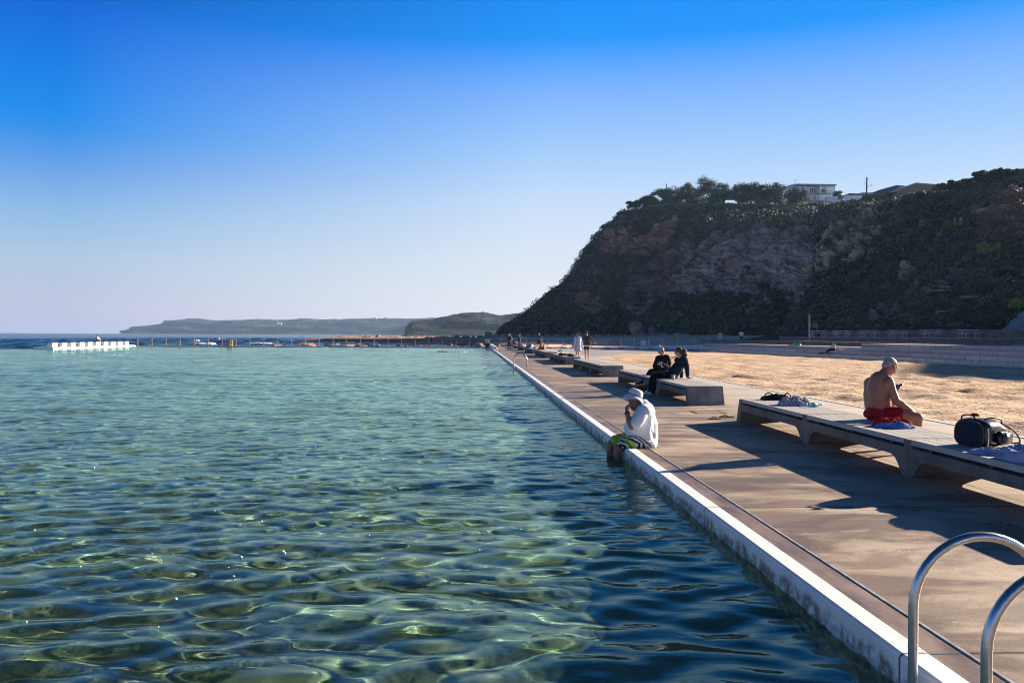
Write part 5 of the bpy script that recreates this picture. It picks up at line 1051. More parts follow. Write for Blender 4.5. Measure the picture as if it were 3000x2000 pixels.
# things on the steps
def stepP(px, z, y): p = G(px, y, z); return p
tm = Matrix.Rotation(RZ, 4, 'Z')
def TP(x, y, z): v = tm @ Vector((x, y, 0)); return T0+v+Vector((0, 0, z))
def yonstep(px, xo):
    """distance along the terraces that shows in photo column px"""
    best = min((abs(((lambda q: 1500+FPX*((q-CP).dot(CR))/((q-CP).dot(CF)))(TP(xo, y_, 0)))-px), y_) for y_ in np.linspace(0, 85, 400)); return best[1]
yy = yonstep(2337, 2.5); heap('green_bag', TP(2.5, yy, .615), .35, .45, .5, 71, fabric('lime_green', (.03, .5, .10), rough=.5), 'bright lime green bag left on the concrete steps', 'bag', fold=.3)
yy = yonstep(2322, 2.5); heap('pale_cloth', TP(2.5, yy, .615), .3, .5, .25, 72, fabric('pale_pink', (.6, .5, .52)), 'pale pink cloth left of the lime green bag', 'clothing')
# ================================================================== PEOPLE
def _ell(bm, c, r, rot=(0, 0, 0), seg=16):
    v = bmesh.ops.create_uvsphere(bm, u_segments=seg, v_segments=seg//2+2, radius=1)['verts']; T = Matrix.Translation(c) @ (rot if isinstance(rot, Matrix) else Euler(rot).to_matrix().to_4x4()) @ Matrix.Diagonal((*r, 1))
    for x in v: x.co = T @ x.co
def _cap(bm, p, q, r0, r1, n=12):
    p, q = Vector(p), Vector(q); d = q-p; L_ = d.length
    if L_ < 1e-6: return _ell(bm, p, (r0,)*3)
    t = d/L_; up = Vector((0, 0, 1)) if abs(t.z) < .9 else Vector((1, 0, 0)); a = t.cross(up).normalized(); b_ = a.cross(t); rings = []
    prof = [(-r0*math.cos(k*math.pi/8), r0*math.sin(k*math.pi/8)) for k in range(1, 5)]+[(L_+r1*math.sin(k*math.pi/8), r1*math.cos(k*math.pi/8)) for k in range(0, 4)]
    for s_, rr in prof: rings.append([bm.verts.new(p+t*s_+(a*math.cos(6.2832*k/n)+b_*math.sin(6.2832*k/n))*rr) for k in range(n)])
    for A, B in zip(rings, rings[1:]):
        for k in range(n): bm.faces.new((A[k], A[(k+1) % n], B[(k+1) % n], B[k]))
    e0 = bm.verts.new(p-t*r0); e1 = bm.verts.new(q+t*r1)
    for k in range(n): bm.faces.new((rings[0][(k+1) % n], rings[0][k], e0)); bm.faces.new((rings[-1][k], rings[-1][(k+1) % n], e1))
def blob(name, prims, mat, parent, voxel=.012, smooth=3, wrinkle=0, seed=0, cut=None):
    """prims: ('c', p, q, r0, r1) tapered limb | ('l', [points], [radii]) chain | ('e', centre, radii, rotation) ellipsoid -> one continuous surface"""
    bm = bmesh.new()
    for p in prims:
        if p[0] == 'c': _cap(bm, *p[1:])
        elif p[0] == 'l':
            for a in range(len(p[1])-1): _cap(bm, p[1][a], p[1][a+1], p[2][a], p[2][a+1])
        else: _ell(bm, Vector(p[1]), p[2], p[3] if len(p) > 3 else (0, 0, 0))
    bmesh.ops.recalc_face_normals(bm, faces=bm.faces)
    me = bpy.data.meshes.new('tmp'); bm.to_mesh(me); bm.free(); tmp = bpy.data.objects.new('tmp', me); COL.objects.link(tmp)
    r = tmp.modifiers.new('r', 'REMESH'); r.mode = 'VOXEL'; r.voxel_size = voxel; r.adaptivity = 0
    if smooth: s_ = tmp.modifiers.new('s', 'SMOOTH'); s_.iterations = smooth; s_.factor = .5
    dg = bpy.context.evaluated_depsgraph_get(); out = bpy.data.meshes.new_from_object(tmp.evaluated_get(dg)); bpy.data.objects.remove(tmp); out.materials.clear()
    if wrinkle:
        n = len(out.vertices); co = np.empty(n*3, 'f'); out.vertices.foreach_get('co', co); co = co.reshape(-1, 3).astype(float); no = np.empty(n*3, 'f'); out.vertices.foreach_get('normal', no); no = no.reshape(-1, 3)
        w_ = fbm(co[:, 0]*6+seed, co[:, 1]*6, co[:, 2]*3.5+seed, seed=90+seed, octv=3); rdg = 1-np.abs(fbm(co[:, 0]*9, co[:, 1]*9, co[:, 2]*7+w_*1.5, seed=95+seed, octv=3)); co += no*((rdg[:, None]-.6)*wrinkle); out.vertices.foreach_set('co', co.astype('f').ravel())
    if cut is not None:          # keep the part on the positive side of each plane (point, normal)
        bm = bmesh.new(); bm.from_mesh(out)
        for pc, nrm_ in cut:
            bmesh.ops.bisect_plane(bm, geom=bm.verts[:]+bm.edges[:]+bm.faces[:], plane_co=Vector(pc), plane_no=Vector(nrm_), clear_inner=True)
        bm.to_mesh(out); bm.free()
    out.shade_smooth(); out.name = name; return link(name, out, mat, parent, world=True)
def skin(name, c, rough=.5):
    m, t, b = new_mat(name); v = objco(t); n1 = noise(t, v, 14, 5); n2 = noise(t, v, 45, 3)
    c_ = mixc(t, mrange(t, n1, .35, .65), tuple(x*.82 for x in c), c); c_ = mixc(t, mrange(t, n2, .55, .7, 0, .3), c_, (c[0]*.7, c[1]*.5, c[2]*.45))
    t.links.new(c_, b.inputs['Base Color']); b.inputs['Roughness'].default_value = rough; b.inputs['Specular IOR Level'].default_value = .35; b.inputs['Subsurface Weight'].default_value = .08; b.inputs['Subsurface Radius'].default_value = (.02, .008, .004); b.inputs['Subsurface Scale'].default_value = .5; bump(t, b, n2, .15, .003); return m
def hairmat(name, c1, c2):
    m, t, b = new_mat(name); v = objco(t); t.links.new(mixc(t, mrange(t, noise(t, v, 38, 4, .7), .35, .65), c1, c2), b.inputs['Base Color']); b.inputs['Roughness'].default_value = .7; bump(t, b, noise(t, v, 120, 3), .4, .004); return m
M_SK1 = skin('skin_tan', (.42, .20, .125)); M_SK2 = skin('skin_fair', (.58, .36, .27)); M_SK3 = skin('skin_brown', (.40, .21, .13))
M_GLS = plain('sunglasses', (.008, .008, .01), .12, .1, 5, 0)
def frame_of(fwd, up=Vector((0, 0, 1))):
    f_ = Vector(fwd).normalized(); r_ = f_.cross(up).normalized(); u_ = r_.cross(f_); return f_, r_, u_      # forward, right, up
def head_prims(c, fwd, up=Vector((0, 0, 1)), s=1.0):
    """head about 0.23 m tall: skull, jaw, nose, brow, ears, lips; c is the middle of the head"""
    f_, r_, u_ = frame_of(fwd, up); P_ = lambda a, b_, d: Vector(c)+(f_*a+r_*b_+u_*d)*s; R_ = Matrix((r_, f_, u_)).transposed().to_4x4()
    return [('e', P_(-.015, 0, .025), (.076*s, .095*s, .092*s), R_), ('e', P_(.022, 0, -.045), (.056*s, .066*s, .062*s), R_), ('e', P_(.055, 0, -.088), (.027*s, .028*s, .022*s), R_), ('c', P_(.078, 0, .015), P_(.105, 0, -.025), .010*s, .015*s), ('e', P_(.072, 0, .035), (.055*s, .018*s, .012*s), R_),
            ('e', P_(.083, 0, -.058), (.024*s, .010*s, .007*s), R_), ('e', P_(.0, .078, -.01), (.009*s, .02*s, .03*s), R_), ('e', P_(.0, -.078, -.01), (.009*s, .02*s, .03*s), R_), ('e', P_(.055, .035, -.02), (.025*s, .025*s, .022*s), R_), ('e', P_(.055, -.035, -.02), (.025*s, .025*s, .022*s), R_)]
def hand_prims(w, dirf, palm_up, curl=.5, s=1.0, side=1, thumb_out=.6):
    """w wrist, dirf along the fingers, palm_up the back-of-hand normal"""
    f_ = Vector(dirf).normalized(); n_ = Vector(palm_up); n_ = (n_-f_*n_.dot(f_)).normalized(); a_ = f_.cross(n_)*side; P_ = lambda x, y, z: Vector(w)+(f_*x+a_*y+n_*z)*s
    pr = [('c', P_(.0, 0, 0), P_(.03, 0, 0), .024*s, .027*s), ('c', P_(.03, .018, 0), P_(.085, .026, 0), .019*s, .014*s), ('c', P_(.03, -.012, 0), P_(.085, -.022, 0), .019*s, .013*s), ('c', P_(.03, .004, 0), P_(.088, .004, 0), .019*s, .014*s)]
    for y, L_, ph in ((.030, .070, 0), (.011, .080, .05), (-.009, .074, .1), (-.028, .058, .2)):
        p = P_(.088, y, 0); ang = 0; pts = [p]
        for seg in (.45, .32, .23): ang += curl*(1+ph)*.9; pts.append(pts[-1]+(f_*math.cos(ang)-n_*math.sin(ang))*L_*seg*s)
        pr.append(('l', pts, [.0098*s, .0090*s, .0084*s, .0072*s]))
    t0 = P_(.025, .03, -.004); t1 = P_(.055, .03+.034*thumb_out, -.014-.01*curl); t2 = P_(.082, .03+.042*thumb_out-.01*curl, -.022-.018*curl); pr.append(('l', [t0, t1, t2], [.013*s, .011*s, .0085*s])); return pr

# ------------------------------------------------------------------ man in the white bucket hat, sitting on the coping
def c1(x, y, dY=0., Y0=11.25): return D(1740+x/5.6, 1100+y/5.6, Y0+dY)
root = thing('person', (2.62, 11.25, 0), 'man in white bucket hat and white t-shirt sitting on the pool edge, legs in water', 'person')
f_face = Vector((-1, -.28, -.34)).normalized(); hc = c1(675, 432)
body = head_prims(hc, f_face, s=1.02)
nk = c1(790, 475); sh_n, sh_f = c1(815, 590, -.19), c1(790, 560, .17); belly = c1(745, 900); hipc = c1(850, 1085)
body += [('c', hc+Vector((.02, 0, -.03)), nk, .062, .066), ('l', [nk, c1(800, 620), c1(790, 800), belly, hipc], [.065, .12, .135, .14, .12]), ('c', sh_n, sh_f, .06, .06)]
# near arm raised to the mouth
el_n, wr_n = c1(625, 830, -.26), c1(540, 600, -.16)
body += [('l', [sh_n, c1(730, 730, -.24), el_n], [.06, .055, .047]), ('l', [el_n, c1(575, 720, -.22), wr_n], [.045, .041, .027])]
body += hand_prims(wr_n, (c1(545, 480, -.12)-wr_n), Vector((-1, -.4, .1)), .75, .98, side=-1)
# far arm resting on the thigh
el_f, wr_f = c1(680, 800, .30), c1(545, 940, .22); body += [('l', [sh_f, el_f], [.055, .045]), ('c', el_f, wr_f, .042, .027)]; body += hand_prims(wr_f, (c1(450, 965, .18)-wr_f), Vector((0, 0, 1)), .25, .95, side=1)
# legs
kn_n, kn_f = c1(405, 1190, -.13), c1(290, 1120, .17); hp_n, hp_f = c1(800, 1110, -.12), c1(790, 1095, .12)
an_n, an_f = c1(395, 1560, -.10), c1(285, 1440, .18)
body += [('l', [hp_n, c1(600, 1120, -.13), kn_n], [.075, .080, .068]), ('l', [hp_f, kn_f], [.08, .066]), ('l', [kn_n, c1(388, 1290, -.13), an_n+Vector((0, 0, .0))], [.066, .062, .045]), ('l', [kn_f, c1(270, 1220, .17), an_f], [.064, .06, .045])]
for a_ in (an_n, an_f): body += [('c', a_, a_+Vector((.02, 0, -.12)), .045, .04), ('c', a_+Vector((0.02, 0, -.14)), a_+Vector((-.15, -.03, -.17)), .04, .03)]
blob('body', body, skin('skin_tan_shade', (.36, .17, .11)), root, .009, 3)
shirt = [('l', [c1(830, 470, 0), c1(830, 600), c1(800, 760), c1(775, 930), c1(800, 1060)], [.07, .15, .168, .182, .17]), ('c', sh_n+Vector((.02, 0, .01)), sh_f+Vector((.01, 0, .01)), .085, .08), ('e', c1(650, 860, -.02), (.13, .15, .17)), ('l', [c1(895, 620), c1(930, 800), c1(925, 1000), c1(905, 1090)], [.08, .10, .11, .10]),
         ('l', [sh_n, c1(745, 705, -.235), c1(680, 790, -.25)], [.085, .085, .083]), ('l', [sh_f, c1(690, 720, .25)], [.08, .08]), ('e', c1(850, 1095, 0), (.165, .19, .085)), ('e', c1(905, 1120, -.03), (.11, .17, .06))]
M_WT = fabric('white_tshirt', (.90, .90, .92), rough=.9)
sh_o = blob('white_tshirt', shirt, M_WT, root, .011, 5, wrinkle=.0075, seed=1)
short_far = [('l', [c1(800, 1080, .12), c1(560, 1045, .14), c1(370, 1075, .16)], [.115, .108, .094]), ('e', c1(780, 1125, .05), (.12, .15, .07))]
m, t, b = new_mat('lime_shorts'); t.links.new(mixc(t, mrange(t, noise(t, objco(t), 9, 3), .3, .7), (.33, .46, .02), (.44, .58, .04)), b.inputs['Base Color']); b.inputs['Roughness'].default_value = .6
blob('lime_leg', short_far, m, root, .011, 3, wrinkle=.01, seed=2)
m, t, b = new_mat('patterned_shorts'); v = objco(t); wv = node(t, 'ShaderNodeTexWave', bands_direction='DIAGONAL'); wv.inputs['Scale'].default_value = 6.5; wv.inputs['Distortion'].default_value = 7; wv.inputs['Detail'].default_value = 2; wv.inputs['Detail Scale'].default_value = 1.2; t.links.new(v, wv.inputs[0])
c = mixc(t, mrange(t, wv.outputs[1], .40, .44), (.012, .012, .014), (.70, .68, .68)); nn = noise(t, v, 4.2, 2); c = mixc(t, mrange(t, nn, .50, .53), c, (.42, .55, .03)); c = mixc(t, mrange(t, wv.outputs[1], .22, .12), c, (.01, .01, .012)); t.links.new(c, b.inputs['Base Color']); b.inputs['Roughness'].default_value = .6
blob('patterned_leg', [('l', [c1(820, 1115, -.10), c1(700, 1095, -.12), c1(500, 1120, -.14)], [.10, .108, .096]), ('e', c1(740, 1135, -.12), (.19, .09, .06)), ('e', c1(860, 1125, -.10), (.12, .11, .07))], m, root, .011, 3, wrinkle=.012, seed=3)
# hat
hu = (Vector((.36, .05, 1))).normalized(); hcn = c1(668, 350); hr = Vector((1, 0, -.36)).normalized(); hf = hu.cross(hr)
R_ = Matrix((hr, hf, hu)).transposed().to_4x4(); R_.translation = hcn
M_HAT = fabric('white_hat', (.76, .75, .80), rough=.95)
hat = thing('tmp', (0, 0, 0), None, None); bpy.data.objects.remove(hat)
q = MB(); prof = [(.162, -.035), (.150, -.018), (.125, .004), (.104, .012), (.103, .04), (.100, .07), (.088, .098), (.06, .112), (.001, .116)]
bm = q.bm; n = 36; rings = []
for r_, z_ in prof+[(.001, .108), (.055, .104), (.082, .09), (.094, .06), (.097, .01), (.12, -.001), (.148, -.022), (.160, -.039)]:
    ring = []
    for k in range(n):
        a = 2*math.pi*k/n; wob = (1+.05*math.sin(2*a+.5)+.03*math.sin(5*a)) if r_ > .11 else 1; dz = (-.020*math.cos(a)**2+.012*math.sin(3*a)-.022*max(0, -math.cos(a))) if r_ > .12 else 0
        ring.append(bm.verts.new((r_*wob*math.cos(a), r_*wob*math.sin(a)*.94, z_+dz*(r_-.11)/.05)))
    rings.append(ring)
for A, B in zip(rings, rings[1:]+rings[:1]):
    for k in range(n): bm.faces.new((A[k], A[(k+1) % n], B[(k+1) % n], B[k]))
me = q.mesh('bucket_hat', True, R_); ho = link('bucket_hat', me, M_HAT, root, world=True)
q = MB(); q.tube([(R_ @ Vector((.1045*math.cos(a), .1045*.94*math.sin(a), .022+.004*(k % 2)))) for k, a in enumerate([2*math.pi*j/30 for j in range(30)])], .006, 6, close=True); q.build('hat_cord', plain('navy_cord', (.05, .05, .12), .8, .7, 90), ho, world=True)
w0 = wr_n+(el_n-wr_n)*.06; ax_ = (el_n-wr_n).normalized(); s1_ = ax_.cross(Vector((0, 1, 0))).normalized(); s2_ = ax_.cross(s1_)
q = MB(); q.tube([w0+(s1_*math.cos(a)+s2_*math.sin(a))*.032 for a in [2*math.pi*j/18 for j in range(18)]], .009, 6, close=True); q.build('wrist_watch', plain('watch_black', (.012, .012, .014), .35), root, world=True)
# ------------------------------------------------------------------ shirtless man on the nearest bench
def c3(x, y, dY=0., Y0=10.75): return D(2450+x/6.273, 1020+y/6.273, Y0+dY)
root = thing('person', (5.3, 10.75, BT), 'shirtless grey haired man in red shorts on the nearest bench looking at his phone', 'person')
f_face = Vector((.80, .15, -.62)).normalized(); hc = c3(990, 335, .02)
body = head_prims(hc, f_face, s=1.03)
pel = c3(770, 1180, .0)
shL, shR = c3(610, 640, .13), c3(955, 615, -.10)
nk = c3(880, 480, .0)
body += [('c', hc+Vector((-.035, -.0, -.03)), c3(850, 500), .062, .07), ('c', c3(850, 520), shR, .07, .072), ('c', c3(820, 520), shL, .07, .075),
         ('l', [c3(800, 600, -.0), c3(760, 780), c3(750, 980), pel], [.135, .145, .14, .14]), ('l', [shL+Vector((.02, 0, -.02)), c3(640, 860, .06), c3(680, 1080, .02)], [.085, .10, .11]), ('l', [shR+Vector((-.03, 0, -.03)), c3(850, 860, -.03), c3(850, 1040, -.02)], [.085, .095, .115]),
         ('e', c3(920, 1000, .06), (.12, .13, .13)), ('e', c3(860, 930, .0), (.11, .12, .13))]
elR, wrR = c3(1110, 985, -.20), c3(1420, 1180, -.26)
body += [('l', [shR, c3(1020, 780, -.14), elR], [.075, .060, .050]), ('l', [elR, c3(1210, 1040, -.23), wrR], [.050, .049, .030])]
body += hand_prims(wrR, (c3(1560, 1270, -.30)-wrR), Vector((.3, -.3, 1)), .32, 1.0, side=1)
elL = c3(1000, 930, .32); wrL = c3(1085, 800, .34); body += [('l', [shL, c3(800, 780, .28), elL], [.07, .055, .045]), ('c', elL, wrL, .044, .028)]; body += hand_prims(wrL, (c3(1120, 730, .34)-wrL), Vector((-.4, -1, .2)), .8, .95, side=-1)
hipR, knR = c3(880, 1220, -.06), c3(1500, 1275, -.34); hipL, knL = c3(800, 1200, .12), c3(1330, 1200, .28)
body += [('l', [hipR, c3(1200, 1235, -.22), knR], [.105, .092, .066]), ('l', [hipL, knL], [.105, .07]), ('l', [knR, c3(1490, 1420, -.30), c3(1450, 1640, -.20)], [.062, .058, .04]), ('l', [knL, c3(1330, 1420, .3), c3(1300, 1650, .3)], [.062, .058, .04]), ('c', c3(1450, 1680, -.2), c3(1560, 1740, -.2), .038, .03), ('c', c3(1300, 1690, .3), c3(1420, 1740, .3), .038, .03)]
blob('body', body, skin('skin_sunned', (.36, .175, .105), .42), root, .0095, 4)
blob('red_shorts', [('e', c3(760, 1200, .02), (.185, .165, .10)), ('l', [c3(740, 1150), c3(820, 1190)], [.145, .15]), ('l', [hipR, c3(1130, 1225, -.20)], [.118, .108]), ('l', [hipL, c3(1100, 1190, .22)], [.118, .105])], fabric('red_shorts', (.30, .012, .018), rough=.8), root, .012, 3, wrinkle=.010, seed=4)
hf_, hr_, hu_ = frame_of(f_face)
blob('hair', [('e', hc+(-hf_*.030+hu_*.032), (.081, .092, .087), Matrix((hr_, hf_, hu_)).transposed().to_4x4()), ('e', hc+(-hf_*.055-hu_*.02), (.066, .045, .055))], hairmat('grey_hair', (.09, .09, .10), (.50, .49, .50)), root, .010, 2, wrinkle=.01, seed=6, cut=[(hc+hf_*.055, -hf_+hu_*.55)])
ph = thing('mobile_phone', wrL, 'dark mobile phone held in the hand of the shirtless man', 'phone')
pc = c3(1120, 700, .31); T_ = Matrix.Translation(pc) @ Euler((rad(62), rad(-22), rad(60))).to_matrix().to_4x4(); q = MB(); q.box((-.038, -.0045, -.075), (.038, .0045, .075), .004, T=T_); q.build('phone_body', plain('phone_case', (.03, .045, .08), .4), ph, world=True)
q = MB(); q.box((-.034, -.0052, -.068), (.034, -.0046, .068), T=T_); q.build('screen', M_GLS, ph, world=True)

# ------------------------------------------------------------------ two women on the second bench
def c2(x, y, dY=0., Y0=22.): return D(1780+x/6.357, 980+y/6.357, Y0+dY)
# woman in navy jumper leaning back (Y about 21.4)
Yw = 21.3
def cw(x, y, dY=0.): return c2(x, y, dY, Yw)
root = thing('person', (5.1, Yw, BT), 'woman with dark curly hair in a navy jumper leaning back on her hand', 'person')
f_face = Vector((-1, .12, .02)).normalized(); hc = cw(1318, 325); body = head_prims(hc, f_face, s=.97)
nk = cw(1350, 420); shF, shN = cw(1290, 470, .17), cw(1440, 470, -.15); hip = cw(1190, 760)
body += [('c', hc+Vector((.015, 0, -.03)), nk, .052, .055), ('c', shN, shF, .058, .055), ('l', [cw(1370, 500), cw(1290, 620), hip], [.11, .125, .14])]
elN, wrN = cw(1470, 650, -.20), cw(1495, 800, -.26); body += [('l', [shN, elN, wrN], [.056, .044, .028])]; body += hand_prims(wrN, Vector((1, -.25, -.12)), Vector((0, 0, 1)), .1, .95, side=1)
elF, wrF = cw(1370, 660, .22), cw(1375, 780, .26); body += [('l', [shF, elF, wrF], [.052, .042, .027])]
knN, knF = cw(930, 800, -.10), cw(850, 770, .12); anN, anF = cw(830, 1075, -.08), cw(770, 1050, .14); hN, hF = cw(1180, 770, -.1), cw(1160, 760, .1)
body += [('l', [hN, knN, anN], [.095, .062, .042]), ('l', [hF, knF, anF], [.095, .062, .042])]
blob('body', body, M_SK2, root, .011, 3)
jump = [('l', [cw(1370, 455), cw(1365, 520), cw(1300, 620), cw(1235, 700), cw(1200, 760)], [.075, .135, .15, .155, .15]), ('c', shN, shF, .075, .07), ('l', [shN, cw(1475, 600, -.2), cw(1490, 770, -.25)], [.08, .07, .045]), ('l', [shF, elF, wrF], [.07, .06, .045])]
blob('navy_jumper', jump, fabric('navy_jumper', (.012, .022, .045)), root, .013, 3, wrinkle=.014, seed=7)
blob('black_trousers', [('l', [hN, cw(1080, 800, -.1), knN, cw(880, 930, -.09), cw(840, 1060, -.08)], [.125, .10, .085, .075, .07]), ('l', [hF, knF, cw(780, 1035, .14)], [.12, .085, .07]), ('e', cw(1190, 775), (.16, .18, .10))], fabric('black_trousers', (.012, .012, .014)), root, .013, 3, wrinkle=.012, seed=8)
blob('hair', [('e', hc+Vector((.025, 0, .03)), (.10, .088, .09)), ('l', [hc+Vector((.06, -.02, .02)), cw(1420, 320, -.03), cw(1440, 370, -.03), cw(1440, 430, -.05)], [.07, .075, .065, .03]), ('l', [hc+Vector((.05, .03, .0)), cw(1385, 370, .05), cw(1390, 410, .05)], [.06, .05, .03])], hairmat('dark_curly_hair', (.014, .008, .006), (.12, .05, .028)), root, .009, 1, wrinkle=.022, seed=9, cut=[(hc+Vector((-.048, 0, 0)), (1, 0, .35))])
def shoe(a, d, mat, root, L_=.17, name='shoe', sole=None):
    a = Vector(a); d = Vector(d).normalized(); o_ = blob(name, [('c', a-d*.04+Vector((0, 0, -.005)), a+d*L_+Vector((0, 0, -.02)), .045, .034), ('c', a+Vector((0, 0, .03)), a+d*.05, .045, .042)], mat, root, .010, 2)
    if sole: blob('sole', [('c', a-d*.045+Vector((0, 0, -.046)), a+d*(L_+.02)+Vector((0, 0, -.052)), .024, .022)], sole, o_, .010, 1)
M_WS = fabric('white_shoe', (.75, .78, .82)); shoe(cw(800, 1105, -.08)+Vector((0, 0, .0)), (-1, -.15, -.05), M_WS, root, .15); shoe(cw(745, 1080, .14), (-1, .1, -.05), M_WS, root, .13)
gc = hc+f_face*.086+Vector((0, 0, .018)); blob('sunglasses', [('e', gc+Vector((0, .034, 0)), (.012, .027, .020)), ('e', gc+Vector((0, -.034, 0)), (.012, .027, .020)), ('c', gc+Vector((0, -.06, .006)), gc+Vector((.085, -.082, .006)), .004, .004)], M_GLS, root, .004, 0)
MB().box(tuple(cw(1055, 785, -.135)-Vector((.0, .004, .004))), tuple(cw(1115, 770, -.135)+Vector((0, .0, .008)))).build('white_logo', plain('logo_white', (.8, .8, .8)), root, world=True)
# woman in black hoodie and grey beanie (Y about 24)
Yv = 23.3
def cv(x, y, dY=0.): return c2(x, y, dY, Yv)
root = thing('person', (5.2, Yv, BT), 'woman in a grey beanie, sunglasses and black hoodie with crossed legs and arms', 'person')
f_face = Vector((.55, -.80, -.08)).normalized(); hc = cv(1003, 312); body = head_prims(hc, f_face, s=.98)
shL_, shR_ = cv(945, 440, .03), cv(1105, 430, .0)
body += [('c', hc+Vector((-.01, .01, -.04)), cv(1015, 420), .05, .055), ('c', shL_, shR_, .06, .06), ('l', [cv(1025, 470), cv(1020, 580), cv(1035, 680)], [.12, .12, .13])]
e1, w1 = cv(880, 600, -.10), cv(985, 575, -.24); e2, w2 = cv(1120, 610, -.12), cv(1010, 560, -.26)
body += [('l', [shL_, e1, w1], [.055, .045, .03]), ('l', [shR_, e2, w2], [.055, .045, .03])]; body += hand_prims(w1, Vector((1, -.1, -.1)), Vector((0, -1, .2)), .6, .9); body += hand_prims(w2, Vector((-1, -.1, .15)), Vector((0, -1, .2)), .6, .9)
h1_, h2_ = cv(980, 700, -.05), cv(1080, 700, -.05); k1, k2 = cv(800, 690, -.35), cv(860, 730, -.3); a1_, a2_ = cv(675, 860, -.45), cv(800, 1000, -.2)
body += [('l', [h2_, k1, a1_], [.09, .062, .04]), ('l', [h1_, k2, a2_], [.09, .062, .042])]
blob('body', body, M_SK2, root, .011, 3)
M_HOOD = fabric('black_hoodie', (.012, .012, .013))
blob('black_hoodie', [('l', [cv(1015, 420), cv(1025, 480), cv(1020, 590), cv(1040, 660)], [.08, .15, .155, .155]), ('c', shL_, shR_, .085, .085), ('l', [shL_, e1, w1+Vector((-.03, 0, 0))], [.085, .07, .045]), ('l', [shR_, cv(1145, 530, -.04), e2, w2+Vector((.04, 0, 0))], [.088, .08, .07, .045]), ('e', cv(1075, 405, .06), (.11, .08, .06))], M_HOOD, root, .013, 3, wrinkle=.015, seed=11)
blob('black_trousers', [('l', [h2_, cv(950, 680, -.2), k1, cv(740, 770, -.4), a1_+Vector((.02, 0, .03))], [.12, .10, .078, .06, .05]), ('l', [h1_, k2, cv(820, 900, -.25), a2_], [.12, .085, .07, .06]), ('e', cv(1040, 715, -.03), (.17, .15, .09))], fabric('black_trousers2', (.012, .012, .013)), root, .013, 3, wrinkle=.01, seed=12)
blob('beanie', [('e', hc+Vector((-.005, .01, .045)), (.088, .095, .085)), ('e', cv(958, 213, .02), (.036, .036, .034)), ('e', hc+Vector((-.02, .04, .0)), (.082, .07, .08))], fabric('grey_knit', (.42, .40, .42), (.30, .29, .31), None, 60), root, .010, 2, wrinkle=.006, seed=13, cut=[(hc+f_face*.04+Vector((0, 0, .03)), (-f_face.x*.7, -f_face.y*.7, .62))])
blob('beanie_bobble', [('e', cv(958, 213, .02), (.040, .040, .036))], fabric('pale_bobble', (.66, .64, .62)), root, .008, 1, wrinkle=.012, seed=14)
hf_, hr_, hu_ = frame_of(f_face); gc = hc+hf_*.088+hu_*.02
blob('sunglasses', [('e', gc+hr_*.033, (.022, .022, .015)), ('e', gc-hr_*.033, (.022, .022, .015)), ('c', gc+hr_*.055, gc+hr_*.078-hf_*.09, .004, .004), ('c', gc-hr_*.055, gc-hr_*.078-hf_*.09, .004, .004)], M_GLS, root, .004, 0)
# chest print: three white peaks
q = MB(); ce = cv(985, 520, -.19); sx_, sz_ = Vector((.95, -.12, 0)), Vector((0, 0, 1))
def tri(a, b_, c_): q.prism([ce+sx_*a[0]+sz_*a[1], ce+sx_*b_[0]+sz_*b_[1], ce+sx_*c_[0]+sz_*c_[1]], (0, -.02, 0))
tri((-.055, -.03), (-.005, -.03), (-.02, .045)); tri((.0, -.03), (.07, -.03), (.045, .035)); tri((-.09, -.015), (-.06, -.035), (-.07, .01)); q.prism([ce+sx_*-.04+sz_*-.045, ce+sx_*.06+sz_*-.045, ce+sx_*.07+sz_*-.034, ce+sx_*-.05+sz_*-.034], (0, -.02, 0))
q.build('chest_print', plain('print_white', (.78, .78, .80)), root, world=True)
q = MB(); q.prism([ce+sx_*-.10+sz_*-.05, ce+sx_*-.055+sz_*-.055, ce+sx_*-.085+sz_*-.01], (0, -.02, 0)); q.build('pink_print', plain('print_pink', (.55, .16, .22)), root, world=True)
M_BS = fabric('black_shoe', (.014, .014, .016)); M_SO = plain('white_sole', (.7, .7, .7)); shoe(a1_+Vector((-.01, 0, -.03)), (-.85, -.5, -.12), M_BS, root, .20, sole=M_SO); shoe(a2_+Vector((0, 0, -.05)), (-.8, -.5, -.02), M_BS, root, .18, sole=M_SO)

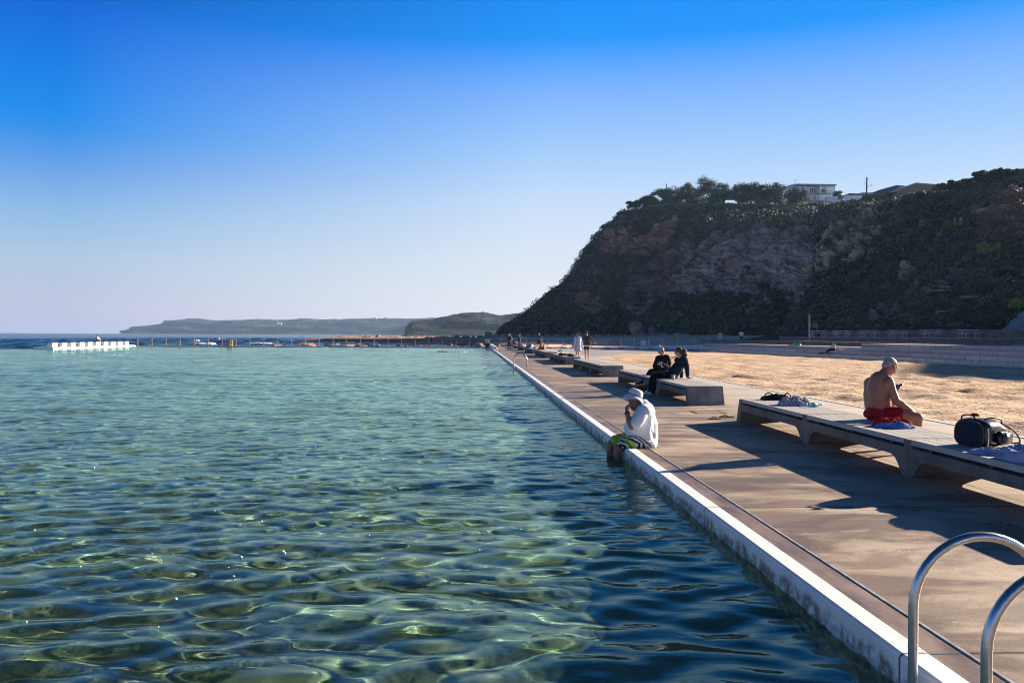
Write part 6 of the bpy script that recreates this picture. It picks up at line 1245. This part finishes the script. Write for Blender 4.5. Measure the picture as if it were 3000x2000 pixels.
# ------------------------------------------------------------------ generic far figures
def figure(loc, H, heading, label, arms, legs=((.1, 0), (-.1, 0)), top=None, bottom=None, hair=None, sk=M_SK2, lean=0., head_turn=0., voxel=.02, topkind='shirt', long_hair=False, glasses=False, botlen='shorts', toplow=.86, parent_extra=None, name='person', sleeve='long', head_tilt=0., knee=None):
    """standing figure; local frame x right, y forward, z up, for H = 1.7; arms = ((elbow, wrist) right, left)"""
    root = thing(name, loc, label, 'person'); s = H/1.7; R3 = Matrix.Rotation(heading, 4, 'Z')
    def P_(x, y, z): y2 = y+lean*max(0, z-.85); return Vector(loc)+(R3 @ Vector((x*s, y2*s, z*s)))
    fwd = (R3 @ Matrix.Rotation(head_turn, 4, 'Z')) @ Vector((0, 1, -head_tilt)); hc = P_(0, .03, 1.585)
    pr = head_prims(hc, fwd, s=s); pr += [('c', P_(0, .01, 1.53), P_(0, 0, 1.42), .052*s, .055*s), ('c', P_(-.16, 0, 1.385), P_(.16, 0, 1.385), .042*s, .042*s), ('l', [P_(0, 0, 1.33), P_(0, .0, 1.15), P_(0, 0, .95)], [.088*s, .080*s, .09*s]), ('l', [P_(.07, 0, 1.3), P_(.05, .0, 1.1), P_(.07, 0, .93)], [.070*s, .064*s, .078*s]), ('l', [P_(-.07, 0, 1.3), P_(-.05, .0, 1.1), P_(-.07, 0, .93)], [.070*s, .064*s, .078*s])]
    arm = []
    for sg, (e_, w_) in zip((1, -1), arms):
        shp = P_(sg*.185, 0, 1.385); ep, wp = P_(*e_), P_(*w_); arm.append((shp, ep, wp)); pr += [('l', [shp, ep, wp], [.048*s, .038*s, .026*s])]; pr += hand_prims(wp, (wp-ep), Vector((0, 0, 1)) if abs((wp-ep).normalized().z) < .8 else Vector((0, 1, 0)), .5, .92*s)
    lg = []
    for sg, (sx_, fy) in zip((1, -1), legs):
        hp = P_(sg*.09, 0, .90); kn = P_(sg*.09+(sx_-sg*.09)*.5, fy*.5+.03, .48); an = P_(sx_, fy, .075); lg.append((hp, kn, an)); pr += [('l', [hp, kn], [.088*s, .058*s]), ('l', [kn, kn.lerp(an, .3), an], [.055*s, .056*s, .036*s]), ('c', an+Vector((0, 0, -.04*s)), an+(R3 @ Vector((0, .13*s, -.05*s))), .034*s, .024*s)]
    blob('body', pr, sk, root, voxel*.7, 2)
    if top is not None:
        tp = [('l', [P_(0, 0, 1.40), P_(0, 0, 1.3), P_(0, .02, 1.1), P_(0, 0, toplow+.08)], [.06*s, .115*s, .11*s, .115*s]), ('c', P_(-.165, 0, 1.385), P_(.165, 0, 1.385), .058*s, .058*s), ('l', [P_(.07, 0, 1.3), P_(.05, 0, 1.12), P_(.065, 0, toplow+.05)], [.095*s, .092*s, .105*s]), ('l', [P_(-.07, 0, 1.3), P_(-.05, 0, 1.12), P_(-.065, 0, toplow+.05)], [.095*s, .092*s, .105*s])]
        for shp, ep, wp in arm:
            if sleeve == 'long': tp.append(('l', [shp, ep, ep.lerp(wp, .85)], [.058*s, .047*s, .036*s]))
            elif sleeve == 'short': tp.append(('l', [shp, shp.lerp(ep, .75)], [.062*s, .058*s]))
        blob('top', tp, top, root, voxel, 2, wrinkle=.014, seed=17)
    if bottom is not None:
        bp = [('e', P_(0, 0, .92), (.155*s, .12*s, .10*s), R3)]
        for hp, kn, an in lg: bp.append(('l', [hp, hp.lerp(kn, .62)], [.096*s, .088*s]) if botlen == 'shorts' else ('l', [hp, kn, an], [.096*s, .066*s, .045*s]))
        blob('bottom', bp, bottom, root, voxel, 2)
    if hair is not None:
        f_, r_, u_ = frame_of(fwd); hp_ = [('e', hc+(-f_*.025+u_*.035)*s, (.085*s, .092*s, .088*s), Matrix((r_, f_, u_)).transposed().to_4x4()), ('e', hc+(-f_*.06-u_*.01)*s, (.07*s, .05*s, .075*s), Matrix((r_, f_, u_)).transposed().to_4x4())]
        if long_hair: hp_ += [('l', [hc-f_*.06*s, hc+(-f_*.07-u_*.12)*s, hc+(-f_*.05-u_*.2)*s], [.075*s, .06*s, .035*s])]
        blob('hair', hp_, hair, root, .014, 1, wrinkle=.015, seed=18, cut=[(hc+f_*.05*s, -f_+u_*.5)])
    if glasses:
        f_, r_, u_ = frame_of(fwd); gc = hc+f_*.088*s+u_*.018*s; blob('sunglasses', [('e', gc+r_*.03, (.024, .024, .018)), ('e', gc-r_*.03, (.024, .024, .018))], M_GLS, root, .006, 0)
    return root, P_, hc
H_BR = fabric('brown_hair', (.10, .045, .025)); H_BL = fabric('blond_hair', (.60, .46, .27)); H_DK = fabric('dark_hair', (.03, .018, .014)); H_GR = fabric('greying_hair', (.2, .17, .15))
dn = lambda a=0: (((.24, -.02, 1.12), (.27, .03, .88)), ((-.24, -.02, 1.12), (-.27, .03, .88)))
# woman in the striped towelling robe, seen from behind
p = G(1700, 1056, 0)
M_ROBE = fabric('striped_robe', (.62, .68, .78), (.04, .07, .26), (.75, .77, .8), 24, axis=(.9, -.45, .05), wob=.8)
root, P_, hc = figure((p.x, 50.6, 0), 1.72, rad(24), 'woman in a blue and white striped towelling robe standing beyond the third bench', (((.20, .10, 1.15), (.10, .26, 1.2)), ((-.22, .08, 1.12), (-.12, .25, 1.15))), ((.08, .02), (-.10, -.06)), None, None, H_BR, M_SK2, lean=-.02, head_turn=rad(48), long_hair=True)
blob('striped_robe', [('l', [P_(0, 0, 1.42), P_(0, 0, 1.3), P_(0, .0, 1.05), P_(.0, 0, .82), P_(0, 0, .66)], [.08, .16, .17, .19, .20]), ('c', P_(-.2, 0, 1.36), P_(.2, 0, 1.36), .085, .085), ('l', [P_(-.12, 0, 1.3), P_(-.24, .04, 1.0), P_(-.3, .05, .86)], [.12, .12, .09]), ('l', [P_(.12, 0, 1.3), P_(.22, .03, 1.0), P_(.25, .0, .8)], [.12, .12, .11]), ('e', P_(0, 0, .62), (.23, .17, .1)), ('e', P_(0, -.03, 1.42), (.11, .08, .06))], M_ROBE, root, .018, 2, wrinkle=.03, seed=19)
# man in the dark hooded top
p = G(1728, 1056, 0)
figure((p.x+.05, 51.3, 0), 1.80, rad(-8), 'man in dark top and dark shorts beside the woman in the robe, arm held out', (((.30, .06, 1.18), (.47, .16, 1.02)), ((-.25, .04, 1.15), (-.26, .12, .95))), ((.10, .10), (-.06, -.10)), fabric('dark_hoodie', (.045, .036, .040)), plain('dark_shorts', (.02, .018, .022), .7), H_BR, M_SK2, lean=.03, head_turn=rad(-10), toplow=.84)
rt = [o for o in bpy.data.objects if o.name.startswith('person')][-1]
p2 = Vector((p.x+.05, 51.3, 0)); blob('white_shirt_hem', [('c', p2+Vector((-.075, -.005, .885)), p2+Vector((.075, .005, .885)), .128, .128)], plain('hem_white', (.66, .58, .60)), rt, .016, 1, cut=[(p2+Vector((0, 0, .84)), (0, 0, 1)), (p2+Vector((0, 0, .915)), (0, 0, -1))])
# man in the blue t-shirt
p = G(1577, 1026, 0); figure((6.75, 84.5, 0), 1.78, rad(165), 'man in sunglasses, blue t-shirt and dark shorts standing by the far benches', (((.30, .02, 1.12), (.10, .20, 1.12)), ((-.28, .0, 1.1), (-.33, .05, .85))), ((.1, .03), (-.1, .0)), fabric('blue_tshirt', (.055, .10, .20)), fabric('dark_long_shorts', (.015, .018, .03)), H_GR, M_SK3, glasses=True, sleeve='short', toplow=.88)
# wetsuit women
M_WET = plain('wetsuit', (.010, .012, .016), .35, .3, 8)
p = G(1492, 1027.5, 0); figure((p.x, p.y, 0), 1.66, rad(190), 'blond woman in a full black wetsuit standing near the far ladder', (((.27, .02, 1.15), (.14, .20, 1.02)), ((-.25, .06, 1.12), (-.10, .22, 1.02))), ((.13, -.02), (-.10, .08)), M_WET, M_WET, H_BL, M_SK2, botlen='long', head_turn=rad(-20), head_tilt=.2)
p = G(1521, 1026.5, 0); figure((p.x, p.y, 0), 1.66, rad(215), 'dark haired woman in a black and grey wetsuit stretching one arm forward', (((.20, .26, 1.36), (.08, .48, 1.36)), ((-.12, .24, 1.33), (.10, .34, 1.36))), ((.07, .0), (-.07, .03)), M_WET, plain('wetsuit_grey', (.05, .055, .065), .35, .3, 8), fabric('auburn_hair', (.10, .02, .015)), M_SK2, botlen='long', sleeve='short')
# person lying on the fifth bench
root = thing('person', (5.1, 61.5, BT), 'tanned person lying with knees bent on a far bench before the man in blue', 'person')
Q_ = lambda x, y, z: Vector((5.12+x, 60.9+y, BT+z))
blob('body', head_prims(Q_(.02, 1.15, .12), (0, .15, 1), Vector((0, 1, 0)))+[('l', [Q_(0, 1.0, .12), Q_(0, .7, .14), Q_(0, .25, .13)], [.05, .13, .13]), ('c', Q_(-.18, .85, .12), Q_(.18, .85, .12), .055, .055), ('l', [Q_(.1, .2, .13), Q_(.12, -.2, .44), Q_(.1, -.45, .06)], [.085, .06, .04]), ('l', [Q_(-.1, .2, .13), Q_(-.12, -.25, .40), Q_(-.12, -.5, .06)], [.085, .06, .04]), ('l', [Q_(.2, .85, .12), Q_(.3, .55, .1), Q_(.2, .3, .2)], [.05, .04, .03]), ('l', [Q_(-.2, .85, .12), Q_(-.3, .55, .1), Q_(-.2, .3, .2)], [.05, .04, .03])]+hand_prims(Q_(.2, .3, .2), (-.5, -.5, 0), (0, 0, 1), .4)+hand_prims(Q_(-.2, .3, .2), (.5, -.5, 0), (0, 0, 1), .4)+[('c', Q_(.1, -.47, .05), Q_(.1, -.62, .035), .035, .025), ('c', Q_(-.12, -.52, .05), Q_(-.12, -.66, .035), .035, .025)], M_SK1, root, .014, 2)
blob('swim_shorts', [('e', Q_(0, .22, .13), (.17, .15, .12)), ('l', [Q_(.1, .2, .13), Q_(.11, .02, .27)], [.10, .085]), ('l', [Q_(-.1, .2, .13), Q_(-.11, .0, .26)], [.10, .085])], fabric('dark_swim', (.12, .03, .03)), root, .016, 2)
blob('hair', [('e', Q_(.02, 1.2, .10), (.085, .09, .085))], H_DK, root, .014, 1, wrinkle=.01, seed=2, cut=[(Q_(0, 1.13, 0), (0, 1, 0))])
# walker in a white t-shirt on the path behind
zz = .60; p = TP(4.6, yonstep(2172, 4.6), zz) if False else D(2172, 1007, 100)
figure((p.x, 100, p.z), 1.72, rad(-15), 'man in white t-shirt and dark shorts walking away near the beach sign', (((.27, -.02, 1.12), (.26, .08, .9)), ((-.27, -.02, 1.12), (-.27, .06, .88))), ((.05, .16), (-.10, -.18)), fabric('white_tee', (.68, .68, .74)), fabric('navy_shorts', (.012, .016, .03)), H_DK, M_SK3, lean=.05, sleeve='short', head_tilt=.2)
# seated girl on the lowest step
ys_ = yonstep(2441, 1.25); p = TP(1.30, ys_, .285); root = thing('person', p, 'girl with a ponytail and pale top sitting on the lowest seating step', 'person')
hd = Vector((-1, -.12, 0)); rt_ = Vector((-.12, 1, 0))
def S_(f_, r_, z_): return p+hd*f_+rt_*r_+Vector((0, 0, z_))
hc = S_(.06, 0, .72)
bp = head_prims(hc, hd)+[('c', hc, S_(0, 0, .52), .05, .05), ('c', S_(0, -.15, .5), S_(0, .15, .5), .05, .05), ('l', [S_(0, 0, .45), S_(-.02, 0, .12)], [.11, .12])]
for sg in (-1, 1):
    bp += [('l', [S_(0, sg*.09, .1), S_(.42, sg*.10, .06), S_(.78, sg*.08, -.24)], [.085, .06, .04]), ('c', S_(.8, sg*.08, -.26), S_(.92, sg*.08, -.2), .035, .025), ('l', [S_(0, sg*.18, .48), S_(.12, sg*.22, .26), S_(.3, sg*.1, .22)], [.045, .036, .026])]+hand_prims(S_(.3, sg*.1, .22), hd, (0, 0, 1), .5)
blob('body', bp, M_SK2, root, .014, 2)
blob('pale_top', [('l', [S_(0, 0, .48), S_(-.02, 0, .3), S_(-.03, 0, .1)], [.12, .145, .155]), ('c', S_(0, -.15, .48), S_(0, .15, .48), .07, .07)]+[('l', [S_(0, sg*.18, .47), S_(.12, sg*.22, .26), S_(.25, sg*.12, .22)], [.065, .055, .04]) for sg in (-1, 1)], fabric('pale_top', (.60, .57, .56)), root, .018, 2, wrinkle=.012, seed=3)
blob('dark_trousers', [('l', [S_(0, sg*.09, .11), S_(.42, sg*.10, .07), S_(.74, sg*.08, -.21)], [.11, .08, .055]) for sg in (-1, 1)]+[('e', S_(-.02, 0, .09), (.16, .17, .09))], fabric('dark_leg', (.016, .014, .02)), root, .018, 2)
blob('ponytail_hair', [('e', hc+Vector((.03, 0, .03)), (.095, .09, .09)), ('l', [hc+Vector((.1, 0, .05)), hc+Vector((.15, 0, -.02)), hc+Vector((.13, 0, -.12))], [.045, .045, .02])], fabric('brown_pony', (.16, .06, .035)), root, .016, 1, wrinkle=.012, seed=5, cut=[(hc-Vector((.05, 0, 0)), (1, 0, .4))])
heap('shoes_and_bag', TP(.45, ys_+.6, -.035), .25, .45, .24, 83, fabric('dark_stuff', (.05, .03, .05)), 'dark shoes and small bag on the kerb in front of the girl', 'bag')
# person bending over the starting blocks
p = Vector((-45.2, 101.0, .03)); figure((-43.9, 98.6, .05), 1.22, rad(100), 'dark haired person in a white shirt bending forward behind the starting blocks', (((.2, .22, .95), (.15, .35, .75)), ((-.2, .22, .95), (-.15, .35, .75))), ((.09, .0), (-.09, .0)), fabric('white_shirt_far', (.8, .8, .83)), fabric('tan_shorts', (.3, .16, .1)), H_DK, M_SK3, lean=.75, sleeve='short', toplow=.95)
# couple on the cliff path
for px, lab, hd_, cc_ in ((2797, 'left person of the couple in white walking on the cliff path', 30, (.7, .72, .8)), (2815, 'right person of the couple in white walking on the cliff path', -20, (.62, .60, .66))):
    q_ = D(px, 662, 146.); figure(q_, 1.7, rad(hd_+180), lab, (((.25, .02, 1.12), (.05, .18, 1.1)), ((-.25, .02, 1.12), (-.05, .18, 1.1))), ((.1, 0), (-.1, 0)), fabric('white_far', cc_), fabric('pale_far', (.3, .3, .35)), H_GR, M_SK2, voxel=.03)
# two people standing on the reef
for px, lab, cc_ in ((1263, 'left of two small people standing on the reef behind the sea fence', (.10, .14, .22)), (1297, 'right of two small people on the reef, in a pale blue top', (.25, .34, .42))):
    q_ = D(px, 1001.5, 232.); figure(Vector((q_.x, 232, q_.z)), 1.7, rad(150), lab, dn(), ((.1, 0), (-.1, .05)), fabric('reef_top', cc_), fabric('reef_leg', (.02, .02, .03)), H_DK, M_SK3, voxel=.03, botlen='long', lean=.05)
# swimmers
def splash(c, rx, ry, h, seed): return surf_piece(c, rx, ry, h, seed)
def swimmer(p, heading, label, cap, arm, sk=M_SK2, sp=.5):
    root = thing('person', p, label, 'person', 'swimmers in the pool'); R3 = Matrix.Rotation(heading, 4, 'Z'); Q = lambda x, y, z: Vector(p)+(R3 @ Vector((x, y, z)))
    pr = head_prims(Q(0, .95, .03), R3 @ Vector((.8, .5, -.3)))+[('l', [Q(0, .85, -.02), Q(0, .55, -.03), Q(0, 0, -.1)], [.06, .13, .12]), ('c', Q(-.18, .7, -.02), Q(.18, .7, -.02), .06, .06), ('l', [Q(.08, 0, -.1), Q(.08, -.45, -.12), Q(.08, -.85, -.08)], [.08, .055, .035]), ('l', [Q(-.08, 0, -.1), Q(-.08, -.45, -.14), Q(-.08, -.85, -.14)], [.08, .055, .035]), ('l', [Q(-.2, .7, -.02), Q(-.25, 1.0, -.12), Q(-.22, 1.3, -.15)], [.05, .04, .028])]
    pr += [('l', [Q(.2, .7, .0), Q(.32, .85, arm), Q(.22, 1.25, .06)], [.05, .042, .028])]+hand_prims(Q(.22, 1.25, .06), R3 @ Vector((0, 1, -.4)), (0, 0, 1), .2)+hand_prims(Q(-.22, 1.3, -.15), R3 @ Vector((0, 1, -.1)), (0, 0, 1), .2)
    blob('body', pr, sk, root, .016, 2); blob('swim_cap', [('e', Q(0, .955, .05), (.092, .098, .095))], cap, root, .014, 1, cut=[(Q(0, .93, .03), R3 @ Vector((-.6, .2, .8)))])
def spl(c, rx, ry, h, seed, label):
    U, V = np.meshgrid(np.linspace(-1, 1, 40), np.linspace(-1, 1, 30)); e = np.clip(1-U**2-V**2, 0, 1); nz = np.abs(fbm(U*4+seed, V*4, seed=seed, octv=4)); X_, Y_, Z_ = c.x+U*rx, c.y+V*ry, WZ-.03+h*e*nz*1.3
    me = gridmesh('splash', X_, Y_, Z_); q_ = link('splash', me, plain('splash_white', (.75, .78, .8), .6, .1)); tag(q_, label, 'splash', kind='stuff')
p1 = G(411, 1016, WZ); swimmer(Vector((p1.x, p1.y, WZ)), rad(-80), 'swimmer in the pool raising a bent arm in front of the starting blocks', plain('cap_tan', (.3, .15, .1)), .22, M_SK1)
p2 = G(1318, 1031.5, WZ); swimmer(Vector((p2.x, p2.y, WZ)), rad(80), 'dark capped swimmer splashing in the far right part of the pool', plain('cap_navy', (.01, .015, .04)), .12); spl(p2+Vector((1.0, .1, 0)), .8, .35, .16, 3, 'white splash behind the dark capped swimmer')
p3 = G(1364, 1020, WZ); swimmer(Vector((p3.x, p3.y, WZ)), rad(90), 'pale swimmer close to the far end wall below the warning sign', plain('cap_pale', (.5, .35, .25)), .12)
p4 = G(937, 1018.5, WZ); swimmer(Vector((p4.x, p4.y, WZ)), rad(100), 'swimmer with a blue cap in the middle of the far end of the pool', plain('cap_blue2', (.03, .1, .35)), .05); spl(p4+Vector((.6, 0, 0)), .5, .35, .2, 5, 'small white splash around the blue capped swimmer')
spl(p1+Vector((-.9, 0, 0)), .8, .4, .2, 6, 'faint splash behind the swimmer near the starting blocks')
# ================================================================== HAZE
hz_ = MB().box((-6600, -500, -7), (6600, 6700, 78)).build('haze', None)
m = bpy.data.materials.new('haze_air'); m.use_nodes = True; t = m.node_tree; t.nodes.clear()
vo = node(t, 'ShaderNodeVolumePrincipled'); vo.inputs['Color'].default_value = (.46, .66, 1.0, 1); vo.inputs['Density'].default_value = .000092; vo.inputs['Anisotropy'].default_value = .2
t.links.new(vo.outputs[0], node(t, 'ShaderNodeOutputMaterial').inputs['Volume']); hz_.data.materials.append(m); tag(hz_, kind='stuff'); hz_['label'] = 'thin blue sea haze filling the air over the whole bay'
